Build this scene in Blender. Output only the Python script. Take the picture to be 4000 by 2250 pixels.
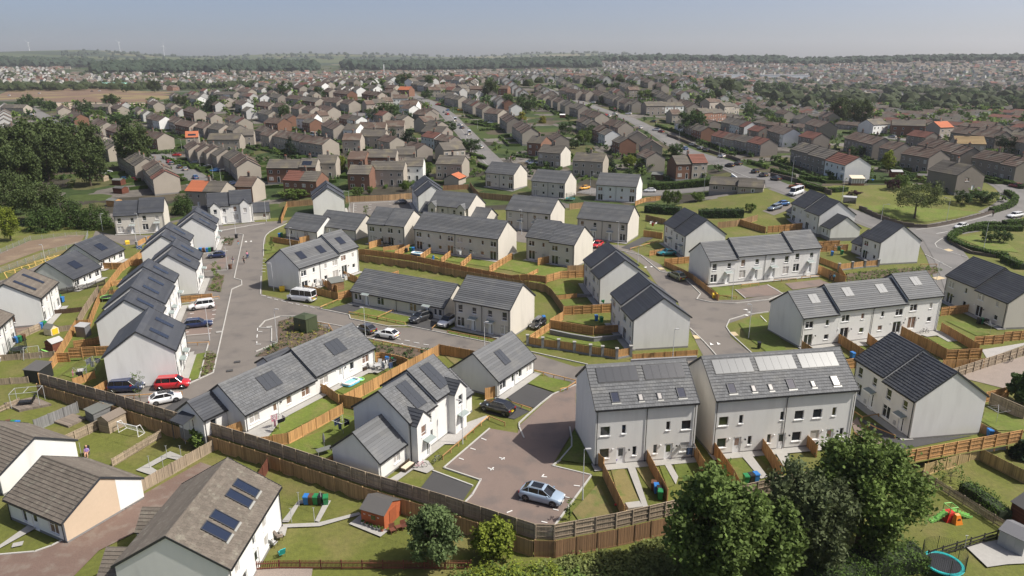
import bpy, bmesh, math, random
import numpy as np
from mathutils import Vector, Matrix
for o in list(bpy.data.objects): bpy.data.objects.remove(o, do_unlink=True)
S=bpy.context.scene
C=S.collection
R=math.radians
HAZE=0.00008
rnd=random.Random(7)
# ------------------------------------------------ camera, sky, sun, exposure
cam=bpy.data.cameras.new('camera'); co=bpy.data.objects.new('camera',cam); C.objects.link(co)
co.location=(0,0,43); co.rotation_euler=(R(90-17.18),0,0)
cam.sensor_width=36; cam.lens=25.155; cam.clip_start=0.5; cam.clip_end=30000
S.camera=co
W=bpy.data.worlds.new('World'); S.world=W; W.use_nodes=True
wn=W.node_tree.nodes; wl=W.node_tree.links
sky=wn.new('ShaderNodeTexSky'); sky.sky_type='NISHITA'; sky.sun_disc=False
SUN_EL=51.0
sky.sun_elevation=R(SUN_EL); sky.sun_rotation=R(96); sky.altitude=100; sky.air_density=0.45; sky.dust_density=2.7; sky.ozone_density=0.1
bgn=wn['Background']; bgn.inputs[1].default_value=0.1
wl.new(sky.outputs[0],bgn.inputs[0])
sun=bpy.data.lights.new('sun','SUN'); sun.energy=3.75; sun.angle=R(0.55); sun.color=(1.0,0.95,0.86)
so=bpy.data.objects.new('sun',sun); C.objects.link(so)
sd=Vector((math.cos(R(SUN_EL))*.987,-math.cos(R(SUN_EL))*.16,math.sin(R(SUN_EL))))
so.rotation_euler=sd.to_track_quat('Z','Y').to_euler(); so.location=(200,0,260)
S.view_settings.view_transform='Standard'; S.view_settings.look='None'; S.view_settings.exposure=0.6; S.view_settings.gamma=1.0
S.render.engine='CYCLES'
# ------------------------------------------------ terrain
H=43.0
def ss(a,b,t):
    t=(t-a)/(b-a); t=0.0 if t<0 else 1.0 if t>1 else t
    return t*t*(3-2*t)
EST={'E1': (-47.25,92.92,0,106.5,10.6,8.8,5.2),'E2': (-55.98,106.84,0,106.5,21.6,8.8,5.2),'E3': (-61.99,134.66,0,106.5,11.6,8.8,5.2),'E4': (-70.85,150.99,0,106.5,11.7,8.8,5.2),'E5': (-72.39,169.86,0,106.5,11.6,8.8,5.2),'E6': (-105.87,187.17,0,17,12.2,8.6,5.2),'E7': (-85.61,199.04,0.2,20,11.8,8.4,5.2),'E8': (-48.59,205.31,1.5,106,11.6,8.7,5.2),'E9a': (-58.91,182.19,0.59,-29,11,8.6,2.6),'E9b': (-50.3,181,1.5,-29,13,8.6,2.6),'E10': (-35.28,171.12,1.5,-26,10.8,8.8,5.2),'E11': (-23.09,165.27,1.5,-28.5,22.8,8.6,5.2),'E12': (-23.12,195.91,1.5,-29,13,8.8,5.2),'E13': (-31.65,225.13,1.5,-76,17,8.4,5.2),'E14a': (-9.44,254.34,2.16,-33,12,8.8,5.2),'E14b': (6.55,239.43,1.5,-30,12.4,8.8,5.2),'E14c': (27.25,230.95,1.5,-22,13.2,8.8,5.2),'E15': (-1.62,188.68,1.5,-28.5,13.2,8.8,5.2),'E16': (16.53,177.48,1.5,-27,13.2,9,5.2),'E17': (3.21,155.8,1.5,-33,12.4,8.8,5.2),'E18': (37.3,171.57,1.15,-80,13,9.6,5.2),'E19': (14.63,139.47,0.17,-81,11.8,9.2,5.2),'E20': (17.29,117.72,0,-81.5,12.4,9.2,5.2),'E21': (-30.41,129.31,0,-29,21.2,8.6,2.6),'E22': (-9.8,115.82,0,-29,10.9,8.6,5.2),'E23': (-42.04,135.6,0,61,17.6,8.8,5.2),'E24': (-32.63,78.68,0,60,24,8.2,2.6),'E25': (-11.57,71.71,0,61,10.6,7.9,5.2),'E26': (-1.95,88.35,0,58,9.8,7.9,2.6),'E27': (9.2,71.01,0,9,11.8,8.7,7.2),'E28': (23.02,73.35,0,9.5,17.5,8.9,7.2),'E29': (46.17,88.81,0,-81.5,11.9,9.3,5.2),'E30': (45.93,106.52,0.02,16.2,27.3,8.3,5.2),'E31': (39.78,139.09,0.53,16.6,26.4,7.8,5.2),'E32': (77.37,195.69,1.43,-84,15,9.6,5.2),'E33': (80.87,160.96,0.59,-80,6.4,9.8,5.2),'E34': (82.31,130,0.16,-84,15.4,9.4,5.2),'E35': (-90.61,151.58,0,88,10,9.4,2.6),'E36': (-87.58,136.61,0,88,9.6,9.4,2.6),'E37': (-81.4,117.16,-0.04,106.5,10.2,9.6,5),'O1': (-51.72,63.54,-1.6,-26,9.2,8.5,2.5),'O2': (-63.53,71.7,-1.6,-26,9.2,8.5,2.5),'O3': (-23.75,50.16,-1.6,88,12.2,9.6,4.6),'G1': (144.08,218.44,6.35,101,12,9.6,5.4),'O4': (-79.18,101.76,-0.68,106.5,9,9,5)}
OLD=[(-360.4,582.3,-57,46,'r','b','brown-roofed brick block at the far head of the left street'),
(-308.4,508,-52,46,'r','b','brick terrace with pale gable below the field,left street'),
(-259.9,450.5,-52,46,'r','b','long brick terrace beside the left street,upper half'),
(-229,411.3,-49,34.4,'r','b','long brick terrace beside the left street,lower half with red end roof'),
(-203.1,383.8,-45,18.7,'r','b','brick semi-detached pair left of the big bare brick gable'),
(-191.1,373.8,-42,20.6,'r','b','brick block with big bare brick gable by the left street'),
(-224.8,373.8,-44,34.4,'r','b','brick terrace behind the dark left wood'),
(-193,338.6,-51,20.5,'g','c','grey-roofed house with pale gable beside the dark left wood'),
(-168.4,307.7,-54,42.4,'g','c','grey harled terrace beside the parked cars near the wood'),
(-140.7,273.7,-58,32,'m','c','grey and red roofed terrace end nearest the new estate on the left'),
(-309.8,627.1,-57,46,'r','c','terrace with pale gable just below the bare brown field'),
(-317.1,582.1,-55,46,'r','b','stepped brown terrace below the bare field behind round trees'),
(-239.7,536.3,-55,46,'r','b','long brick terrace right of the field behind a hedge'),
(-237.8,476.7,-49,27.6,'r','w','white-fronted pair behind the round dark tree'),
(-219.4,465.1,-55,25.3,'r','d','dark fronted end house in the third left row'),
(-201.2,436.5,-49,26,'r','b','brick pair with pale gable in the third left row'),
(-185.1,422.7,-51,21.4,'r','d','low brown pair in the third left row'),
(-163.6,364.6,19,6,'o','c','cream house with orange roof and blue solar panels'),
(-146.5,349.5,2,15.2,'g','c','long cream terrace with grey roof right of the orange roof'),
(-136.1,361.1,14,7.6,'g','c','grey-roofed cream house beside the long cream terrace'),
(-170.2,408,-50,18.5,'g','c','grey-roofed house behind the long cream terrace'),
(-162.5,404.8,-51,23,'g','d','grey-roofed pair behind the long cream terrace'),
(-150,331.7,-61,17.8,'r','c','first of the stepped row above the parked cars'),
(-142.9,325,-62,17.2,'r','c','second of the stepped row above the parked cars'),
(-135.6,316.5,-61,15.3,'r','c','third of the stepped row above the parked cars'),
(-127.8,306.1,-58,13.9,'g','c','fourth of the stepped row above the parked cars'),
(-118.4,295.5,-60,14.5,'g','c','fifth of the stepped row above the parked cars'),
(-111.2,284,-63,21.5,'r','c','nearest of the stepped row above the parked cars'),
(-178.4,455.5,-57,45.2,'m','c','terrace with one orange roof in the third left row'),
(-351.9,588.7,-4,30.4,'g','d','long grey terrace between round trees below the field'),
(-415.5,597.9,-14,23,'g','c','long low grey terrace at the left edge below the field'),
(-287.9,720.9,-42,33.7,'g','w',"white house beyond the dark evergreen at the field's end"),
(-276.4,745.4,-53,45.1,'r','c','cream pair right of the field'),
(-258.8,652.3,-61,46,'r','b','brown row end beside the dark evergreen'),
(-217.1,577.5,-61,46,'r','w','white gabled row end right of the dark evergreen'),
(-304.9,691.6,-52,46,'g','w','low white house beside the bare field'),
(-589.5,1241.4,-56,46,'r','c','cream flats beside the bare field'),
(-506.7,1108.6,98,46,'r','b','brick flats beside the bare field'),
(-219.1,638.3,-67,20.5,'g','w','white gable at the left of the second row'),
(-207.2,629.4,-60,46,'g','d','dark fronted terrace in the second row,first from left'),
(-180.7,589.6,-56,33.5,'r','c','brown-roofed terrace in the second row,second from left'),
(-161.5,559.6,-54,33,'g','b','brown brick terrace in the second row,third from left'),
(-143.3,544.7,-52,32.1,'r','c','terrace with pale gable in the second row,fourth from left'),
(-121.1,519.5,-59,18.7,'r','c','cream gabled pair ending the second row'),
(-188.6,543.3,-53,26.1,'r','b','brick terrace end left of the round dark tree'),
(-170.4,522.1,-52,18.2,'r','c','row behind the round dark tree'),
(-150.2,500.1,-55,15.8,'r','c','red-roofed house right of the round dark tree'),
(-138.5,485,-58,18.2,'r','c','second red-roofed house right of the round dark tree'),
(-129,481.4,-58,26.2,'r','b','house with orange brick gable'),
(-114.9,438.5,40,6,'r','c','cream cross-set house with red roof'),
(-125.9,427.9,-21,11.8,'r','w','white fronted house with patched red roof'),
(-101.4,388.6,-64,28.5,'r','c','house with small white porch behind the long cream terrace end'),
(-142.5,419.9,-45,16.6,'r','b','red-roofed block with cream gable above a clipped hedge'),
(-124.9,361.2,-54,13.5,'r','c','stepped row left of the tall spruce,first'),
(-115.8,352.1,-51,31.8,'r','c','stepped long row behind the tall spruce'),
(-95.2,325.9,-44,18.5,'r','c','large red-roofed block with cream gable'),
(-89.3,261.3,-1,18,'s','b','brown terrace with solar panels on one red roof'),
(-72.7,267.2,-0,7.2,'g','c','tall grey-roofed cream house with chimney'),
(-76.4,238.6,-14,12.2,'m','b','half red half grey roofed pair behind the new estate'),
(-89.5,230.2,-9,6,'r','b','grey-brown roofed house with brick gable behind the new estate'),
(-102.8,223.9,-11,12.2,'n','c','cream pair with half bright orange roof'),
(-57.2,249.1,-7,7.8,'g','b','left brown unit of the terrace with the white end'),
(-50.7,255.3,-4,12.2,'g','c','middle cream unit of the terrace with the white end'),
(-39.4,261.2,0,7,'g','w','bright white end house with pale grey roof'),
(-62.5,273.9,-6,6.8,'r','b','red-roofed house behind the terrace with the white end'),
(-56.3,276.9,-2,11.7,'g','b','grey-roofed pair behind the terrace with the white end'),
(-45.2,282.2,6,7.3,'g','c','tall grey-roofed house below the dark conifers'),
(-76,325.2,-3,8.1,'r','c','cream house with red-brown roof left of the dark conifers'),
(-70.5,336.4,-7,11.8,'g','c','cream terrace left of the dark conifers'),
(-83.9,362.6,-23,7.6,'g','w','low pale house behind the cream terrace'),
(-78.5,367.4,-23,9.4,'r','c','low brown-roofed row above the cream terrace,left'),
(-69.9,364.4,-0,6.7,'r','c','low red-roofed row above the cream terrace,middle'),
(-64.3,370.8,4,9.5,'r','c','larger red-roofed house above the dark conifers'),
(-98.3,498,34,6.1,'r','c','cream cross gable house left of the big round trees'),
(-95.3,507.1,21,8.3,'g','c','grey roof behind the big round trees'),
(-89.3,520.3,39,6.5,'r','c','small red roof behind the big round trees'),
(-87.9,544.9,7,11.2,'r','w','white house with red-brown roof above the round trees'),
(-76.3,496.7,-14,12.5,'r','w','white and brown house right of the round trees'),
(-46.9,390.4,47,8.8,'r','c','cream house with red roof and big pale gable by the central street'),
(-44.1,353.4,-35,13,'g','d','dark grey house beside the central street'),
(-59.3,438.5,-54,13.9,'r','d','brown-roofed house uphill beside the central street'),
(-27.6,292.8,31,9.8,'g','c','grey-brown house with big pale gable at the foot of the central street'),
(-28.2,266.2,-16,10.2,'g','k','half dark half cream house with cream gable behind the garage'),
(-51.4,561.9,-63,26.8,'g','c','upper central street right side,first terrace'),
(-35.6,523.4,-74,44.3,'m','c','upper central street right side,terrace with orange end'),
(-23.7,480.8,-74,18,'r','c','upper central street right side,single block'),
(-17.1,446,-56,15.5,'r','c','central street right side,cream pair'),
(-7.1,419,-82,31.3,'r','d','central street right side,brown-fronted block'),
(-98.1,636.4,-27,11.7,'o','b','brick house with bright orange roof'),
(-112.5,656.4,-48,13.8,'r','b','brick pair left of the orange roof'),
(-119.5,588.5,-55,29.1,'r','b','dark brick terrace in the far middle row,right'),
(-149,617.1,-58,46,'r','b','dark brick terrace in the far middle row,left'),
(-165.6,649.3,-65,25.8,'r','b','small brick pair behind the trees in the far middle'),
(-213.9,725.5,-64,46,'r','b','brick terrace behind the far round trees'),
(-195.8,722.8,-44,19.8,'r','w','white house in the far middle'),
(-186.5,729.1,-60,16.9,'r','b','brown house next to the white house in the far middle'),
(-71.3,632.9,6,10.7,'r','c','cream house with red roof in front of the school,first'),
(-66.2,654.2,29,9,'r','c','cream house with red roof in front of the school,second'),
(-58.7,663.7,24,9.9,'r','c','cream house with red roof in front of the school,third'),
(-51.3,665.7,-30,8.5,'g','c','cream house with grey roof in front of the school'),
(-44.1,651.9,61,21.1,'g','w','white house under the school,left'),
(-34.4,683.9,86,46,'g','w','white house under the school,right'),
(-36.4,645.6,7,11.7,'r','b','brick house left of the tall dark tree'),
(-12.3,653.2,-19,8.8,'r','b','brick house right of the tall dark tree'),
(-138.2,812,-71,45.8,'g','w','white gabled house under the mast'),
(-96.5,718.2,65,12.4,'g','w','white gabled house left of the school'),
(-159.7,668.1,-60,17.4,'g','w','first white gable of the far white row'),
(-152.6,660.6,-58,20.9,'g','w','second white gable of the far white row'),
(-143.1,651.2,-60,20.5,'g','w','third white gable of the far white row'),
(-130.6,656.8,-55,18.5,'g','w','fourth house of the far white row'),
(-148,739,-55,19.8,'g','w','pale house beyond the far white row'),
(16.4,598,-82,16.6,'r','c','upper street row left side,first'),
(20.4,574.3,-79,15.3,'r','c','upper street row left side,second'),
(26.2,565.9,-82,19.5,'r','c','upper street row left side,third'),
(30,544,-83,19.5,'r','c','upper street row left side,fourth'),
(34,520.3,-87,28,'g','c','upper street row left side,fifth'),
(37.8,485.5,-79,20.8,'g','d','upper street row left side,nearest grey block'),
(40.7,647.1,-67,14.1,'r','c','upper street row right side,first'),
(45.1,629.7,-68,19.9,'r','d','upper street row right side,second'),
(54.3,627.5,-75,23,'r','c','upper street row right side,third'),
(65.2,621.7,-83,31.1,'r','c','upper street row right side,fourth'),
(70.4,588.1,-79,29.8,'g','c','upper street row right side,fifth'),
(77.8,569.8,-88,19.8,'g','c','upper street row right side,sixth'),
(77.7,536.4,-86,18.3,'r','d','upper street row right side,seventh'),
(81.8,532,-88,23.3,'g','c','upper street row right side,nearest with pinkish gable'),
(40.7,439.4,-77,26.6,'r','c','red-brown terrace behind the upper street gardens'),
(48,383.4,-74,18.3,'r','d','dark terrace with small chimneys beside the main road'),
(54,341.3,-95,9.9,'g','c','house with broad blank grey gable by the main road'),
(55.3,315.4,-95,13.2,'r','d','dark brown gabled house by the main road'),
(59.8,261.6,11,12,'t','b','brick pair with one bright red roof by the hedge'),
(6.6,316.6,-36,7.2,'g','b','brown house with chimney left of the grey twin'),
(10.4,289.5,-32,10.3,'g','k','half cream half brown house with chimney behind the new estate'),
(22.9,271.8,-22,11.7,'g','c','cream house with chimney behind the spruce'),
(0,374.7,-81,31.1,'r','c','pale gabled house at the foot of the central street'),
(89.7,491.3,16,27.6,'g','w','long house,half white,above the side road'),
(95,435.7,13,6,'r','c','house half hidden by the big round tree'),
(119.2,459.2,49,43.3,'g','b','brown fronted house right of the big round tree'),
(121.5,425.8,-85,46,'t','w','terrace above the main road with white middle and red end'),
(112.9,583.8,-84,31,'g','c','pale gabled row beyond the side road'),
(118.9,538.6,-87,34.7,'r','c','red-brown gabled pair beyond the side road'),
(152.3,568.4,44,20.5,'r','c','brown row beyond the side road'),
(160.3,555.5,39,19.2,'g','c','grey row with white gable beyond the side road'),
(98.6,685.9,-87,44.8,'g','c','upper far row,first'),
(101.3,641.3,16,10.4,'r','d','upper far row,second'),
(115.4,624,-83,21.1,'g','d','upper far row,third'),
(127,363.6,-97,46,'r','w','terrace with white end unit above the main road on the right'),
(105.7,274.3,-87,41.6,'y','w','long terrace with white end house and red end roof'),
(159.4,398.3,-100,46,'r','d','long dark brown terrace behind the white ended one'),
(142.4,311.5,-91,26.1,'r','d','dark terrace with small white gable window'),
(141.6,279.5,-86,9.6,'r','d','short dark block with white gable window'),
(142,263.9,-79,13.8,'r','d','dark block with porch door on its gable'),
(161.7,289.2,-93,31.3,'r','d','long dark red terrace behind the porch block'),
(162,254.5,-87,21.8,'r','d','dark terrace at the right edge'),
(188.4,381.3,32,13.1,'g','w','pale fronted house behind the street lamp'),
(198.1,381.5,-23,15.4,'g','b','brown block with two rows of white windows'),
(214.8,366.5,21,9.3,'o','c','house with orange dormer roof'),
(178.1,291.4,-15,10.8,'l','c','yellowish-roofed house at the right'),
(220.8,322.6,-56,6,'g','c','pale roofed house at the right edge'),
(207.7,581.1,-89,19.3,'r','c','brown row end left of the tall poplars'),
(192.9,504.7,-103,43,'g','c','grey gabled row left of the tall poplars'),
(213.7,511.4,-105,46,'r','c','house below the tall poplars'),
(205.9,342.4,-88,12.4,'r','d','dark red roof behind the orange dormer'),
(207.8,332.5,-87,18.3,'r','d','long dark red roof right of the orange dormer')]
SHEETS=[('road','asphalt','grey asphalt estate road with parking bays',1,[(-56.2,91.1),
(-48,94.4),
(-51.8,105.7),
(-60.6,122.9),
(-62.1,134.7),
(-73.9,165),
(-85.1,203.2),
(-81.3,197.9),
(-73.7,202.3),
(-64.3,202.6),
(-65.6,186.6),
(-57.8,160.4),
(-49.4,134.7),
(-37.8,127.9),
(-32,125.6),
(-28,120.8),
(-21.4,116.1),
(-13.3,115.7),
(0,107),
(9.5,99),
(13.5,100.1),
(29.2,102.5),
(31.9,102.5),
(37.6,103.3),
(35.9,97.9),
(8.8,89.8),
(3.7,97.9),
(-5.1,102.5),
(-11.6,105.7),
(-22.4,109.6),
(-25.5,112.8),
(-31.5,109.1),
(-35.2,89.8),
(-39.2,90.4),
(-38.1,79.6),
(-52.4,86.8)]),
('road','asphalt','asphalt road through the right half of the estate',1,[(22.1,171.9),
(28,165.9),
(33.1,153.4),
(33.4,148.5),
(36.9,148.7),
(38.2,138.2),
(39.7,130.7),
(43.9,130.7),
(56.1,136.3),
(67,140.9),
(66.6,136.3),
(51.8,127.5),
(49.1,127),
(48.1,124.3),
(44.9,123.3),
(37.5,117.6),
(36.4,111.4),
(37.6,103.5),
(29.7,102.7),
(30.5,115.7),
(31.7,130.7),
(29.8,136.4),
(29.2,152.3),
(25.7,164.9)]),
('road','asphalt','asphalt lane between the upper white rows',1,[(-6.1,191.5),
(-1.6,196.7),
(1.6,185.3),
(13.2,186.5),
(17.5,192.7),
(16.3,172.9),
(28,168.8),
(33.5,177.2),
(36.1,177.3),
(26.3,163.9),
(19.4,162.9),
(1.5,172.9)]),
('road','asphalt','asphalt parking court behind the upper gable houses',1,[(-49.4,209.5),
(-51.8,227.5),
(-32.5,232.9),
(-28.2,214.1),
(-28.6,208),
(-46.7,205.1)]),
('parking_court','redtar','reddish brown asphalt parking court',2,[(9,92.9),
(8,80.4),
(4.5,71.1),
(8.7,69.1),
(3.5,58.8),
(0,59.9),
(-5.4,62.8),
(-3.4,68.1),
(-7.6,70.6),
(-2.8,79.8),
(0.7,78.6),
(1,80.7),
(5.7,89.5)]),
('parking_bay','redtar','reddish parking bays before the nearest left gable house',2,[(-59.2,123.5),
(-55.5,128),
(-50.7,112.5),
(-54.6,111.6)]),
('parking_bay','redtar','reddish parking bays by the little tree on the left road',2,[(-69.2,156.1),
(-67.2,165),
(-64.1,152.8),
(-67.8,152)]),
('parking_bay','redtar','reddish parking bay between the two right terraces',2,[(44.7,136.7),
(52.4,140.2),
(53.3,137),
(53.2,133.9),
(45.2,131.8)]),
('parking_bay','redtar','reddish parking bay before the planted bed',2,[(56.1,140.8),
(64.4,143.6),
(65.5,140.2),
(56.2,136.7)]),
('driveway','darktar','dark driveway of the white bungalow by the court',2,[(1.7,93.2),
(5.9,89.8),
(2.9,85.4),
(0,87.3),
(-1.3,89.5)]),
('driveway','darktar','dark driveway beside the black car',2,[(-3.8,85.9),
(0,86.8),
(2.3,84.4),
(0.3,82.2),
(-3.3,83.9)]),
('driveway','darktar','dark driveway beside the front fence',2,[(-8.7,70),
(-4.2,67.1),
(-5.5,62.8),
(-10.2,65.2)]),
('driveway','darktar','dark driveway of the white hatchback by the fence',2,[(-44.9,88.6),
(-43.7,88.1),
(-42,84.4),
(-42.7,82),
(-46.1,83.6)]),
('driveway','darktar','dark driveway beside the minibus',2,[(-34.2,125.7),
(-30.7,129.2),
(-27.2,127.4),
(-28.6,122.6)]),
('driveway','darktar','dark driveway under the charcoal crossover',2,[(-18.3,117.1),
(-13.9,114.9),
(-12.9,120.2),
(-17,123.5)]),
('driveway','darktar','dark driveway at the right gable house',2,[(44.1,83.1),
(48,77.6),
(47.9,77),
(56.2,78),
(45.1,74.4)]),
('driveway','darktar','dark driveway before the long semi on the upper lane',2,[(26.2,166.8),
(33.1,177.8),
(36.1,177.3),
(28.1,164.9)]),
('driveway','redtar','brown path between the right houses and the fence',2,[(44.3,82.8),
(43.3,79),
(45.2,74.4),
(42.9,74),
(42.2,79),
(42.8,81.2)]),
('lane','brickpave','old reddish block-paved lane between the bungalows',2,[(-51.7,57.6),
(-48.9,57.8),
(-45.5,58.4),
(-44.2,60),
(-43.9,60.5),
(-40.3,67.7),
(-36.7,74.5),
(-34.9,73.6),
(-32.2,68.5),
(-39.8,58.4),
(-40.1,54.7),
(-49.2,54.2)]),
('road','asphalt','asphalt road past the left bungalows',1,[(-107.6,166.4),
(-106.1,160.9),
(-103.5,149.2),
(-104.7,147.3),
(-103.2,137.6),
(-103.4,130.9),
(-107.9,137.3),
(-107.7,144.3),
(-106.8,145.4)]),
('road','asphalt','asphalt lane before the upper left pair',1,[(-110.3,183.6),
(-114.2,192),
(-105.6,186.5),
(-95.5,187.1),
(-94.6,193.2),
(-91.7,179.2),
(-97.4,174.9),
(-109,185.9)]),
('bare_ground','earth','bare brown soil of the fenced basin',1,[(-122.7,159.6),
(-123.8,167.9),
(-124.6,180.3),
(-118.4,187.1),
(-114.1,187.1),
(-110.5,178.1),
(-115.5,169.8),
(-115.8,156.1)]),
('driveway','asphalt','driveway under the grey and blue cars by the far bungalow',1,[(71.8,202.8),
(77.7,206.9),
(82,208.3),
(81.5,204.6),
(73.8,198.7)]),
('verge','drygrass','dry sandy verge beside the basin',1,[(-116.8,151.2),
(-115.2,155.3),
(-114.2,167.9),
(-109.4,171.8),
(-108.2,167.4),
(-111.8,151.2)]),
('field','field','bare brown field on the far left',1,[(-620.7,832.1),
(-648,937.6),
(-925.6,1397.8),
(-839.1,1448.8),
(-671,1252.8),
(-416.5,926.9),
(-359,787.8),
(-356.7,721.9),
(-447.6,724.4),
(-500.9,768.1),
(-541.4,724.4)]),
('bare_ground','sand','pale cleared strip below the brown field',1,[(-442.3,715.5),
(-352,712.2),
(-308.3,623.5),
(-401,652.9)]),
('lawn','lawn','long back lawns behind the left gable houses',2,[(-69,97.7),
(-59.6,93),
(-61.7,100.1),
(-65.4,108.3),
(-71.4,117.9),
(-78,137.3),
(-81.1,153.6),
(-88,166.9),
(-88.2,156.1),
(-82,136),
(-78.4,125.6),
(-74.9,119.4),
(-76.2,117.9),
(-72,104.9)]),
('lawn','lawn','lawn strip below the front bungalow',2,[(-30,82.9),
(-26.7,88.4),
(-23.2,87.3),
(-22.7,86.3),
(-27.8,78.6),
(-30.2,77.1)]),
('lawn','lawn','lawn with paddling pool beside the front bungalow',2,[(-25.4,91.5),
(-22.8,95.6),
(-19.9,95.8),
(-19.3,95.4),
(-23,89.4)]),
('lawn','lawn','lawn with rotary dryer left of the dormer house',2,[(-27.3,75.1),
(-23.7,79),
(-21.9,83.6),
(-20.1,82.9),
(-19.1,78.1),
(-20.1,74.7),
(-21.3,72.2),
(-23.2,73.3)]),
('lawn','lawn','grass slip between the two timber fences',2,[(-20.6,88.4),
(-17.8,92.9),
(-17.3,91.1),
(-19.9,87.6)]),
('lawn','drygrass','yellowed grass behind the court bungalow',2,[(-10.8,103.9),
(-7,102.5),
(-8.6,99.6)]),
('lawn','lawn','front lawn of the court bungalow',3,[(1.7,93.4),
(3.4,96),
(8.5,93.4),
(7.1,90.3),
(6,90)]),
('lawn','lawn','front lawn of the long cream bungalow row',2,[(-28.8,124.5),
(-27.4,127.3),
(-24.4,125.1),
(-18.3,122.6),
(-18.6,117),
(-29.7,123.5)]),
('verge','drygrass','grass verge outside the timber knee rail',2,[(-29.4,122.6),
(-18.8,116.9),
(-20.2,116.2),
(-22,116.5),
(-28.9,120.5)]),
('verge','lawn','grass verge behind the minibus',2,[(-35.5,125.8),
(-33.3,130.4),
(-31.9,133.5),
(-30.9,131),
(-33.8,125.6)]),
('lawn','lawn','narrow front grass of the cream semi',2,[(-10.9,114),
(-2.2,109.6),
(-2.8,108.4),
(-10.5,112.5)]),
('lawn','lawn','deep green corner lawn behind the stone piers',2,[(5.3,111.6),
(6.5,111.8),
(13.5,109.6),
(18.1,110.3),
(17.8,105.7),
(7.8,109.4)]),
('lawn','lawn','garden lawn above the block wall',3,[(9.5,118.9),
(14.8,120.8),
(17.5,118.2),
(14.1,116.4)]),
('lawn','lawn','shady lawn left of the twin gable houses,upper',2,[(7.7,136.5),
(11.4,140.2),
(13.2,138.3),
(12.6,135),
(8.8,134.3)]),
('lawn','lawn','shady lawn left of the twin gable houses,lower',2,[(9.2,131.2),
(15.4,132.1),
(15.1,128.8),
(9.7,127.2)]),
('lawn','lawn','back gardens of the long grey-roofed terrace',2,[(-33.9,165.3),
(-23.1,163.4),
(-3.4,153.8),
(0,155.7),
(0,156.1),
(3.3,154.8),
(12,148.2),
(6.9,140.3),
(-0.3,146.7),
(-9.7,151.9),
(-23.3,160.2)]),
('lawn','lawn','large green lawn under the lone spreading tree',2,[(102.1,206.7),
(111.6,207.9),
(126.9,203.9),
(134.4,202),
(126.9,198.8),
(114.7,194.3),
(108.4,195.4),
(103.9,200.7)]),
('lawn','lawn','round hedged lawn at the road bend',2,[(115.3,181.1),
(122.2,183.9),
(124.5,175.4),
(121.1,165.7),
(115.3,168.9)]),
('lawn','drygrass','mown front garden beside the wheelie bins row',2,[(11,71.9),
(12.4,72),
(13.4,61.9),
(11.2,61.6)]),
('lawn','drygrass','narrow garden strip right of the long path',2,[(13.8,71.1),
(15.1,72),
(16.4,65.9),
(14.7,66.3)]),
('lawn','lawn','garden strip right of the second fence',2,[(16.6,71.8),
(17.2,71.5),
(17.5,67.2),
(16.6,66.7)]),
('lawn','lawn','garden with rotary dryer under the town houses',2,[(18.4,72.6),
(20.9,72.9),
(21.3,68.5),
(18.1,68.6)]),
('lawn','lawn','lush garden left of the third path',2,[(24.7,73.9),
(26.2,74.2),
(27,68.5),
(24.8,68.3)]),
('lawn','lawn','lush garden right of the third path',2,[(28.2,74.4),
(29.1,74.4),
(30.5,72),
(28.7,71.2)]),
('lawn','drygrass','dry corner lawn beside the silver-blue car',3,[(6.1,62.3),
(9.3,67.4),
(10.4,60.7),
(7,59.6)]),
('lawn','lawn','grass strip against the town house gable',3,[(5.4,72.2),
(7.3,78.2),
(7.8,79),
(9.3,71.6),
(8.3,71.5)]),
('lawn','lawn','shaded lawn of the right cream house',2,[(76.5,118.8),
(80.9,118.9),
(80.5,112.5),
(77.5,111.6)]),
('lawn','lawn','lawn with concrete pad behind the panelled terrace',2,[(68.8,110.9),
(71.3,111.2),
(73.1,109.2),
(73.4,106.5),
(69.2,105.8)]),
('lawn','lawn','small lawn by the rail behind the panelled terrace',2,[(55.5,107),
(56.6,107),
(56.2,104.7)]),
('lawn','lawn','lawn with rotary dryer at the right edge',2,[(61.5,84.2),
(65.5,82.5),
(64.5,78.9),
(60,79.3),
(59.5,81.7)]),
('lawn','lawn','half shaded green at the right junction',2,[(39.7,117.9),
(43.3,121.1),
(44.9,118.1),
(45.3,116.1),
(43.4,104.9),
(40.1,104.9),
(39.2,110.8)]),
('lawn','lawn','small corner lawn by the yellow bin',2,[(40.1,138.1),
(43.9,138.7),
(43,131.6),
(40.7,133.3)]),
('lawn','lawn','small lawn above the teal car',2,[(32.3,169),
(36.8,172.2),
(36.5,167.3),
(34.9,166.2)]),
('lawn','lawn','lawn behind the rotary dryer with red washing',2,[(37.3,195.4),
(42,194),
(40,185.3),
(35.9,187.7)]),
('lawn','lawn','lawn strip below the upper white semis',2,[(-62.7,175.9),
(-62.2,179),
(-57.1,168.8),
(-59.3,166.4)]),
('lawn','lawn','little green front garden before the left gable house',2,[(-46.3,93.7),
(-49.5,103.7),
(-48.3,104.5),
(-45.2,94.7)]),
('lawn','lawn','narrow green front garden before the second left houses',2,[(-61.7,125.1),
(-62.5,127.7),
(-60.5,128.6),
(-60.7,125.7)]),
('gravel','gravel','pinkish gravel yard at the right edge',1,[(64.6,95.4),
(79.6,103.2),
(80.9,100.1),
(72.7,93),
(69,91.2)]),
('gravel','palegravel','pale gravel by the timber fences at the right',1,[(74.6,105.7),
(79.6,107.3),
(85.9,109.4),
(73.2,102.2)]),
('gravel','palegravel','pale gravel front yard of the dormer house',3,[(-8.5,78.6),
(-7.1,80.1),
(-3.3,83.1),
(-3,82.5),
(-6.8,75.8),
(-8.5,75.8)]),
('flower_bed','soil','planted soil bed behind the panelled terrace',2,[(71.8,147.6),
(80.5,150.6),
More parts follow.
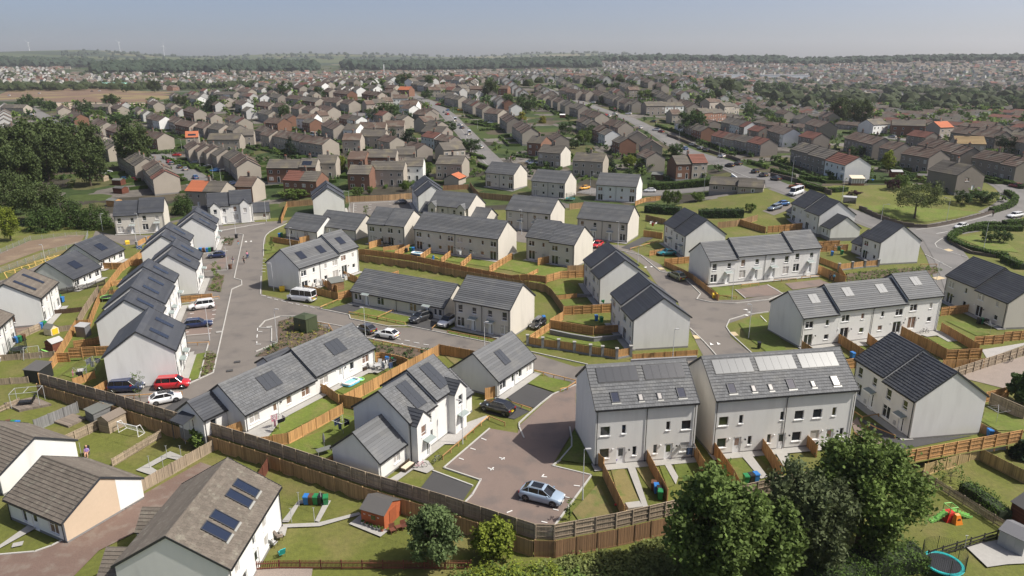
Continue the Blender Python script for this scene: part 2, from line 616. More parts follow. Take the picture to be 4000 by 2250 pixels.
(94.2,153.3),
(93.6,149.2),
(77.2,140.9),
(68.7,140.1)]),
('flower_bed','soil','planted soil bed around the green substation',2,[(-41.2,118.9),
(-39.2,121.2),
(-34,117.6),
(-30.1,113.5),
(-30.4,111.6),
(-33.8,107.2),
(-35.4,104.1),
(-39.7,102.8),
(-38.2,108.9)]),
('flower_bed','soil','soil bed behind the front bungalow',2,[(-22.1,107.7),
(-12.2,105.6),
(-15.6,102.1),
(-21.3,104.3)]),
('flower_bed','soil','planted strip by the road before the left gable house',2,[(-45.3,95.8),
(-48.2,104.5),
(-46.2,103.9),
(-44.1,97.2),
(-44.8,95.2)]),
('flower_bed','soil','planted strip by the road farther up on the left',2,[(-61.2,137.3),
(-64.1,148.8),
(-61.9,148),
(-58.1,136)]),
('flower_bed','soil','planted strip by the left road at the far end',2,[(-73.4,175.9),
(-75.6,183.6),
(-72.5,182.5),
(-70.5,174.9)]),
('patio','slabs','pale slab patio of the front bungalow',3,[(-32.6,78.6),
(-32.4,81.4),
(-30.5,82.6),
(-29.3,82.5),
(-29.6,76.5),
(-30.8,76.8),
(-32,77.6)]),
('patio','slabs','pale slab patio with table behind the front bungalow',3,[(-22.8,95.8),
(-20.9,100.5),
(-18,99.4),
(-19.6,96.5),
(-21.6,96.5)]),
('path','slabs','long slab path to the first town house door',3,[(12.3,72),
(13,72.1),
(14.3,72),
(14.1,71.3),
(13.8,71.1),
(13.9,61.9),
(13.4,61.8),
(12.9,71)]),
('path','slabs','slab path to the second town house door',3,[(16.7,72.8),
(18.3,72.9),
(18.3,72),
(17.9,71.8),
(18.2,68.7),
(17.6,67.2),
(17.2,71.5)]),
('path','slabs','slab path to the third town house door',3,[(26.3,74.3),
(28,74.6),
(28.1,73.4),
(27.7,73.3),
(28,68.7),
(27.1,68.3)]),
('path','slabs','slab path to the fourth town house door',3,[(30.7,75.4),
(32.3,75.5),
(31.4,70.7),
(30.5,71)]),
('path','slabs','concrete pad and path under the drying posts',3,[(-43.4,72.7),
(-41.4,76.9),
(-39.3,75.7),
(-39.6,74.9),
(-41,75.4),
(-42,73.4),
(-40.8,72.5),
(-41.1,71.6)]),
('path','slabs','concrete path past the bins and drying posts',3,[(-23.6,62.8),
(-22.9,66.7),
(-19.4,66.6),
(-19.7,62.8),
(-20.2,63),
(-20.1,66),
(-22.6,66),
(-22.8,62.8)]),
('path','slabs','slab path leading to the red shed',3,[(-23.9,62.4),
(-19.8,62.7),
(-16,64.5),
(-15.7,64.1),
(-19.5,62.1),
(-22.7,61.9),
(-22.5,60.5),
(-23.7,61.3)]),
('path','slabs','footpath across the old bungalow lawn',3,[(-50,58.5),
(-49.1,62.4),
(-47.9,62),
(-49.5,58.6),
(-49.6,58)]),
('path','slabs','pale front path of the left gable house',3,[(-47.9,94.4),
(-50.9,104.1),
(-50.1,104.9),
(-46.5,94)]),
('patio','slabs','slab apron beside the panelled terrace',3,[(55.8,108.7),
(57.5,109.4),
(57.3,107.2),
(55.6,107.2)]),
('patio','slabs','concrete pad behind the panelled terrace',3,[(68.4,112.2),
(73.1,113.8),
(73.3,109.3),
(71.1,108.9),
(70.9,111.7),
(68.9,111.1)]),
('path','slabs','pale front path of the right gable house',3,[(46.8,88.6),
(47.2,85.9),
(48.3,83.1),
(48.7,78.6),
(47.8,77),
(46.6,77.5),
(46.2,82.8),
(45.5,85.9)]),
('patio','slabs','slab terrace beside the grey plastic shed',3,[(44,59),
(48.1,60),
(48,57.8),
(49,57.9),
(49.2,56.5),
(46.3,56.3),
(44.2,55.9)]),
('path','slabs','slab front path of the dormer house',3,[(-13.3,68.3),
(-11.2,71.2),
(-10.6,72.4),
(-9.5,72),
(-8.7,70.3),
(-9.4,69.4),
(-11,70.2),
(-12.4,67.9)]),
('lane','brickpave','brown block yard beside the left white house',2,[(-88.5,116.5),
(-83.4,118.4),
(-82.1,116.5),
(-84.9,112.2),
(-87.3,114.3)]),
('gravel','gravel','pinkish gravel path along the bottom edge',2,[(-24.6,55.5),
(-21.7,55.9),
(-18.5,55.8),
(-18.3,54.6),
(-24.2,54.4)]),
('patio','slabs','shed base slabs with pots',3,[(-16.6,62.5),
(-15.7,64.1),
(-12.4,61.4),
(-13,60.4)])]
ROADS=[('main road climbing the right slope past parked cars',6.2,[(28.8,716.7),(48.2,641.2),(61.5,556.1),(73.2,469.9),(77.3,399.8),(78.2,345.8),(83.3,294.7),(85.2,256.3),(84.2,229.5),(89.1,212.4),(97.5,197.1),(102,187.9),(108.2,180.4),(103.8,167.3),(97.9,153.5),(87.8,132)]),('side road curving round the big lawn',6.5,[(105.8,183.6),(117.2,188.9),(129.9,194.5),(143.4,204.1),(152.4,213.6),(156.7,223.6),(161.9,239.1)]),('central street running up between brown-roofed houses',7,[(-97.4,675.6),(-65.5,582.4),(-46,503.9),(-29.6,414.5),(-14.9,332.3),(-5.3,283.8)]),('left street between hedged terraces,upper part',7,[(-442.9,674.2),(-371.6,581.6),(-306.6,491.4),(-261.8,433.1),(-232.3,399.5)]),('left street between hedged terraces,lower part',7,[(-199,372.2),(-185.4,360.1),(-166.1,340.1),(-146.5,311.9),(-129,286.3),(-114.4,264)]),('road behind the tall clipped hedge',7,[(25,249.1),(34,243.4),(46.9,243.4),(58.1,244.9),(67.5,242.3),(74.6,243.8),(85.9,256.2)]),('lane beside the far terraces',6,[(-105.8,451.9),(-101.6,476.1),(-109.5,535.4)]),('service road before the mid terraces',6,[(189,399.1),(191,370.6),(195.7,355.7)])]
FENCES=[('tall estate boundary fence above the old gardens,left of the corner','rail',1.7,'grey',[(-66.67,92.83),
(-52.33,86.12),
(-42.29,81.01),
(-29.76,74.74),
(-15.63,67.14),
(-6.66,62.72),
(2.25,57.98)]),
('short faceted boundary fence at the bottom corner of the court','rail',1.7,'grey',[(2.16,58.01),
(4.03,57.93)]),
('estate boundary fence with rails under the town house gardens','rail',1.7,'grey',[(3.97,57.92),
(10.11,59.72),
(23.8,64.6),
(42.11,70.93)]),
('boundary fence running off at the lower right','rail',1.6,'tan',[(42.12,70.94),
(60.86,76.53)]),
('lower closeboard fence of the old gardens below the estate boundary','board',1.85,'brown',[(-66.94,92.24),
(-52.61,85.54),
(-42.58,80.43),
(-30.06,74.16),
(-15.93,66.56),
(-6.96,62.14),
(1.94,57.41)]),
('lower brown board fence at the bottom corner of the court','board',2,'rust',[(2.14,57.36),
(4,57.28)]),
('lower brown board fence above the shrubs','board',2,'rust',[(4.15,57.3),
(10.31,59.1),
(24.01,63.99)]),
('grey-topped retaining fence behind the bungalow row','board',1.7,'brown',[(-35.55,159.95),
(-22.5,153.38),
(-9.45,145.35),
(6.65,136)]),
('tan boundary fence on the left,near part','board',1.7,'tan',[(-68.7,95.4),
(-70.3,102.3),
(-74.8,115.4),
(-72.8,115.8)]),
('tan boundary fence on the left,far part','board',1.7,'tan',[(-73,116.4),
(-79.4,131.5),
(-85.6,151.2),
(-88.1,169)]),
('weathered grey fence outside the tan boundary','board',1.6,'grey',[(-75.3,116.9),
(-77.9,123.7),
(-82,135.5)]),
('rail backed garden fence with red and blue buttons','rail',1.6,'tan',[(-70.5,102.4),
(-62.6,103.4)]),
('garden fence behind the grey garden store','rail',1.3,'tan',[(-70.7,107.6),
(-66.3,109.6)]),
('low garden fence behind the second left houses','rail',1.1,'tan',[(-81.8,139.9),
(-78.5,144.9)]),
('low garden fence beside the netted trampoline','rail',1.1,'tan',[(-79,133.8),
(-76.6,135)]),
('garden fence behind the third left houses,left','rail',1.5,'tan',[(-90.9,153),
(-86.6,153.3)]),
('garden fence behind the third left houses,right','rail',1.5,'tan',[(-85.9,155.7),
(-82.8,156.6)]),
('timber fence between the parking bays on the left road','rail',1.2,'tan',[(-63.3,129.7),
(-57.9,131.5)]),
('fence of the bin corner by the washing airer','board',1.6,'tan',[(-56.9,89.1),
(-56.1,91.2)]),
('low fence behind the airer full of washing','board',1.2,'tan',[(-61.7,92.1),
(-60.1,94.8)]),
('raked fence end at the front bungalow','board',1.5,'tan',[(-26.9,90.2),
(-25.4,89.3),
(-23,86.4),
(-22.2,86.3)]),
('long orange-tan fence between bungalow and dormer house','board',1.8,'tan',[(-22.1,85.9),
(-11.4,103.5)]),
('short fence behind the dormer house','board',1.8,'tan',[(-22.1,85.7),
(-19.5,84.7)]),
('tan fence between the two front lawns','board',1.5,'tan',[(-29.84,75.13),
(-26.59,76),
(-24.28,79.76),
(-21.9,83.8)]),
('brown fence at the road behind the dormer house','board',1.7,'tan',[(-11.3,103.9),
(-5,100.9)]),
('fence around the bungalow patio with bins','rail',1.5,'tan',[(-20.7,100.8),
(-20,101.1),
(-18.2,100.3),
(-16.3,99.2),
(-15.4,98.3)]),
('small gate fence at the front bungalow gable','board',1.6,'tan',[(-34.93,78.05),
(-32.93,79.05)]),
('short tan fence beside the court bungalow','board',1.7,'tan',[(-3.6,87.9),
(-2.3,88.6)]),
('fence stub left of the dormer house wing','board',1.5,'tan',[(-20.82,70.66),
(-19.43,72.02)]),
('upper garden fence on the terrace edge','rail',1.3,'tan',[(-35.6,161.4),
(-22.6,155),
(-9.4,146.5),
(0,140.9),
(6.8,138)]),
('stepped fence dropping past the corner lawn','board',1.6,'brown',[(6.7,135.9),
(7.7,133.2),
(9.4,123.1),
(9.1,119.9)]),
('tan fence at the head of the corner garden','board',1.6,'tan',[(9.1,119.9),
(6.5,115.8)]),
('fence divider with tall screen below the upper semi','rail',1.7,'tan',[(5.6,150.6),
(8.5,152.7)]),
('low divider running down from the tall screen','rail',0.9,'tan',[(2.5,139.9),
(5.4,145)]),
('curved garden fence left of the twin gables','rail',1.5,'tan',[(6.9,138),
(10,141.2),
(14.9,143.2)]),
('short fence under the upper semi','board',1.2,'brown',[(11.8,146.3),
(15.3,147.2)]),
('low fence between the shady lawns','board',0.9,'tan',[(8.4,131.2),
(12.6,132.7)]),
('garden fence above the corner plot','rail',1.6,'tan',[(9.4,122.5),
(18.2,124)]),
('first divider behind the upper left semi','board',1.6,'tan',[(-34.1,166),
(-31.5,169.9)]),
('long divider between upper semi and terrace','board',1,'tan',[(-30.3,163.6),
(-25.6,166.5)]),
('raked divider beside the green bin','rail',1.5,'tan',[(-26.7,157.5),
(-24.2,164.2)]),
('raked divider right of the paddling pool','rail',1.4,'tan',[(-20.5,154.8),
(-18.9,161.4)]),
('raked divider by the yellow toy','rail',1.4,'tan',[(-15.6,152.1),
(-14.1,158.4)]),
('raked divider right of the white airer','rail',1.4,'tan',[(-11,148),
(-9.2,155.5)]),
('rail backed divider at the terrace end','rail',1.6,'tan',[(-4.8,144.5),
(0,155.9)]),
('fence along the road before the upper bungalows','rail',1.4,'tan',[(-61.9,179.1),
(-53.2,173.9)]),
('tan screen before the upper bungalows','board',1.7,'tan',[(-53.7,176.4),
(-49.5,180)]),
('front garden fence below the panelled semi','board',1.4,'tan',[(-42.1,137),
(-33.6,131.4)]),
('rail fence beside the grey garden shed','rail',1.5,'tan',[(-33.5,131.1),
(-31.4,133.3)]),
('divider with washing behind the panelled semi,left','board',1.4,'tan',[(-39.2,141.2),
(-34.8,136.1)]),
('divider with washing behind the panelled semi,right','board',1.4,'tan',[(-36.8,147.8),
(-32,142.3)]),
('fence behind the bungalow row,left end','rail',1.4,'tan',[(-30.4,147.8),
(-26.1,144.7),
(-24.3,147)]),
('tall brown fence at the back of the upper parking court','board',1.9,'brown',[(-53.1,227.2),
(-39.8,230.4),
(-32.7,234.2)]),
('brown fence behind the upper left gable house','board',1.8,'brown',[(-70.4,221.7),
(-62.2,222.7)]),
('tan fence at the drive of the upper left house','board',1.7,'tan',[(-65.4,199.4),
(-70.5,222.2)]),
('orange-brown fence below the orange-roofed garage','board',1.7,'rust',[(-24,249),
(-15.2,250.9)]),
('long brown fence below the back white semis','board',1.9,'brown',[(-15,253.8),
(-11,234.8),
(0,229.1),
(1,227.6)]),
('brown fence between the back white semis','board',1.8,'brown',[(17.5,215.1),
(21.9,217.3)]),
('brown fence at the washing lawn,back','board',1.7,'brown',[(37.7,198.8),
(42,192.5)]),
('brown fence at the washing lawn,front','board',1.6,'tan',[(33.7,179.1),
(37.9,176.2)]),
('rail fence behind the right back semi','rail',1.4,'tan',[(38.4,221.2),
(43.1,228.3),
(48.1,230.7)]),
('rail fence above the teal car','rail',1.2,'tan',[(31.7,159.9),
(35.7,162.6)]),
('rail fence left of the right terrace','rail',1.5,'tan',[(33.7,153),
(40.4,155.4)]),
('tan roadside fence running down to the yellow bin','board',1.2,'tan',[(33.7,152.4),
(36.4,146.6),
(37.6,143.2),
(39.5,130.3)]),
('brown fence behind the right gable semi','board',1.7,'brown',[(55.2,188.3),
(60.7,190.1),
(67.8,194.7)]),
('tan fence right of the right gable semi','rail',1.7,'tan',[(61.7,191.2),
(66.7,184.1)]),
('tall railed fence before the stepped right house','rail',1.8,'tan',[(67.3,184.6),
(77.5,187.6)]),
('railed fence above the patio on the right','rail',1.8,'tan',[(73.6,168.6),
(79.8,169.9)]),
('low railed fence under the stepped right house','rail',1.5,'tan',[(73.5,165.7),
(80.7,167.3)]),
('fence at the end of the right terrace,upper','board',1.3,'tan',[(69.5,156.9),
(71.3,150.9),
(69,141.9)]),
('big tan fence at the end of the right terrace,lower','board',1.9,'tan',[(65.7,148.3),
(67.9,139.7)]),
('fence between the cream house and panelled terrace','rail',1.6,'tan',[(77.1,121.6),
(84,123.5)]),
('long stepped divider behind the panelled terrace','board',1.8,'tan',[(64.8,111.7),
(66.5,101.8)]),
('garden end fence behind the panelled terrace','rail',1.6,'tan',[(66.5,101.7),
(72.3,102.4)]),
('divider between the right gardens','board',1.6,'tan',[(72.7,113.8),
(73.1,104.2)]),
('rail fence at the end of the shaded right lawn','rail',1.5,'tan',[(74.5,107.6),
(79.7,108.4)]),
('railed fence at the right edge','rail',1.6,'tan',[(80.3,109.3),
(85.1,110.2)]),
('first divider behind the panelled terrace','board',1.7,'tan',[(52.9,109),
(54,101)]),
('short divider behind the panelled terrace','board',1.7,'tan',[(57.8,108.7),
(57.7,104.7)]),
('corner fence at the panelled terrace gable','board',1.5,'tan',[(46,105.8),
(46.6,102.1)]),
('lower fence behind the right gable house','board',1.7,'tan',[(63.6,97.6),
(70.1,98.3)]),
('fence between town house and right gable house','rail',1.6,'tan',[(49.3,97.9),
(51.2,98.6)]),
('long grey railed fence above the gravel yard','rail',1.6,'grey',[(62.9,94.4),
(82.9,105.2)]),
('slat fence behind the right rotary dryer','rail',1.7,'grey',[(63.6,86.5),
(65.2,82.2)]),
('tan fence above the right rotary dryer lawn','rail',1.5,'tan',[(63.3,87.1),
(67.6,88.9)]),
('low brown fence left of the right rotary dryer','board',1.3,'rust',[(57.46,78.93),
(58.52,76.76)]),
('short fence at the corner of the first town house','board',1.7,'tan',[(9.41,71.67),
(10.15,69.96)]),
('tan fence beside the dry corner lawn','board',1.7,'tan',[(9.97,68.92),
(11.08,61.09)]),
('fence between the first two town house gardens','board',1.6,'tan',[(15.2,72.67),
(16.02,64.08)]),
('fence left of the alley between town houses','board',1.7,'tan',[(20.91,73.35),
(21.36,65.77)]),
('fence right of the alley between town houses','board',1.7,'tan',[(23.29,73.92),
(24.01,65.41)]),
('fence between gardens of the second town houses','board',1.7,'tan',[(29.2,75.09),
(29.26,68.11)]),
('short fence behind the big right tree','board',1.6,'tan',[(34.73,76.04),
(35,72.96)]),
('fence at the brown path behind the big right tree','board',1.7,'tan',[(40.5,75.81),
(41.54,71.63)]),
('fence on the block wall above the corner lawn,left','rail',1.5,'tan',[(6.6,115.7),
(13.6,112.2)]),
('fence on the block wall above the corner lawn,right','rail',1.4,'tan',[(13.9,112.8),
(18.6,113.5)]),
('tan fence at the drive of the black parked car','rail',1.3,'tan',[(2.9,108.8),
(6.4,114.7)]),
('low tan fence on the wall below the twin gable house','board',0.9,'tan',[(18.5,101.8),
(28.9,103.6)]),
('weathered grey picket dividing the old lawns','slat',1.1,'grey',[(-46.52,73.51),
(-44.75,78.64),
(-44.1,80.4)]),
('weathered railed fence with double posts in the old gardens','rail',1.3,'grey',[(-55.23,78.05),
(-53,83)]),
('blue-grey board fence beside the low deck','board',1.6,'slate',[(-61,82.1),
(-58.4,87.2)]),
('weathered board fence beside the block-paved lane','board',1.5,'grey',[(-40.54,68.44),
(-36.2,77.26)]),
('short red-brown fence at the brown-roofed house','board',1.6,'redbrown',[(-28.13,69.27),
(-28.13,72.84)]),
('red-brown picket fence along the bottom','picket',1,'redbrown',[(-24.15,55.57),
(-21.56,55.78),
(-6.21,55.75),
(-3.82,55.78)]),
('grey low fence across the far left lawn','board',1,'grey',[(-80.6,102.9),
(-72,104.5)]),
('grey low fence at the left edge','board',1,'grey',[(-75.2,95),
(-70.6,95.8)]),
('short grey fence behind the playhouse','board',1,'grey',[(-77.3,114.4),
(-75.1,115.3)]),
('weathered fence at the left bins','rail',1.2,'grey',[(-82.5,108.9),
(-81,115.3)]),
('dark low fence with lettering behind the left white house','board',0.9,'darkbrown',[(-83.7,122.5),
(-79,124.4)]),
('black palisade fence between the left houses','picket',1.2,'black',[(-89.6,134.1),
(-87,137.1),
(-83.8,141)]),
('pale new board fence at the lower right','board',1.6,'pale',[(46.79,71.54),
(55.32,74.94),
(57.37,69.92)]),
('weathered picket beside the play lawn','picket',1.1,'grey',[(46.4,71),
(49.66,61.02)]),
('dark ranch rail fence at the trampoline','ranch',1.1,'black',[(39.25,57.04),
(47.86,60.22)]),
('small fence by the left climbing frame','slat',0.9,'grey',[(-69.1,86.8),
(-67.8,89.5)]),
('mesh fence around the bare basin,back','mesh',1.2,'mesh',[(-123.4,164.1),
(-123,167),
(-124.7,180.8),
(-113.1,186.6)]),
('mesh fence around the bare basin,front','mesh',1.2,'mesh',[(-112.8,186),
(-108,176.3),
(-110.5,168.5),
(-111.5,150.1)]),
('dark stone retaining wall round the big lawn','wall',1,'stone',[(100.3,204.3),
(102.3,197.6),
(106.2,191.4),
(112,189.5),
(122.6,194),
(132.3,198.8),
(143.5,205)]),
('dark stone retaining wall along the main road,upper','wall',1.2,'stone',[(80.3,377.7),
(85.5,355.5),
(89.4,309.9),
(90.7,286.5)]),
('dark stone retaining wall along the main road,lower','wall',1.2,'stone',[(89.7,248.6),
(92.9,232.6),
(97.1,216.3)]),
('white curved garden wall at the junction','wall',1,'white',[(70.4,245.8),
(74,241.9),
(78,247.4),
(79.2,258.6)]),
('grey block wall under the corner garden fence','wall',0.8,'block',[(6.4,113),
(13.3,109.2),
(18.1,110.5)]),
('grey block wall along the lower pavement','wall',0.7,'block',[(18,100.2),
(28.3,101.6)]),
('stone wall under the round hedge at the bend','wall',0.7,'stone',[(110.1,175.5),
(109,164.7),
(112.6,161.2)]),
('grey block step wall between the shady lawns','wall',0.6,'block',[(12.7,133.1),
(15.5,133)]),
('concrete wall behind the pale new fence','wall',0.8,'block',[(50.98,74.23),
(55.7,75.5),
(59.38,76.62)]),
('knee rail before the long cream bungalow row','knee',0.55,'tan',[(-29.6,122.8),
(-23.9,120.1),
(-18.6,117)]),
('knee rail between the two bungalow lawns','knee',0.55,'tan',[(-24,120.1),
(-21.7,124)]),
('knee rail behind the minibus','knee',0.55,'tan',[(-35.5,125.7),
(-33.2,130.2)]),
('knee rail before the cream semi','knee',0.55,'tan',[(-10.9,113.1),
(-7,111),
(-2.4,108.8)]),
('knee rail at the drive of the white crossover','knee',0.55,'tan',[(-13.6,114.3),
(-12.8,117.5),
(-11.4,119.6)]),
('knee rail round the court bungalow lawn,back','knee',0.55,'tan',[(3.1,96.8),
(9,93.1)]),
('knee rail round the court bungalow lawn,front','knee',0.55,'tan',[(6.7,90.3),
(7.7,90.8),
(9,92.6)]),
('knee rail between the two dark driveways','knee',0.55,'tan',[(0,86.2),
(2.5,84.4)]),
('knee rail along the dormer house yard','knee',0.55,'tan',[(-3,82.2),
(-5.58,77.08),
(-7.91,72.47)]),
('knee rail before the black car','knee',0.55,'tan',[(-2.9,82.2),
(-0.9,80.5)]),
('knee rail beside the left road soil bed','knee',0.55,'tan',[(-22.6,109),
(-17.5,106.4),
(-13.3,104.1)]),
('knee rail beside the substation bed','knee',0.55,'tan',[(-33.9,117),
(-31.7,116.3),
(-29.7,111.9)]),
('knee rail before the upper semi lane','knee',0.55,'tan',[(28,164.4),
(37.5,173.7)]),
('knee rail at the corner lawn by the yellow bin','knee',0.55,'tan',[(40.1,131.9),
(43.3,131.3)]),
('knee rail before the right terrace','knee',0.55,'tan',[(46.5,138.6),
(50.3,139.6)]),
('knee rail before the right terrace end','knee',0.55,'tan',[(54.2,141.9),
(59.1,142.7)]),
('knee rail at the right terrace corner','knee',0.55,'tan',[(60.8,144.1),
(64.7,144.8)]),
('knee rail at the roadside by the big gable','knee',0.55,'tan',[(91,153.7),
(94.6,153.7)]),
('knee rail between the two cars by the fence','knee',0.55,'tan',[(-53.2,87.8),
(-45.2,89.4)]),
('knee rail before the left white parked car','knee',0.55,'tan',[(-62.6,128),
(-56.8,132)]),
('knee rail before the blue estate car','knee',0.55,'tan',[(-52.5,107.4),
(-49,107.9)]),
('knee rail at the front garden of the right gable house','knee',0.55,'tan',[(44.4,80.2),
(44.86,79.08),
(46.23,77.21)]),
('knee rail at the porch of the right gable house','knee',0.55,'tan',[(44.2,83.5),
(44.5,82),
(47,82.8)])]
PIERS=[(2.5,107.7),(4.9,106.6),(7.4,105.8),(9.8,104.7),(12.2,103.5),(14,102.9),(16.1,102),(18.4,103)]
PIERS2=[(71.2,150.1),(74.7,151.5),(78,152.7),(81.4,153.5)]
PIERS3=[(-93.2,172.9),(-93.5,178.3),(-92.7,180)]
LAMPS=[(7.33,64.48,5.9),(-5.88,76.06,5.7),(24.64,101.67,5),(39.23,110.93,5.8),(-38.29,108.92,5.7),(-24.12,110.25,5.5),(-4.38,106.33,4.5),(-49.69,109.81,5.8),(-63.07,152.78,5.8),(-73.79,186.96,6.1),(-97.13,180.26,5.5),(-99.51,187.13,5.8),(-112.14,191.98,4.7),(-106.21,157.38,4.5),(-55.51,174.22,4.7),(-47.88,137.3,5.7),(-70.73,202.56,6.1),(-48.12,209.5,6.5),(-31.85,222.28,5.9),(2.5,181.17,6.4),(26.49,241.45,6.9),(25.46,167.3,6.2),(27.72,152.2,4.5),(42.21,130.69,6.2),(86.01,138.94,5),(63.63,236.11,9),(113.58,167.44,7.4),(119.11,192.84,7.1),(102.45,195.28,4.5),(97.6,209.97,8.8),(90.41,231.26,8.6),(86.45,437.77,8.1),(82.6,359.57,6.3),(80.87,282.28,8.8),(68.37,476.5,6.9),(75.28,473.19,9),(59.75,572.29,7.1),(52.77,633.57,8.2),(46.42,652.64,5.1),(75.01,641.99,4.5),(-23.09,370.95,5),(-19.28,409.62,5.2),(-31.15,473.47,5),(-40.58,508.19,6),(-112.06,491.37,4.8),(-129.56,529.97,4.5),(-85.04,354.91,4.5),(-262.76,440.95,5.3),(-292.08,473.91,5.3),(-332.27,531.93,4.5),(-292.55,480.16,4.5),(-253.77,437.81,4.5),(-232.65,416.39,4.5),(-188.81,369.53,5),(-183.45,354.64,4.5),(-150.3,312.24,4.9),(-156.4,331.48,5),(-165.76,363.81,5.2),(-131.56,303.48,4.5),(-115.77,277.43,5),(-109.87,270.08,4.5)]
LAMPTXT=['tall lamp beside the silver-blue car in the court','slim lamp before the dormer house yard','lamp below the twin gable house','lamp on the half shaded green at the junction','lamp by the substation bed','lamp beside the two roadside hatchbacks','lamp before the cream semi','lamp by the navy estate car on the left road','lamp by the little tree on the left road','lamp at the far end of the left road','lamp in front of the upper left pair,near','lamp in front of the upper left pair,right','lamp at the dark cypress trees','lamp behind the left bungalows','lamp at the upper bungalow fence','lamp at the panelled terrace gable','lamp before the low wing at the road head','lamp at the left of the upper parking court','lamp at the right of the upper parking court','lamp before the cream canopied semi','lamp between the back white semis','lamp before the large cream semi','lamp on the bend above the olive car','lamp at the corner lawn by the yellow bin','lamp beside the planted bed','tall lamp behind the clipped hedge','lamp at the round hedge by the bend','lamp at the edge of the big lawn','lamp left of the lone lawn tree','tall lamp at the bus shelter','tall lamp below the white ended terrace']
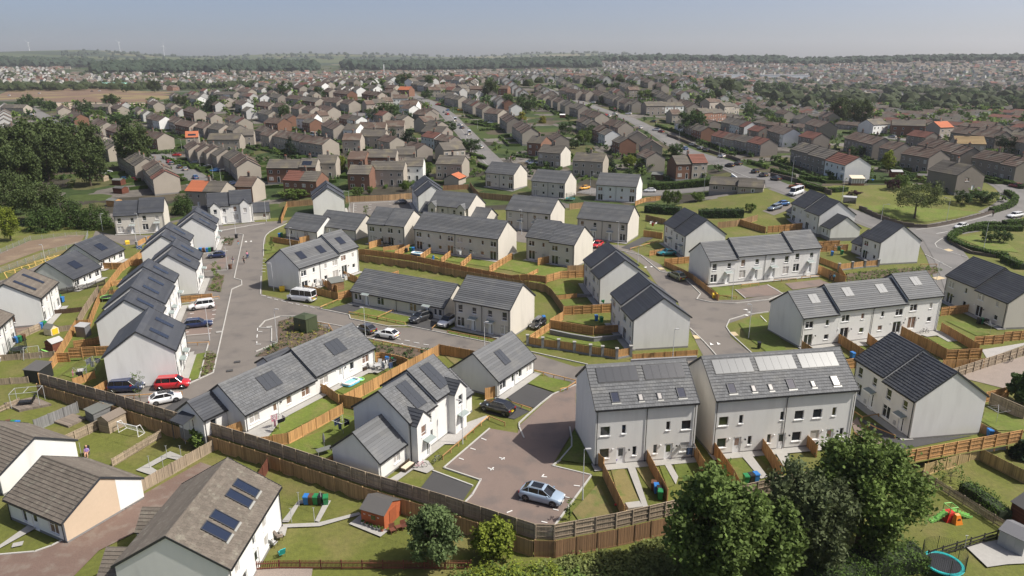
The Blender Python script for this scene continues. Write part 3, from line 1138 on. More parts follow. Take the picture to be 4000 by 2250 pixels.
CARS=[('silver-blue crossover with dark glass roof in the reddish court','suv','silverblue',3.11,64.41,-23),
('black estate car parked on the dark driveway by the dormer house','suv','black',-1.9,84.37,150),
('white hatchback parked against the boundary fence','hatch','white',-46.41,87.15,30),
('bright red people carrier van below the nearest left gable','mpv','red',-47.45,91.68,11),
('navy people carrier below the nearest left gable','mpv','navy',-53.42,90.65,7),
('navy estate car in the reddish left bays','estate','navy',-54.23,116.26,19),
('white compact people carrier in the reddish left bays','mpv','white',-57.64,125.99,-155),
('dark blue hatchback in the upper left bays','hatch','navy',-69.57,163.29,-163),
('white small hatchback parked beside the soil bed','hatch','white',-20.74,111.18,157),
('dark grey hatchback just behind the front bungalow roof','hatch','grey',-24.85,113.66,147),
('charcoal crossover on the drive of the cream bungalow row','suv','charcoal',-16.06,119.35,-132),
('white crossover with black roof between the cream houses','suv','white',-11.16,117.33,-118),
('white minibus with ladder rack at the roadside','van','white',-40.38,130.73,161),
('black saloon with roof box in the narrow drive','hatch','black',4.48,116.22,-117),
('bright red hatchback at the upper semi','hatch','red',20.56,167.63,-121),
('teal sports car on the drive below the right gable semi','coupe','teal',35.92,161.16,-164),
('olive green crossover driving on the right estate road','suv','olive',34.5,143.79,113),
('grey hatchback in the upper parking court','hatch','grey',-35.24,224.16,-165),
('grey estate car beside the far right bungalow','estate','steel',75.75,203.71,-150),
('blue hatchback beside the far right bungalow','hatch','blue',78.9,206.72,-171),
('white hatchback at the road bend by the round hedge','hatch','white',121.21,189.36,-156),
('white car parked at the right edge of the bend','estate','white',141.52,198.36,-161),
('dark red car at the right edge behind the hedge','hatch','darkred',159.55,225.78,132),
('orange crossover on the main road','suv','orange',88.65,222.39,150),
('white van behind the stepped right house','van','white',86.47,216.5,-142),
('black saloon on the main road near the lamp','hatch','black',87.82,238.5,111),
('dark saloon at the junction of the main road,first','hatch','black',83.69,276.95,119),
('dark saloon at the junction of the main road,second','hatch','charcoal',87.61,279.18,103),
('black hatchback low on the main road,left','hatch','black',87.39,258.18,96),
('black hatchback low on the main road,right','hatch','charcoal',87.17,248.56,102),
('white hatchback on the main road below the first lamp','hatch','white',87.72,302.33,108),
('dark crossover on the main road behind two silver cars','suv','charcoal',87.54,325.93,100),
('silver hatchback on the main road,upper','hatch','silver',86.2,346.61,116),
('silver hatchback on the main road,lower','hatch','silver',86.84,334.36,108),
('blue hatchback beside the red-roofed brick pair','hatch','blue',79.54,332.86,95),
('white crossover in front of the big round tree','suv','white',78.82,399.13,143),
('dark red hatchback in front of the big round tree','hatch','darkred',79.88,391.26,121),
('black saloon by the brown boundary fence on the side road','hatch','black',85.27,442.28,136),
('white car at the top of the main road','hatch','white',69.03,493.59,125),
('white estate car before the upper street row','estate','white',78.23,493.9,142),
('red and white car pair front at the upper street','hatch','red',61.82,483.6,98),
('white small car behind the dark terrace roof','hatch','white',63.2,476.62,104),
('red car before the upper street hedges','hatch','red',73.89,531.64,111),
('white pickup at the upper street','hatch','white',72.01,409.79,103),
('white car at the upper left of the main road','hatch','white',64.54,586.95,150),
('white panel van on the central street','van','white',-22.37,382.77,96),
('navy hatchback on the central street','hatch','navy',-28.2,409.91,117),
('white hatchback on the central street above the navy one','hatch','white',-30.11,423.63,131),
('white large van higher on the central street','van','white',-34.68,447.81,96),
('red car high on the central street','hatch','red',-42.87,485.22,121),
('silver car high on the central street','hatch','silver',-45.87,500.38,112),
('blue car high on the central street','hatch','blue',-45.03,514.38,113),
('red hatchback beside the dark conifers','hatch','red',-40.27,350.15,129),
('white car at the foot of the central street','hatch','white',-14.33,336.2,109),
('white parked car behind the central street hedge','hatch','white',-12.61,435.81,163),
('yellow car on the upper central street','hatch','yellow',-36.48,516.71,-174),
('red car behind the upper central street','hatch','red',-55.92,556.88,160),
('red hatchback by the cream gable in the second row','hatch','red',-101.57,456.34,149),
('white car below the red hatchback in the second row','hatch','white',-100.29,446.17,149),
('black car below the red hatchback in the second row','hatch','black',-95.84,442.31,148),
('white van at the end of the stepped row','van','white',-105.29,387.02,133),
('yellow hatchback behind the back white semi','hatch','yellow',25.46,250.06,-148),
('white car behind the right back semi','hatch','white',47.62,245.98,180),
('silver crossover left of the back grey twin house','suv','white',8.86,292.2,-159),
('blue-grey car left of the back grey twin house','hatch','steel',7.44,295.96,-155),
('silver hatchback on the left street','hatch','silver',-134.76,296.18,124),
('dark hatchback on the left street behind the silver one','hatch','charcoal',-139.86,302.42,128),
('blue-grey hatchback on the left street','hatch','steel',-147.85,312.43,127),
('red car at the head of the left street','hatch','red',-151.27,317.57,127),
('blue hatchback lowest on the left street','hatch','blue',-122.45,276.88,127),
('navy car in the upper left street','hatch','navy',-174.21,343.55,133),
('silver car by the hedges of the left street','hatch','silver',-127.93,302.04,143),
('blue estate behind the hedge of the left street','estate','blue',-120.25,290.42,-174),
('silver car before the stepped row','hatch','silver',-138.45,314.98,-165),
('red car on the green before the stepped row','hatch','red',-157,338.33,175),
('blue saloon in the yard beside the dark wood','hatch','blue',-149.2,274.2,178),
('dark red car in the yard beside the dark wood','hatch','darkred',-144.92,273.07,178),
('white car in the yard beside the dark wood','hatch','white',-162.76,288.81,-152),
('white car by the bend of the upper left street','hatch','white',-287.25,472.52,145),
('white car farther up the left street','hatch','white',-317.42,510.09,149),
('white van at the top of the left street','van','white',-386.13,589.47,170),
('white car on the field road,left','hatch','white',-578.24,851.52,158),
('white car on the field road,middle','hatch','white',-580.38,909.67,156),
('white car on the field road,right','hatch','white',-580.12,1042.69,176),
('grey car on the field road','hatch','grey',-577.04,1018.63,167),
('white car behind the orange-roofed pair','hatch','white',-100.6,251.74,155),
('blue car behind the orange-roofed pair','hatch','navy',-102.89,262.19,-150),
('pale car before the dark mid terrace on the right','hatch','silver',193.05,369.65,120)]
TREES=[('big broadleaf tree at the bottom right,left of the pair','maple',17.7,53.4,11.4,9.5),
('broadleaf tree at the bottom right corner behind the shrubs','maple',22.8,53.4,8.5,5.3),
('dark grey-green tree in the middle of the right clump','willow',27,56.2,10.7,8.5),
('tall light green tree behind the right clump','maple2',33.8,59.4,11.5,11.7),
('feathery grey-green tree inside the garden above the picket','feather',-7.2,56.2,6.5,6.1),
('yellow-green shrub by the lower fence','lime',-1.7,57.6,3.9,5.6),
('small round tree at the block-paved lane fence','lime2',-38.2,78.2,2.4,2.6),
('lone spreading tree on the big lawn','lawn',112.6,197,10.4,13.4),
('big round tree beside the main road','round',94.8,383.8,13.7,16.6),
('tall spruce beside the stepped row','spruce',-98.6,321.3,9.8,6.8),
('small spruce before the cream chimney house','spruce',38,277.5,7.4,5.5),
('tall poplar clump at the right,left','dark',222.8,497.9,17.6,16),
('tall poplar clump at the right,right','dark',222.3,466.7,16.5,14.3),
('dark conifer clump,left','conifer',-55.4,335.3,9.9,8.9),
('dark conifer clump,right','conifer',-47.2,332.3,10.3,10.7),
('big round tree mass,left','round',-83.1,445.5,8.2,12.4),
('big round tree mass,middle','round',-75.4,449.8,11.2,16.3),
('big round tree mass,right','round',-64,434.4,7.5,11.5),
('tree beside the pale gable at the street foot','round',-17.9,321,6.9,9),
('round tree by the central street','round',-34.4,390.7,6.2,10.4),
('round dark tree in the second row','round',-146.8,473.6,10.9,8.6),
('round tree behind the dark terrace','round',-207.2,677.7,14.9,14.1),
('round tree by the dark terrace right','round',-165.7,636.9,10.7,9.8),
('tree beside the mast street','dark',-106.5,747.6,11.9,13.5),
('tree left of the school','round',-80,715.2,11.9,9),
('tall dark tree right of the school houses','dark',-17.7,608.8,15.7,11.9),
('tree at the right of the school row','round',-2.6,527.1,11.7,8.1),
('lime tree in the front row gardens','lime',-65.6,276,6.8,4.3),
('tree between tall grey house and terrace','lime2',-32.6,273.3,4.9,4.6),
('tree on the village green','round',-70.3,611.3,7.5,11.1),
('round tree left of the mid terrace','round',-254.7,479.6,8.6,12),
('round tree left of the long grey terrace','round',-333.2,573.8,12.4,12),
('tree right of the long grey terrace','lime2',-303.8,534.8,7.4,10.4),
('pale tree at the left edge,first','round',-423.8,645.6,13.5,15.3),
('pale tree at the left edge,second','round',-425.2,664,9.5,9.2),
('pale tree at the left edge,third','round',-397.4,633.9,8.3,11.5),
('twin crowned tree below the field','dark',-356.7,657.5,12,15.6),
('dark evergreen right of the field','conifer',-240.5,591.3,13.1,13.2),
('dark tree left of the evergreen','dark',-301.1,670.5,9.6,12.1),
('tree beside the flats','dark',-447.1,928.6,15.4,16.8),
('tree before the flats','round',-486.2,934.3,7.7,13),
('tree left of the flats','round',-583.7,1178.9,9.1,9.8),
('round bushy tree by the field corner','lime2',-339.3,697.6,6.8,13.6),
('tree behind the long cream terrace','round',-135.7,366.7,5.4,6.2),
('tree beside the third left row','round',-230.5,483.2,5.8,7.4),
('broad tree in the upper street gardens','round',9.5,504.6,12.8,14.8),
('tree in the upper street gardens,low','round',28.4,386.5,6.2,8.6),
('dark round tree behind the dark terrace end','round',41.5,371,6.4,9.9),
('lime tree below the dark round tree','lime2',34.2,347.4,7,8.3),
('bush tree behind the brown house','round',28.5,335.2,5,6.1),
('yellowish small conifer in the street gardens,left','gold',6.2,456.6,6,6.4),
('yellowish small conifer in the street gardens,right','gold',18.2,440.2,5.5,5.5),
('dark tree before the upper street row','conifer',70,581.1,7.2,8.9),
('tree behind the upper rows','round',76.7,716.8,9.8,17),
('narrow dark tree behind the upper rows','conifer',90.3,718.4,7.5,7),
('tree right of the narrow dark tree','round',97.7,694.3,6.7,14.5),
('lime tree at the side road','lime2',111.3,617.8,8.4,14.6),
('round tree right of the pale gables','round',151.3,581.2,12.1,13.8),
('grey-green tree beside the brown gable','round',70.6,312.8,5.9,7.5),
('yellow-green bush behind the hedge house,left','lime',46,281.9,5.8,7.5),
('yellow-green bush behind the hedge house,right','lime2',52.3,280.1,5,7.5),
('tall dark tree by the right valley','dark',229.2,787.3,16.2,14.2),
('tree by the right valley','round',341.8,1090.6,12.6,18.2),
('tree group at the right valley edge','round',312.6,931,18,19.4),
('tree beside the terrace with white middle','round',183.9,565.8,8.9,13.4),
('dark tree right of the terrace with white middle','round',194.2,564.2,8.9,10.2),
('yellow-green tree beside the dark block','lime',133.6,255.6,7.2,6.1),
('shrub tree by the long dark terrace','round',139.2,291.9,4.4,6.6),
('purple-leaved tree behind the lawn','purple',118.4,221.8,3.7,4.1),
('green shrub tree beside the purple one','lime2',121.7,223,4.8,4.4),
('dark pine at the right edge','pine',208.5,306.9,6.8,8.6),
('round tree in the right valley,first','round',550.7,902.2,11.7,27.6),
('round tree in the right valley,second','round',596.6,946.9,12.3,22.4),
('round tree in the right valley,third','round',567.9,988.1,14.1,26.1),
('round tree in the right valley,fourth','round',505.7,752,12.7,20.9),
('round tree in the right valley,fifth','round',340,609.4,9.6,12.7),
('round tree in the right valley,sixth','round',353,657.1,7.7,12.8),
('round tree in the right valley,seventh','round',589.8,1161,10.5,24.2),
('round tree in the right valley,eighth','round',718.3,1380.3,16,24.9),
('round tree in the right valley,ninth','round',617.5,1302.9,18.5,25.3),
('round tree in the right valley,tenth','round',578.4,1386.1,10.7,21.2),
('round tree in the right valley,eleventh','round',609,1540.7,14.8,30),
('round tree in the right valley,twelfth','round',372.9,1038,20.1,31.7),
('round tree in the right valley,thirteenth','round',422.4,864.8,8.5,13.2),
('round tree in the right valley,fourteenth','round',608.3,1386.5,14.3,21.2),
('round tree in the right valley,fifteenth','round',714,1303.8,13.4,29),
('round tree in the right valley,sixteenth','round',849.2,1433.9,14.7,39.8),
('round tree in the right valley,seventeenth','round',775.8,1196,15.4,24.9),
('round tree in the right valley,eighteenth','round',420,807.9,7.4,20.2),
('tree behind the pale gables,left valley','lime2',305.8,862.1,6.7,19.2),
('round tree in the right valley,nineteenth','round',380.7,938.2,9.8,26.1),
('round tree in the right valley,twentieth','round',432.7,982.5,7.7,20.5),
('lime bush at the valley row','lime2',194.1,532.3,4.9,8.9),
('tall old tree at the front of the left wood','dark',-188.1,286.8,21.7,24.2),
('tall old tree at the left edge of the wood','dark',-192.9,272.5,20.3,19.9),
('leafy tree at the right of the left wood','round',-193,324.7,10.6,15),
('dense tree below the left wood,centre','dark2',-136.3,203.8,11.5,15),
('dense cypress below the left wood,right','cypress',-124.5,198.4,7.6,11.8),
('dense cypress beside the upper left pair','cypress',-115.7,195.8,6.7,9.2),
('dense cypress at the centre of the wood edge','cypress',-128.6,193.2,6.6,10.4),
('small leafy tree at the left edge by the basin','lime',-129.5,180.3,9.1,6.7),
('dense tree at the left of the wood edge','dark2',-150.7,212.5,13.1,12.6),
('bushy tree in the middle of the left wood','dark',-184.3,299.2,10.2,16),
('leafy cypress left of the dormer pair','cypress',-99.7,214.9,6.4,7.6),
('young leafy tree beside the dormer pair','lime2',-100,232.1,3.6,5.2),
('lime shrub by the parking court fence','lime2',-36.8,247.6,4.1,3.1),
('shrub behind the brown fence,left','lime2',-51.9,238.5,3.2,4.4),
('young shrub behind the brown fence,right','lime2',-48.3,242.4,2.9,2.4),
('spreading bush behind the upper left fence','lime2',-72,234.2,3.5,8.6),
('leafy poplar sapling by the tall hedge,left','lime2',48.5,221.6,5,3.4),
('leafy poplar sapling by the tall hedge,right','lime2',51.1,220.5,4.7,3.4),
('round bush beside the far bungalow','lime2',58.3,222.6,3,4.7),
('young tree at the far bungalow','lime2',68.4,202.5,2.6,3.2),
('dense bush row above the big lawn,left','round',132.7,208.9,4.1,5.6),
('dense bush row above the big lawn,right','round',140,209.9,3.8,7.7),
('round garden bush inside the hedge,left','round',120.6,176.4,3.3,4),
('round garden bush inside the hedge,right','round',123.7,175.4,3.1,4),
('dark bush at the right edge of the gravel yard','round',68.2,86.8,4,3.5),
('bare branched shrub beside the pale fence','bare',49,70.1,2.8,3.8),
('dark conifer at the right edge by the pale fence','conifer',61,75.6,2.7,2.9),
('birch sapling below the nearest left gable','sapling',-50,87.5,4.9,1.6),
('sapling with timber guard at the court corner','sapling',5.7,61,2.7,1.1),
('young tree in the left roadside bed','sapling2',-62.9,146.5,3.7,1.9),
('young tree in the upper parking court','sapling2',-42.5,205.1,3.6,1.5),
('young tree by the road fence of the upper bungalows','sapling2',-58.7,169.8,3.7,1.5),
('purple shrub on the main road bank','purple',103.8,215.5,1.8,4.3)]
HEDGES=[('tall clipped hedge beside the back road',2.4,2.2,[(47.6,250.1),(60.6,249.4),(72.3,246.9)]),('long dark hedge left of the far bungalow',2.2,2.6,[(40,211.3),(49.2,205.8)]),('long dark hedge below the far bungalow',2.2,2.6,[(53,200.3),(65.1,198.6)]),('round clipped hedge at the road bend,outer',1.3,1.6,[(136.5,187.7),(122.1,187.6),(112.8,179.4),(110.3,171),(112.2,162.5),(115,160.7)]),('round clipped hedge at the road bend,lower',1.4,1.6,[(112.6,158.6),(112,151.1)]),('clipped hedge above the side road',1.4,1.5,[(122.1,187.3),(127.6,190.5),(132.4,190.6)]),('clipped hedge at the right edge',1.6,2,[(133.9,191.2),(140.6,192.5)]),('long hedge on the main road bank,lower',1.3,1.4,[(93.3,233),(93.2,223.7),(97.7,219.5),(103.8,220.7)]),('clipped hedge before the white ended terrace',1.4,1.4,[(95.6,238.2),(100.8,234.6),(104.9,236.7)]),('long hedge on the main road bank,upper',1.2,1.3,[(92.9,256.9),(94.8,240.4)]),('hedge on the bank under the round tree',1.3,1.5,[(83.3,423.1),(88.5,391.6),(93.5,364.1),(94.9,336.3),(92.6,306.5)]),('garden hedge below the white middle terrace,upper',1.2,1.3,[(94.1,372.6),(112.6,393.5),(115.3,384.2)]),('garden hedge below the white middle terrace,lower',1.2,1.3,[(96.9,345.4),(118.1,368)]),('hedge right of the big round tree',1.4,1.6,[(105,406.2),(115,422.9)]),('green garden hedge on the right bank,first',1.1,1.2,[(91.4,309.6),(104.4,309.2)]),('green garden hedge on the right bank,second',1.1,1.2,[(92.7,282.9),(94.1,264.6)]),('hedge bank beside the right edge road',1.3,1.5,[(159,241.1),(160.2,231.7),(159.8,223.5)]),('clipped hedge row above the retaining wall at the bend',1.4,1.6,[(136.8,201.7),(145.4,206.8),(150.8,212.9),(151.7,218.7)]),('left street hedge,first',1.2,1.2,[(-210.2,387.9),(-194.8,372.3),(-179.4,356.1)]),('left street hedge,second',1.2,1.2,[(-175.2,350.5),(-169,346.6),(-162.9,356.5)]),('left street hedge,third',1.2,1.2,[(-160.8,332.9),(-152.7,323.1),(-142.7,313.5)]),('left street hedge,fourth',1.2,1.3,[(-144.7,300.1),(-132.6,282.2),(-122.8,269.5)]),('left street hedge,fifth',1.2,1.2,[(-118.6,278.6),(-113.1,282.5)]),('left street hedge,sixth',1.2,1.2,[(-114.1,274.1),(-107.5,274.7)]),('left upper street hedge',1.2,1.2,[(-268.4,443.8),(-234.1,413.2)]),('hedge before the long brick terrace right of the field',1.3,1.6,[(-233.5,523.8),(-211.8,503.8)]),('dark clipped hedge by the red-roofed block',1.6,1.8,[(-135.9,430),(-127.7,426)]),('hedges at the cream gable,first',1.2,1.2,[(-124.6,516.8),(-110,491.4)]),('hedges at the cream gable,second',1.2,1.2,[(-109,458.1),(-101.9,465.8)]),('hedge beside the central street foot',1.3,1.5,[(-18,315.5),(-11.6,304.7)]),('hedge at the estate end of the central street',1.3,1.5,[(-13.4,289.2),(-9.2,281.3)]),('central street garden hedge,first',1.1,1.1,[(-24,435.1),(-14,419.6)]),('central street garden hedge,second',1.1,1.1,[(-15.7,419.6),(-6.1,424.8)]),('central street garden hedge,third',1.1,1.1,[(-17.7,399.5),(-6.9,404.5)]),('hedge by the cream terrace end',1.2,1.2,[(-89.3,357.7),(-82,349.4)]),('leafy hedge at the bottom edge',1.6,3,[(27,52.9),(31.7,55.4),(35.8,56.3),(38.3,56.6)]),('ivy hedge along the weathered picket',1.2,1.6,[(49.6,68.6),(50.2,66.6),(50.6,63.2)])]
BINS=[('blue',-21.9,66.1,'in the row of five on the old lawn'),('brownbin',-21.4,66.1,'in the row of five'),('green',-20.9,66.1,'left of the black one among the five bins'),('black',-20.4,66.1,'in the row of five on the old lawn'),('green',-19.8,66,'at the right end of the row of five on the old lawn'),('brownbin',15,66.2,'at the back of the town house garden'),('blue',15.2,65.7,'in the town house garden row'),('black',15.4,65.2,'in the town house garden row'),('green',15.4,64.6,'nearest in the town house garden row'),('blue',-18.9,100.5,'on the bungalow patio'),('green',-18,100.3,'on the bungalow patio'),('black',-17.6,99.2,'on the bungalow patio'),('blue',-75.5,168.3,'against the upper left gable,first'),('brownbin',-74.7,168.3,'against the upper left gable'),('blue',-73.9,168.3,'against the upper left gable,second'),('green',-73.4,168.6,'against the upper left gable'),('black',-72.9,169,'against the upper left gable'),('black',-81.7,109.4,'in the row by the left weathered fence'),('blue',-81.4,109.7,'in the row by the left weathered fence'),('green',-81.1,110.1,'in the row by the left weathered fence'),('brownbin',-80.9,110.7,'in the row by the left weathered fence'),('blue',-81,115.6,'under the left white house,left'),('green',-81,116.5,'under the left white house,right'),('brownbin',-64.9,82.8,'by the climbing frame garden'),('green',-64.2,82.7,'by the climbing frame garden'),('blue',-63.6,82.6,'by the climbing frame garden'),('black',-24.6,162,'behind the terrace divider'),('green',-23.8,162.8,'behind the terrace divider'),('blue',-23.2,162.9,'behind the terrace divider'),('blue',-61.1,183.6,'behind the upper bungalow fence'),('green',-60.6,184,'behind the upper bungalow fence'),('black',81.4,117.4,'on the shaded right patio'),('green',81.9,117.4,'on the shaded right patio'),('black',82.3,116.9,'on the shaded right patio,right'),('blue',52.4,102.1,'in the alley behind the town houses'),('blue',57.9,77.6,'at the right edge of the dryer lawn'),('green',25.2,67.5,'behind the big tree'),('black',25.8,67.7,'behind the big tree'),('blue',26.4,67.9,'behind the big tree'),('blue',14.9,119.2,'in the walled corner garden'),('green',15.7,118.4,'in the walled corner garden'),('green',17.1,128.2,'beside the twin gable house'),('blue',18.6,128.5,'beside the twin gable house'),('blue',74.9,162.3,'on the right patio'),('green',77.6,163.3,'on the right patio'),('black',116.2,233.1,'beside the white end house'),('blue',117.5,233.1,'beside the white end house'),('black',39.4,106.3,'alone on the shaded green'),('brownbin',-62.6,153.2,'alone beside the left road'),('black',-72.2,183,'alone at the far left road'),('blue',5.6,118.9,'behind the black saloon'),('blue',-85.8,129.7,'in the yard of the left white house'),('green',-87.1,130.9,'in the yard of the left white house')]
MISC={'substation': [(-37,114.1),(-34.5,112.7),(-33.4,114.9)],'red_shed': [(-15.35,62.76),(-12.82,61.61),(-11.74,63.43)],'grey_plastic_shed': [(47.26,59.26),(48.06,57.99),(49.43,58.51)],'dark_red_hut': [(51.42,63.77),(51.83,62.26)],'old_wood_shed': [(-52.8,82.1),(-51.5,81.6),(-50.9,83.7)],'flat_shed': [(-56.3,85.3),(-54.4,83.9),(-53.8,85.9)],'deck': [(-60.2,84.4),(-57.3,83),(-56.3,85.3),(-59.5,86.9)],'deck2': [(-69.9,89.3),(-66.4,87.2),(-63.2,89.1),(-66.9,91.3)],'goal': [(-50.2,81.8),(-47.1,80.6),(-46.8,81.7),(-49.8,83)],'red_hut_left': [(-74.9,106.9),(-73.2,106.1),(-73.2,107.8)],'playhouse': [(-79.1,113.3),(-77.4,112.6),(-77.5,114.1)],'grey_store': [(-73,112.2),(-71.3,111.8),(-71.4,113)],'dark_cabin': [(-71.3,96.2),(-69.3,95.8)],'grey_shed_mid': [(-35,136.6),(-33.1,138)],'pool_rect': [(-22.8,92.9)],'pool_round': [(-21.8,94)],'pool_up': [(-21.9,160.2)],'tramp_big': [(39.82,55.66)],'tramp_left': [(-77.9,130.9)],'tramp_left2': [(-78.6,106)],'tramp_up': [(-30,168.8)],'tramp_back': [(18.9,230.1)],'play': [(45.04,63.43)],'swing': [(-75.3,104.2)],'climb': [(-66.2,88.5)],'rot': [(-28.72,79.37),(-20.66,78.49),(61.2,81.4),(80.3,112.6),(19.96,72.66),(37.8,187.7),(-38.8,138.6),(-34.6,142.1),(-11.9,157.5),(-18.2,96.8),(-61.6,97.5),(-8.2,155.7),(10.7,151.9),(77,164.1),(-61.5,93.7),(0.4,155.3)],'walk': [(-62,162.2),(-61,157.4),(-63.3,156.9),(-69.1,175.9),(65.9,142.2),(66.5,141.9),(135.4,198.5)],'sit': [(-50.93,76.05)],'dog': [(69.2,140.2)],'posts': [(-42.02,73.16),(-41.07,75.48),(-40.46,73.16),(-39.41,75.48),(-51.71,76.16),(-22.61,65.79),(-20.25,65.84),(-22.56,62.92),(-20.24,63.01),(42.13,62.43),(43.61,58.51)],'bench_red': [(-11.54,61.45)],'planter_sofa': [(-11.68,70.44)],'parasol': [(-22.01,74.67)],'glass_table': [(-21.73,73.54)],'patio_table': [(-19.9,97.9)],'bbq': [(-21.9,97.5)],'sofa': [(-31.7,80.9)],'chairs': [(-22.93,60.18),(-23.18,59.11),(-21.95,57.63)],'bikes': [(-8.54,71.8),(-10.3,70.54),(69.3,112.7),(75.6,100.5),(-16.86,70.54),(-14.86,69.31)],'pots': [(-15.2,62.51),(-14.7,62.18),(-14.23,61.93),(-13.77,61.61),(-13.4,61.5),(-13.01,61.29)],'yellow_bin': [(39.3,131.9),(-46.1,137),(-97.4,176.5)],'shelter': [(96.8,207.4),(99.9,205.9)],'flag': [(-89.1,165)],'whitetable': [(-32.5,80.1)],'toy_slide': [(-17.6,156.1)],'ball': [(10.59,63.43),(-71.2,108.8)],'bags': [(11.74,71.8),(14.9,72.45)],'netball': [(36.7,55.25)],'pile': [(12.38,63.17)],'mast': [(-322.9,1884.9),(85.75,-502.23)],'school': [(-215.9,1674.9),(-109.7,1592.5),(-92.5,1665.8)],'school2': [(-65.1,1543.7),(-3,1402.2),(25.6,1596.1)],'turb': [(376.92,-762.97),(536.5,-1223.97),(1096.25,-1876.84),(487.66,-904.05)],'warehouse': [(420.4,3635),(45,345.8)],'warehouse2': [(72.5,343.3),(84.4,343.3)],'warehouse3': [(654.5,3517.2),(720.2,3518.3)],'chapel': [(3.9,1466),(25.3,699.1)],'covered_heap': [(-799.6,1379.8),(-691.6,1296.3)],'garage_orange': [(-19,254.4),(-10.1,253.6)],'bungalow_far': [(63.3,229),(72.8,210.3),(75.7,209.5)],'white_table': [(-32.6,80.4)],'conserv': [(108.2,228.3)],'sheds_mid': [(-175.9,294.3),(-159.6,273.9),(-148.9,266),(-140.9,251.5),(-130.7,228.3),(129.1,243.8),(133.9,236.4),(30.5,469.1),(51.6,265.4)],'green_drums': [(-60.3,96.1)],'manhole': [(-48.19,59.26),(-49.6,113.5),(-41.8,100.7),(-41.7,97.4),(-41.9,116)]}
KERBS=[[(-45.8,92.9),(-43.9,96.8),(-55.2,133.5),(-56.6,138),(-55.7,141.1),(-56.9,144.3),(-59,145.8),(-71.8,186.9),(-73.5,188.1)],[(-63.4,199.7),(-65.5,186.6),(-59,164.5)],[(-36.1,126),(-29.5,122.4),(-28.8,120.3),(-21.4,116.4),(-18.2,116.7),(-3,108.4)],[(-49.7,134.7),(-53.8,147.3)],[(-28.3,115.2),(-28.5,115.9),(-34.2,118.7),(-38.9,121.6),(-41.8,121.6),(-43.7,119.2),(-43.6,115.7),(-41.3,115.4),(-39.3,109.1),(-38.2,108.7),(-40.4,104.9)],[(-24.2,110.9),(-17.8,107.8),(-11.9,104.9)],[(2.5,105.1),(11.4,99.8)],[(9,92.5),(5.6,89.5),(0.9,81.2),(0.9,80.1),(1.44,77.44)],[(7.2,80.1),(7.22,77.44),(7.06,75.36),(5.45,72.23),(4.53,71.06),(8.75,69.11),(3.52,58.76)],[(-7.64,70.64),(-2.79,79.75)],[(-7.64,70.64),(-3.41,68.12),(-5.44,62.82)],[(-8.8,70.02),(-4.22,67.06)],[(25.6,163.9),(29.8,160),(31.9,148.4),(36.1,145.2),(37.1,134.2),(35.6,131.1),(37.8,129.3),(42.4,128.7),(49.2,130.6),(53.5,134.2)],[(46.9,123.8),(42.3,122.3),(38.6,119.7),(37,116.1),(36.8,112.8),(37.7,103.7)],[(30.6,115.4),(31.4,109.1),(31.8,103.1)],[(-50.2,224.8),(-46.5,206.5)],[(-50.2,224.8),(-32.1,230.1)],[(44.7,136.7),(45.1,131.5)],[(97.4,163.6),(96.9,151.9)],[(105.7,174.1),(104,170.2),(105.8,161)],[(105.7,174.1),(109.9,178.8),(115,182.7)],[(108.4,188),(118.5,191.3),(131.8,197.7),(143.9,205.7)],[(-48.92,57.77),(-45.88,58.21),(-44.81,59.11),(-43.93,60.42)],[(-80.4,191.2),(-74.2,197.5),(-70.4,200.1)],[(-49.4,108.7),(-45,94.4)],[(-54.5,111.8),(-50.9,112.8)],[(-62.9,128.5),(-56.8,132.1)],[(-74.6,166.9),(-69.5,169.8)],[(-67.7,151.2),(-63.1,152.4)],[(-40,479.4),(-25.1,386.5),(-17,329.4),(-9.8,289.8)],[(81.8,279.2),(83.3,239.7)]]
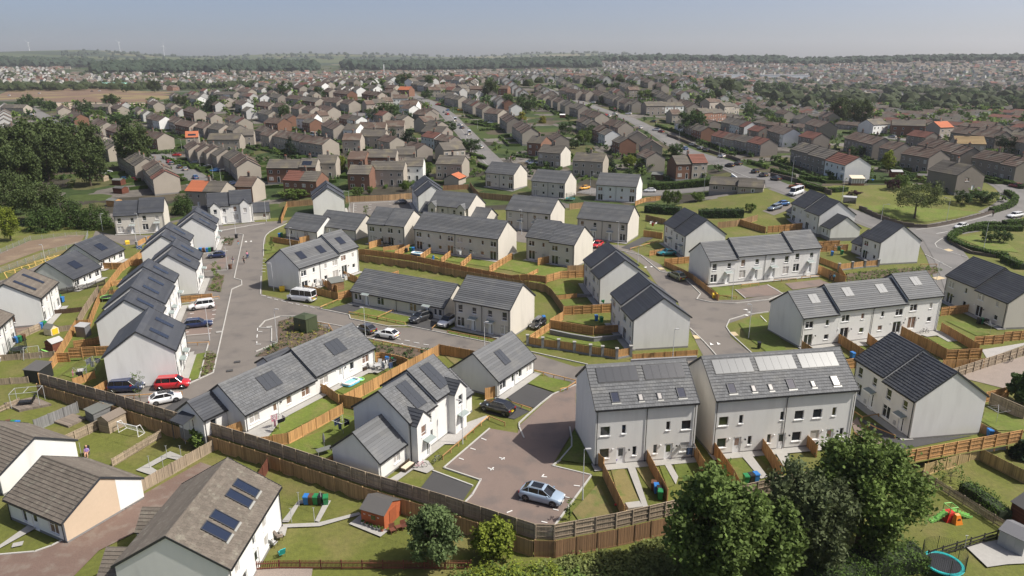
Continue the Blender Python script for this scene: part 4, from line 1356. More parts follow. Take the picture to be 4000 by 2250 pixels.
MARKS=[((3.21,68.72),(3.81,68.72),0.12,'w'),((3.26,68.72),(3.5,69.21),0.12,'w'),((6.66,67.06),(7.24,66.93),0.12,'w'),((5.45,64.93),(5.95,64.75),0.12,'w'),((4.19,62.74),(4.68,62.54),0.12,'w'),((2.94,60.67),(3.45,60.48),0.12,'w'),((0.77,64.4),(1.24,64.4),0.12,'w'),((0.82,64.36),(1.04,64.75),0.12,'w'),((-3.68,77.25),(-3.12,76.82),0.12,'w'),((-4.87,74.9),(-4.32,74.56),0.12,'w'),((-6.06,72.66),(-5.55,72.34),0.12,'w'),((-1.44,72.77),(-0.86,72.45),0.12,'w'),((-1.2,72.34),(-0.87,72.77),0.12,'w'),((-2.68,70.54),(-2.08,70.23),0.12,'w'),((-2.39,70.09),(-2.07,70.64),0.12,'w'),((-0.51,62.15),(0,62.49),0.12,'w'),((-3.52,68.12),(-3.37,68.32),0.12,'w'),((-58.5,122.9),(-58,123.2),0.12,'w'),((-57.8,120.5),(-57.3,120.8),0.12,'w'),((-55.2,113.3),(-54.8,113.6),0.12,'w'),((-55.2,124.8),(-54.7,125.1),0.12,'w'),((-54.3,122.4),(-53.8,122.6),0.12,'w'),((-53.5,120),(-53.1,120.2),0.12,'w'),((-52.8,117.5),(-52.3,117.7),0.12,'w'),((-51.9,115.1),(-51.5,115.2),0.12,'w'),((-51.2,112.8),(-50.8,113),0.12,'w'),((-58.2,161.8),(-57.4,161.5),0.12,'w'),((-57.2,158.7),(-56.5,158.5),0.12,'w'),((-56.4,156.1),(-55.7,155.9),0.12,'w'),((-55.7,153.6),(-54.9,153.4),0.12,'w'),((-54.9,151),(-54.1,150.8),0.12,'w'),((-47.6,132.6),(-46.7,132.1),0.12,'w'),((-45.9,131.5),(-45.1,131),0.12,'w'),((-44.2,130.4),(-43.3,129.9),0.12,'w'),((-42.5,129.3),(-41.6,128.8),0.12,'w'),((-40.9,128.5),(-40.1,128),0.12,'w'),((-39.2,127.6),(-38.3,127.2),0.12,'w'),((-37.7,126.8),(-36.9,126.4),0.12,'w'),((-49.3,134),(-48.3,133.5),0.12,'w'),((-19,110.5),(-18.4,110.1),0.12,'w'),((-17.6,109.7),(-16.8,109.4),0.12,'w'),((-16,108.8),(-15.1,108.4),0.12,'w'),((-14.3,107.9),(-13.5,107.6),0.12,'w'),((-23.1,110.5),(-22.7,110.8),0.12,'w'),((-18.2,107.7),(-17.7,108.3),0.12,'w'),((-41.7,109.1),(-41.4,108.3),0.12,'w'),((-42.7,112.3),(-42.3,110.9),0.12,'w'),((-43.7,115.4),(-43.3,114.1),0.12,'w'),((-43,113.7),(-42.4,113.8),0.12,'w'),((-41.4,107.9),(-40.7,108),0.12,'w'),((-49.3,221.4),(-48.7,221.4),0.12,'w'),((-48.5,217.3),(-47.8,217.3),0.12,'w'),((-47.7,213.3),(-47,213.3),0.12,'w'),((-45,223.1),(-44.3,223.1),0.12,'w'),((-44.2,218.9),(-43.5,218.9),0.12,'w'),((-43.5,214.9),(-42.8,214.9),0.12,'w'),((-39.4,227.5),(-38.8,227.5),0.12,'w'),((-38.7,223.1),(-38.1,223.1),0.12,'w'),((5.7,103.3),(7.4,102.3),0.12,'w'),((7.9,101.9),(9.7,100.8),0.12,'w'),((10.2,100.5),(11.3,99.9),0.12,'w'),((111.6,184.6),(116,186.5),0.12,'w'),((52.2,139.8),(53.3,134.2),0.12,'w'),((44.8,121.7),(44.8,118.6),0.12,'w')]
YMARKS=[((-111,150.4),(-107.9,166.9),0.16),((-107,145.6),(-108.1,166.4),0.16),((-111,150.4),(-107,145.6),0.16),((-110.3,150.4),(-107.2,149.6),0.16),((-110.3,152.8),(-107.1,148.4),0.16),((-110.5,155.3),(-107.3,151.2),0.16),((-110.3,157.4),(-107.3,153.6),0.16),((-110.2,159.6),(-107.6,156.1),0.16),((-109.9,161.3),(-107.5,158.7),0.16),((-110,164.1),(-107.8,161.3),0.16),((-109.4,165.5),(-108.1,164.1),0.16),((-110.5,151.2),(-107.4,153.6),0.16),((-110.3,155.3),(-107.8,159.1),0.16),((-110.1,159.6),(-108.4,164.5),0.16)]
TRIS=[[(32.2,108.7),(32.6,107.7),(32,107.5)],[(33.4,108.9),(33.8,108),(33.2,107.7)],[(42.6,125),(43.4,125.3),(43.5,124.6)],[(42.8,123.6),(43.6,123.9),(43.5,123.3)],[(41.7,122.2),(42.5,122.5),(42.6,121.5)],[(28.8,151),(29.6,151.5),(29.3,150.5)],[(30.2,151.4),(30.9,151.9),(30.7,151.1)],[(-68.5,178.5),(-68.6,180),(-67.8,178.5)],[(-67.3,178.9),(-67.4,180.4),(-66.7,178.9)]]
TACT=[[(30.2,112.1),(30.9,111.9),(31.2,110.5),(30.2,110.3)],[(36.9,113.5),(37.8,113.6),(37.9,111.9),(36.9,111.6)],[(31.7,150.8),(32.7,151.2),(33.3,149.9),(32.1,149.4)],[(88.6,144.8),(90.7,145.9),(91.3,144.4),(88.6,143)],[(104.6,168.3),(106.2,169),(106.3,167.2),(104.4,166.2)]]
FLINE=[(-66.75,92.65),(-52.42,85.94),(-42.38,80.84),(-29.85,74.56),(-15.72,66.96),(-6.76,62.54),(2.15,57.81),(4.02,57.73),(10.17,59.53),(23.86,64.41),(42.18,70.74),(60.92,76.34)]
BLINE=[(-35.48,160.08),(-22.43,153.51),(-9.37,145.48),(6.72,136.13)]
def side(poly,x,y):
    if x<=poly[0][0]: a,b=poly[0],poly[1]
    elif x>=poly[-1][0]: a,b=poly[-2],poly[-1]
    else:
        for i in range(len(poly)-1):
            if poly[i][0]<=x<=poly[i+1][0]: a,b=poly[i],poly[i+1];break
    return y-(a[1]+(b[1]-a[1])*(x-a[0])/(b[0]-a[0]))
TC=[(245,0),(290,3.5),(400,8),(500,11.5),(620,16),(750,24),(950,25),(1300,14),(1800,8)]
HQ=[(-1.3,60),(-.7,72),(-.55,92),(-.42,70),(-.27,112),(-.1,98),(.05,84),(.2,58),(.3,30),(1.3,25)]
TR_=[(185,0),(225,5.5),(300,7),(400,7),(520,4.5),(700,2),(900,0),(3000,0)]
def pl(y,T):
    if y<=T[0][0]: return T[0][1]
    for i in range(len(T)-1):
        if y<=T[i+1][0]:
            t=ss(T[i][0],T[i+1][0],y)*.3+.7*(y-T[i][0])/(T[i+1][0]-T[i][0]); return T[i][1]+(T[i+1][1]-T[i][1])*t
    return T[-1][1]
def tz(x,y):
    z=0.0
    s=side(FLINE,x,y)
    dep=-1.6*(1-ss(.15,1.4,s))
    if x<FLINE[0][0]:
        dep=-1.6*(1-ss(80,125,y))
    elif x<FLINE[0][0]+12:
        k=ss(0,12,x-FLINE[0][0]); dep=k*dep+(1-k)*(-1.6*(1-ss(80,125,y)) if s<0 else dep)
    z+=dep
    s=side(BLINE,x,y)
    d=max(BLINE[0][0]-x, x-BLINE[-1][0],0)
    w=1.4+d*2.0
    z+=1.5*ss(0.1,0.1+w,s) if s>0 else 0
    q=x/max(y,1.0)
    wc=(0.4*ss(-1.0,-0.7,q)+0.6*ss(-0.46,-0.16,q))*(1-ss(0.20,0.40,q))
    z+=wc*pl(y,TC)
    z+=pl(y,TR_)*ss(0.20,0.40,q-0.0004*max(0,y-300))
    r=math.hypot(x,y)
    z+=(58+8*math.sin(x*.0021+1.0)+5*math.sin(x*.005))*ss(1500,2800,r)*(0.66+0.45*ss(200,1300,x)+0.1*ss(-300,-1200,x))
    if r>3000: z+=pl(q,HQ)*ss(3200,6600,r)*(1+.18*math.sin(x*.0013)+.1*math.sin(x*.0031+y*.001))
    z+=1.5*math.sin(x*.011+.5)*math.sin(y*.009)*ss(400,620,y)
    return z
# ------------------------------------------------ materials
MAT={}
def _n(nt,t,x=0,y=0): 
    n=nt.nodes.new(t); n.location=(x,y); return n
def mat(name,col,rough=0.85,var=0.12,scale=0.6,fine=0.0,fscale=8.0,bump=0.0,bscale=6.0,metal=0.0,spec=0.5,tint=0.0,col2=None,c2scale=0.25,c2lo=0.5,c2hi=0.65,orand=0.0,stretch=None,trans=0.0,coat=0.0,objspace=False,clump=0.0):
    """procedural material: base colour with soft large-scale variation, a second patchy colour, per-piece tint and bump"""
    m=bpy.data.materials.new(name); m.use_nodes=True; nt=m.node_tree; L=nt.links
    b=nt.nodes['Principled BSDF']
    b.inputs['Roughness'].default_value=rough; b.inputs['Metallic'].default_value=metal
    b.inputs['Specular IOR Level'].default_value=spec
    if coat: b.inputs['Coat Weight'].default_value=coat; b.inputs['Coat Roughness'].default_value=0.05
    if objspace: 
        tc=_n(nt,'ShaderNodeTexCoord'); pos=tc.outputs['Object']
    else:
        g=_n(nt,'ShaderNodeNewGeometry'); pos=g.outputs['Position']
    if stretch:
        mp=_n(nt,'ShaderNodeMapping'); mp.inputs['Scale'].default_value=stretch; L.new(pos,mp.inputs['Vector']); pos=mp.outputs[0]
    def noise(sc,det=3.0):
        n=_n(nt,'ShaderNodeTexNoise'); n.inputs['Scale'].default_value=sc; n.inputs['Detail'].default_value=det
        L.new(pos,n.inputs['Vector']); return n.outputs['Fac']
    def mth(op,a,bb,c=None):
        n=_n(nt,'ShaderNodeMath'); n.operation=op
        for i,v in enumerate((a,bb,c)):
            if v is None: continue
            if isinstance(v,(int,float)): n.inputs[i].default_value=v
            else: L.new(v,n.inputs[i])
        return n.outputs[0]
    rgb=_n(nt,'ShaderNodeRGB'); rgb.outputs[0].default_value=(*col,1); cur=rgb.outputs[0]
    if col2:
        mr=_n(nt,'ShaderNodeMapRange'); mr.inputs[1].default_value=c2lo; mr.inputs[2].default_value=c2hi
        L.new(noise(c2scale,5.0),mr.inputs[0])
        mx=_n(nt,'ShaderNodeMix'); mx.data_type='RGBA'; L.new(mr.outputs[0],mx.inputs[0]); L.new(cur,mx.inputs[6]); mx.inputs[7].default_value=(*col2,1); cur=mx.outputs[2]
    fac=None
    def add(f):
        nonlocal fac
        fac=f if fac is None else mth('MULTIPLY',fac,f)
    if var: add(mth('MULTIPLY_ADD',noise(scale,4.0),var*2.4,1-var*1.2))
    if fine: add(mth('MULTIPLY_ADD',noise(fscale,2.0),fine*2.4,1-fine*1.2))
    if tint:
        at=_n(nt,'ShaderNodeAttribute'); at.attribute_name='tint'
        oi=_n(nt,'ShaderNodeObjectInfo')
        add(mth('MULTIPLY_ADD',mth('FRACT',mth('ADD',at.outputs['Fac'],oi.outputs['Random']),0),tint*2,1-tint))
    if orand:
        oi=_n(nt,'ShaderNodeObjectInfo'); add(mth('MULTIPLY_ADD',oi.outputs['Random'],orand*2,1-orand))
    if clump:
        at=_n(nt,'ShaderNodeAttribute'); at.attribute_name='tint'
        add(mth('MULTIPLY_ADD',at.outputs['Fac'],clump*2,1-clump))
    if fac is not None:
        vm=_n(nt,'ShaderNodeVectorMath'); vm.operation='SCALE'; L.new(cur,vm.inputs[0]); L.new(fac,vm.inputs['Scale']); cur=vm.outputs[0]
    L.new(cur,b.inputs['Base Color'])
    if bump:
        bp=_n(nt,'ShaderNodeBump'); bp.inputs['Strength'].default_value=1.0; bp.inputs['Distance'].default_value=bump
        L.new(noise(bscale,3.0),bp.inputs['Height']); L.new(bp.outputs[0],b.inputs['Normal'])
    if trans:
        tr=_n(nt,'ShaderNodeBsdfTranslucent'); L.new(cur,tr.inputs[0]); ms=_n(nt,'ShaderNodeMixShader'); ms.inputs[0].default_value=trans
        L.new(b.outputs[0],ms.inputs[1]); L.new(tr.outputs[0],ms.inputs[2]); L.new(ms.outputs[0],nt.nodes['Material Output'].inputs[0])
    MAT[name]=m; return m
# walls
mat('render_white',(.70,.695,.675),.92,.05,.25,.03,3,bump=.006,bscale=14,col2=(.60,.59,.57),c2scale=.8,c2lo=.5,c2hi=.85,stretch=(1,1,.22))
mat('render_cream',(.58,.545,.485),.92,.05,.25,.03,3,bump=.006,bscale=14,col2=(.50,.47,.42),c2scale=.8,c2lo=.5,c2hi=.85,stretch=(1,1,.22))  # cream-rendered walls; on the right town house gables it paints bounced light
mat('render_grey',(.52,.53,.54),.92,.06,.3,.03,3,bump=.006,bscale=14)
mat('old_white',(.74,.74,.72),.92,.07,.3,.04,2,col2=(.45,.44,.43),c2scale=.5,c2lo=.6,c2hi=.9,stretch=(1,1,.25))
mat('harl_cream',(.355,.315,.265),.95,.10,.3,.06,3,orand=.12)
mat('harl_grey',(.25,.22,.19),.95,.10,.3,.06,3,orand=.12)
mat('harl_dark',(.15,.125,.105),.95,.10,.3,.06,3,orand=.12)
mat('brick_brown',(.20,.105,.07),.95,.12,.4,.10,6,orand=.10)
mat('far_white',(.46,.455,.44),.95,.1,.02)
mat('peach_harl',(.56,.44,.325),.95,.06,.3,.04,3)
mat('plinth',(.22,.215,.21),.9,.12,1.2,.12,5)
# roofs
mat('tile_grey',(.112,.116,.122),.72,.06,.5,.05,6,tint=.17,bump=.004,bscale=20,col2=(.145,.145,.14),c2scale=.5,c2lo=.5,c2hi=.8)
mat('tile_slate',(.052,.056,.066),.60,.06,.5,.05,6,tint=.17,bump=.004,bscale=20,col2=(.075,.078,.082),c2scale=.5,c2lo=.5,c2hi=.8)
mat('tile_old',(.135,.115,.095),.95,.16,.6,.22,7,tint=.14,col2=(.20,.185,.15),c2scale=1.5,c2lo=.55,c2hi=.75,bump=.012,bscale=9)
mat('tile_brown',(.115,.078,.060),.92,.18,.25,.12,2.5,tint=.10,orand=.16,col2=(.15,.13,.105),c2scale=.3)
mat('tile_greybrown',(.115,.103,.088),.92,.18,.25,.12,2.5,tint=.10,orand=.14,col2=(.16,.14,.10),c2scale=.3)
mat('tile_red',(.165,.068,.048),.9,.14,.3,.10,2.5,tint=.10)
mat('tile_orange',(.44,.14,.065),.85,.08,.3,.06,2.5,tint=.06)
mat('tile_yellow',(.24,.17,.085),.9,.15,.3,.1,2.5,tint=.08)
mat('trim_dark',(.035,.038,.045),.55,.05)
mat('gutter',(.018,.018,.02),.4,0)
mat('white_pvc',(.80,.80,.80),.35,.02)
mat('old_frame',(.70,.70,.69),.45,.03)
mat('door_white',(.76,.77,.78),.4,.02)
mat('canopy_grey',(.25,.29,.28),.6,.05)
mat('skylight_frame',(.30,.30,.28),.4,.05)
def glass(name,col,rough=.06,blind=None):
    m=mat(name,col,rough,0,spec=.8); return m
glass('pane_dark',(.022,.027,.033)); glass('pane_blue',(.018,.026,.05)); glass('pane_green',(.05,.06,.03)); 
mat('pane_blind',(.42,.40,.38),.15,.05,3.0,spec=.8); mat('pane_curtain',(.20,.13,.10),.15,.2,6.0,spec=.8,stretch=(6,6,.3))
mat('solar',(.016,.020,.032),.18,.05,1.0,spec=.9,coat=.5); mat('solar_slate',(.045,.05,.058),.22,.04,1.0,spec=.7,coat=.3); mat('solar_frame',(.02,.02,.022),.35,0)
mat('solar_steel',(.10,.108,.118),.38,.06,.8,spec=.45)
# ground
mat('grass',(.106,.118,.019),.95,.22,.12,.26,2.0,bump=.05,bscale=5,col2=(.155,.135,.045),c2scale=.22,c2lo=.48,c2hi=.74)
mat('lawn',(.106,.138,.019),.95,.20,.3,.24,2.4,bump=.04,bscale=8,col2=(.140,.135,.038),c2scale=.5,c2lo=.48,c2hi=.72,orand=.15)
mat('drygrass',(.175,.145,.055),.95,.16,.25,.16,3.0,bump=.04,bscale=8,col2=(.105,.130,.03),c2scale=.6,c2lo=.5,c2hi=.65,orand=.10)
mat('asphalt',(.162,.144,.128),.9,.13,.16,.09,7.0,col2=(.122,.110,.102),c2scale=.28,c2lo=.50,c2hi=.70,bump=.004,bscale=30)
mat('redtar',(.182,.137,.117),.9,.12,.2,.09,7.0,col2=(.145,.117,.105),c2scale=.35,bump=.004,bscale=30)
mat('darktar',(.058,.057,.058),.9,.12,.3,.08,8.0,bump=.004,bscale=30)
mat('oldroad',(.165,.158,.152),.9,.08,.08,.06,5.0,col2=(.13,.126,.122),c2scale=.1)
mat('pavement',(.15,.142,.134),.9,.08,.3,.06,6.0)
mat('slabs',(.34,.33,.31),.9,.10,.4,.10,3.0,bump=.004,bscale=10)
mat('kerb',(.42,.41,.385),.9,.08,1.0)
mat('paint_white',(.72,.72,.70),.7,.10,3.0); mat('paint_yellow',(.62,.42,.13),.8,.12,2.0); mat('tactile',(.50,.40,.25),.9,.08,2.0)
mat('earth',(.175,.125,.085),.97,.14,.3,.14,2.0,col2=(.22,.165,.11),c2scale=.2,bump=.08,bscale=2)
mat('field',(.150,.095,.062),.97,.14,.02,.10,.3,col2=(.20,.155,.07),c2scale=.018,c2lo=.5,c2hi=.6)
mat('sand',(.36,.29,.22),.97,.10,.06,.06,.5)
mat('soil',(.110,.078,.055),.97,.2,.8,.2,4.0,bump=.06,bscale=5)
mat('gravel',(.26,.215,.185),.97,.10,.6,.22,9.0,bump=.03,bscale=14); mat('palegravel',(.36,.345,.33),.97,.10,.6,.22,9.0,bump=.03,bscale=14)
mat('brickpave',(.155,.105,.085),.93,.12,.4,.16,7.0,col2=(.18,.14,.115),c2scale=.8,bump=.015,bscale=9)
mat('stone',(.120,.098,.080),.95,.2,1.2,.2,5.0,bump=.05,bscale=4); mat('block',(.23,.23,.235),.95,.14,1.5,.14,5.0,bump=.02,bscale=6); mat('wall_white',(.68,.70,.73),.9,.06)
# timber
def wood(n,c,t=.24): mat(n,c,.9,.12,.5,.14,10,tint=t,stretch=(1,1,.15),orand=.13)
wood('w_tan',(.45,.255,.105)); wood('w_brown',(.34,.22,.115)); wood('w_grey',(.32,.255,.185)); wood('w_rust',(.25,.145,.075)); wood('w_slate',(.19,.19,.19)); wood('w_redbrown',(.135,.045,.026)); wood('w_darkbrown',(.07,.04,.025)); wood('w_black',(.022,.019,.017)); wood('w_pale',(.42,.31,.15)); wood('w_shed',(.33,.085,.030),.06); wood('w_deck',(.20,.165,.135),.1)
mat('w_mesh',(.30,.31,.31),.6,.05)
# vehicles
def paint(n,c,metal=0.0): mat('car_'+n,c,.28,.02,spec=.6,metal=metal,coat=1.0)
for n,c in dict(white=(.78,.79,.80),black=(.012,.012,.014),navy=(.012,.022,.075),red=(.50,.018,.022),silverblue=(.30,.38,.48),charcoal=(.03,.031,.034),grey=(.075,.075,.085),silver=(.42,.43,.44),steel=(.13,.17,.22),blue=(.03,.13,.36),teal=(.01,.21,.26),olive=(.155,.175,.10),orange=(.36,.12,.02),darkred=(.22,.012,.02),yellow=(.75,.36,.02)).items(): paint(n,c)
mat('car_glass',(.012,.014,.017),.05,0,spec=.9); mat('tyre',(.015,.015,.015),.8,0); mat('rim',(.38,.38,.39),.3,0,metal=.7); mat('lamp_clear',(.7,.72,.75),.1,0,spec=.8); mat('lamp_red',(.38,.01,.012),.15,0,spec=.8); mat('plate_yellow',(.75,.55,.03),.5,0); mat('plate_white',(.78,.78,.76),.5,0); mat('plastic_black',(.02,.02,.021),.55,0)
# street furniture, toys, clothing
mat('galv',(.50,.51,.52),.45,.04,metal=.3); mat('lampgrey',(.55,.56,.57),.5,.04)
for n,c in dict(blue=(.03,.17,.48),green=(.02,.20,.07),brownbin=(.12,.055,.03),black=(.02,.021,.024),grey=(.16,.16,.17),red=(.55,.03,.02),yellow=(.80,.52,.03),orange=(.72,.22,.02),aqua=(.10,.46,.66),white=(.78,.78,.78),pink=(.78,.30,.42),lime=(.24,.55,.14),teal=(.02,.42,.42),purple=(.25,.17,.42),skin=(.50,.29,.20),denim=(.05,.08,.16),cream=(.68,.60,.46),darkgreen=(.025,.05,.03),substation=(.055,.07,.035),felt=(.16,.165,.15),feltdark=(.11,.105,.10),lightgrey=(.42,.42,.42),terracotta=(.36,.12,.06),water=(.30,.55,.65),hair=(.04,.025,.015)).items(): mat('c_'+n,c,.5,.04,2.0)
mat('tarp',(.22,.45,.37),.7,.2,.05)
# foliage
def leaf(n,c,tr=.25,cl=.35): mat(n,c,.75,.16,.35,0,8,orand=.08,trans=tr,spec=.25,clump=cl)
leaf('lf_maple',(.108,.158,.038)); leaf('lf_maple2',(.118,.172,.040)); leaf('lf_willow',(.098,.122,.054)); leaf('lf_feather',(0.115,0.162,0.061)); leaf('lf_lime',(0.182,0.223,0.030)); leaf('lf_lime2',(0.115,0.169,0.038)); leaf('lf_round',(0.057,0.097,0.030)); leaf('lf_lawn',(0.101,0.128,0.041)); leaf('lf_dark',(.066,.092,.030)); leaf('lf_conifer',(0.020,0.040,0.018)); leaf('lf_cypress',(0.062,0.101,0.027)); leaf('lf_gold',(0.231,0.220,0.028)); leaf('lf_purple',(0.068,0.030,0.038)); leaf('lf_hedge',(.075,.130,.024)); leaf('lf_hedge2',(0.043,0.084,0.024)); leaf('lf_weeds',(0.162,0.189,0.061)); leaf('lf_flower',(.26,.24,.06),.2,.2); leaf('lf_cream',(0.550,0.528,0.363),.2,.2)
mat('bark',(.085,.065,.048),.95,.2,2.0,.2,8.0,bump=.02,bscale=12); mat('hedge_core',(.018,.030,.010),.95,.2,1.0)
mat('far_wood',(.022,.040,.022),.95,.30,.03,.25,.15)
# ------------------------------------------------ mesh collecting
class MB:
    def __init__(s): s.v=[]; s.f=[]; s.m=[]; s.t=[]
    def face(s,pts,mi=0,t=0.0):
        n=len(s.v); s.v.extend(pts); s.f.append(tuple(range(n,n+len(pts)))); s.m.append(mi); s.t.append(t)
    def box(s,x0,x1,y0,y1,z0,z1,mi=0,t=0.0,skip=''):
        n=len(s.v); s.v.extend([(x0,y0,z0),(x1,y0,z0),(x1,y1,z0),(x0,y1,z0),(x0,y0,z1),(x1,y0,z1),(x1,y1,z1),(x0,y1,z1)])
        for k,q in (('b',(0,3,2,1)),('t',(4,5,6,7)),('f',(0,1,5,4)),('r',(1,2,6,5)),('k',(2,3,7,6)),('l',(3,0,4,7))):
            if k in skip: continue
            s.f.append(tuple(n+i for i in q)); s.m.append(mi); s.t.append(t)
    def hexa(s,p,mi=0,t=0.0):
        """8 points: bottom ring 0-3, top ring 4-7"""
        n=len(s.v); s.v.extend(p)
        for q in ((0,3,2,1),(4,5,6,7),(0,1,5,4),(1,2,6,5),(2,3,7,6),(3,0,4,7)): s.f.append(tuple(n+i for i in q)); s.m.append(mi); s.t.append(t)
    def tube(s,a,b,ra,rb=None,n=8,mi=0,caps=True):
        rb=ra if rb is None else rb
        a=Vector(a); b=Vector(b); d=(b-a)
        if d.length<1e-6: return
        d.normalize(); u=d.orthogonal().normalized(); w=d.cross(u)
        k=len(s.v)
        for (p,r) in ((a,ra),(b,rb)):
            for i in range(n):
                an=2*math.pi*i/n; s.v.append(tuple(p+u*(r*math.cos(an))+w*(r*math.sin(an))))
        for i in range(n):
            j=(i+1)%n; s.f.append((k+i,k+j,k+n+j,k+n+i)); s.m.append(mi); s.t.append(0.0)
        if caps:
            s.f.append(tuple(k+n-1-i for i in range(n))); s.m.append(mi); s.t.append(0.0)
            s.f.append(tuple(k+n+i for i in range(n))); s.m.append(mi); s.t.append(0.0)
    def path(s,pts,r,n=6,mi=0):
        for a,b in zip(pts[:-1],pts[1:]): s.tube(a,b,r,r,n,mi)
    def lathe(s,prof,n=12,mi=0,cx=0,cy=0):
        k=len(s.v)
        for (r,z) in prof:
            for i in range(n):
                a=2*math.pi*i/n; s.v.append((cx+r*math.cos(a),cy+r*math.sin(a),z))
        for j in range(len(prof)-1):
            for i in range(n):
                i2=(i+1)%n; s.f.append((k+j*n+i,k+j*n+i2,k+(j+1)*n+i2,k+(j+1)*n+i)); s.m.append(mi); s.t.append(0.0)
    def mesh(s,name,mats,smooth=False):
        me=bpy.data.meshes.new(name); me.from_pydata(s.v,[],s.f)
        for m in (mats if isinstance(mats,(list,tuple)) else [mats]): me.materials.append(MAT[m])
        if any(s.m): me.polygons.foreach_set('material_index',s.m)
        if any(s.t):
            a=me.attributes.new('tint','FLOAT','FACE'); a.data.foreach_set('value',s.t)
        if smooth: me.polygons.foreach_set('use_smooth',[True]*len(s.f))
        me.update(); return me
    def obj(s,name,mats,parent=None,loc=None,rot=None,smooth=False):
        return add(name,s.mesh(name,mats,smooth),parent,loc,rot)
def add(name,me,parent=None,loc=None,rot=None,scale=None):
    o=bpy.data.objects.new(name,me); C.objects.link(o)
    if parent is not None: o.parent=parent
    if loc is not None: o.location=loc
    if rot is not None: o.rotation_euler=rot if isinstance(rot,(tuple,list)) else (0,0,rot)
    if scale is not None: o.scale=scale
    return o
def tag(o,label,cat,group=None,kind=None):
    o['label']=label; o['category']=cat
    if group: o['group']=group
    if kind: o['kind']=kind
    return o
def thing(name,label,cat,loc=(0,0,0),rz=0.0,group=None):
    return tag(add(name,None,None,loc,(0,0,rz)),label,cat,group)
def struct(o,label=None,kind='structure'):
    o['kind']=kind
    if label: o['label']=label
    return o
CACHE={}
def cached(key,fn):
    if key not in CACHE: CACHE[key]=fn()
    return CACHE[key]
def quads(name,P4,mats,tint=None,parent=None,loc=None,link=True):
    """P4: (n,4,3) array of quads -> mesh"""
    n=len(P4); me=bpy.data.meshes.new(name)
    me.vertices.add(n*4); me.vertices.foreach_set('co',np.asarray(P4,dtype=np.float32).reshape(-1))
    me.loops.add(n*4); me.loops.foreach_set('vertex_index',np.arange(n*4,dtype=np.int32))
    me.polygons.add(n); me.polygons.foreach_set('loop_start',np.arange(0,n*4,4,dtype=np.int32))
    for m in (mats if isinstance(mats,(list,tuple)) else [mats]): me.materials.append(MAT[m])
    if tint is not None:
        a=me.attributes.new('tint','FLOAT','FACE'); a.data.foreach_set('value',np.asarray(tint,dtype=np.float32))
    me.update(calc_edges=True); return me
# ------------------------------------------------ ground sheet
def patch_mat(name,cols,scale,rough=.95,rand=1.0,fine=.15):
    """garden-plot / field patchwork: voronoi cells pick a real ground colour"""
    m=bpy.data.materials.new(name); m.use_nodes=True; nt=m.node_tree; L=nt.links; b=nt.nodes['Principled BSDF']; b.inputs['Roughness'].default_value=rough; b.inputs['Specular IOR Level'].default_value=.2
    g=_n(nt,'ShaderNodeNewGeometry'); v=_n(nt,'ShaderNodeTexVoronoi'); v.voronoi_dimensions='2D'; v.distance='MANHATTAN'; v.inputs['Scale'].default_value=scale; v.inputs['Randomness'].default_value=rand
    mp=_n(nt,'ShaderNodeMapping'); mp.inputs['Rotation'].default_value=(0,0,.5); L.new(g.outputs['Position'],mp.inputs[0]); L.new(mp.outputs[0],v.inputs['Vector'])
    sp=_n(nt,'ShaderNodeSeparateColor'); L.new(v.outputs['Color'],sp.inputs[0])
    rp=_n(nt,'ShaderNodeValToRGB'); rp.color_ramp.interpolation='CONSTANT'
    e=rp.color_ramp.elements
    while len(e)<len(cols): e.new(.5)
    for i,(p,c) in enumerate(cols): e[i].position=p; e[i].color=(*c,1)
    L.new(sp.outputs[0],rp.inputs[0])
    n=_n(nt,'ShaderNodeTexNoise'); n.inputs['Scale'].default_value=.35; n.inputs['Detail'].default_value=6; L.new(g.outputs['Position'],n.inputs[0])
    mm=_n(nt,'ShaderNodeMath'); mm.operation='MULTIPLY_ADD'; L.new(n.outputs[0],mm.inputs[0]); mm.inputs[1].default_value=1.1; mm.inputs[2].default_value=.45
    vm=_n(nt,'ShaderNodeVectorMath'); vm.operation='SCALE'; L.new(rp.outputs[0],vm.inputs[0]); L.new(mm.outputs[0],vm.inputs['Scale']); L.new(vm.outputs[0],b.inputs['Base Color'])
    MAT[name]=m
patch_mat('gardens',[(0,(.055,.076,.022)),(.25,(.036,.056,.018)),(.45,(.085,.085,.036)),(.56,(.085,.072,.05)),(.70,(.13,.118,.105)),(.82,(.05,.045,.034)),(.93,(.17,.155,.14))],.085)
patch_mat('suburb',[(0,(.05,.075,.028)),(.3,(.035,.06,.024)),(.5,(.09,.085,.05)),(.68,(.12,.11,.10)),(.85,(.03,.045,.02))],.045)
patch_mat('hillside',[(0,(.075,.09,.035)),(.25,(.12,.115,.055)),(.40,(.025,.042,.022)),(.62,(.06,.08,.032)),(.8,(.15,.13,.08)),(.87,(.03,.048,.024))],.0028)
def spread(a,b,step,g):
    r=[a];
    while r[-1]<b: r.append(r[-1]+step); step*=g
    return r
xs=[-v for v in reversed(spread(153,6400,3,1.11)[1:])]+[i*1.5 for i in range(-101,102)]+spread(153,6400,3,1.11)[1:]
ys=[-120,-60,0,20,30]+[30+i*1.5 for i in range(1,201)]+spread(331.5,8400,2.5,1.05)[1:]
nx,ny=len(xs),len(ys)
V=[(x,y,tz(x,y)) for y in ys for x in xs]
Fq=[]; Mi=[]
for j in range(ny-1):
    yc=(ys[j]+ys[j+1])/2
    for i in range(nx-1):
        k=j*nx+i; Fq.append((k,k+1,k+nx+1,k+nx)); xc=(xs[i]+xs[i+1])/2; rr=math.hypot(xc,yc)
        Mi.append(3 if rr>3000 else 2 if rr>820 else 1 if yc>215+0.12*xc or yc>262 or xc<-175 else 0)
me=bpy.data.meshes.new('ground'); me.from_pydata(V,[],Fq)
for m in ('grass','gardens','suburb','hillside'): me.materials.append(MAT[m])
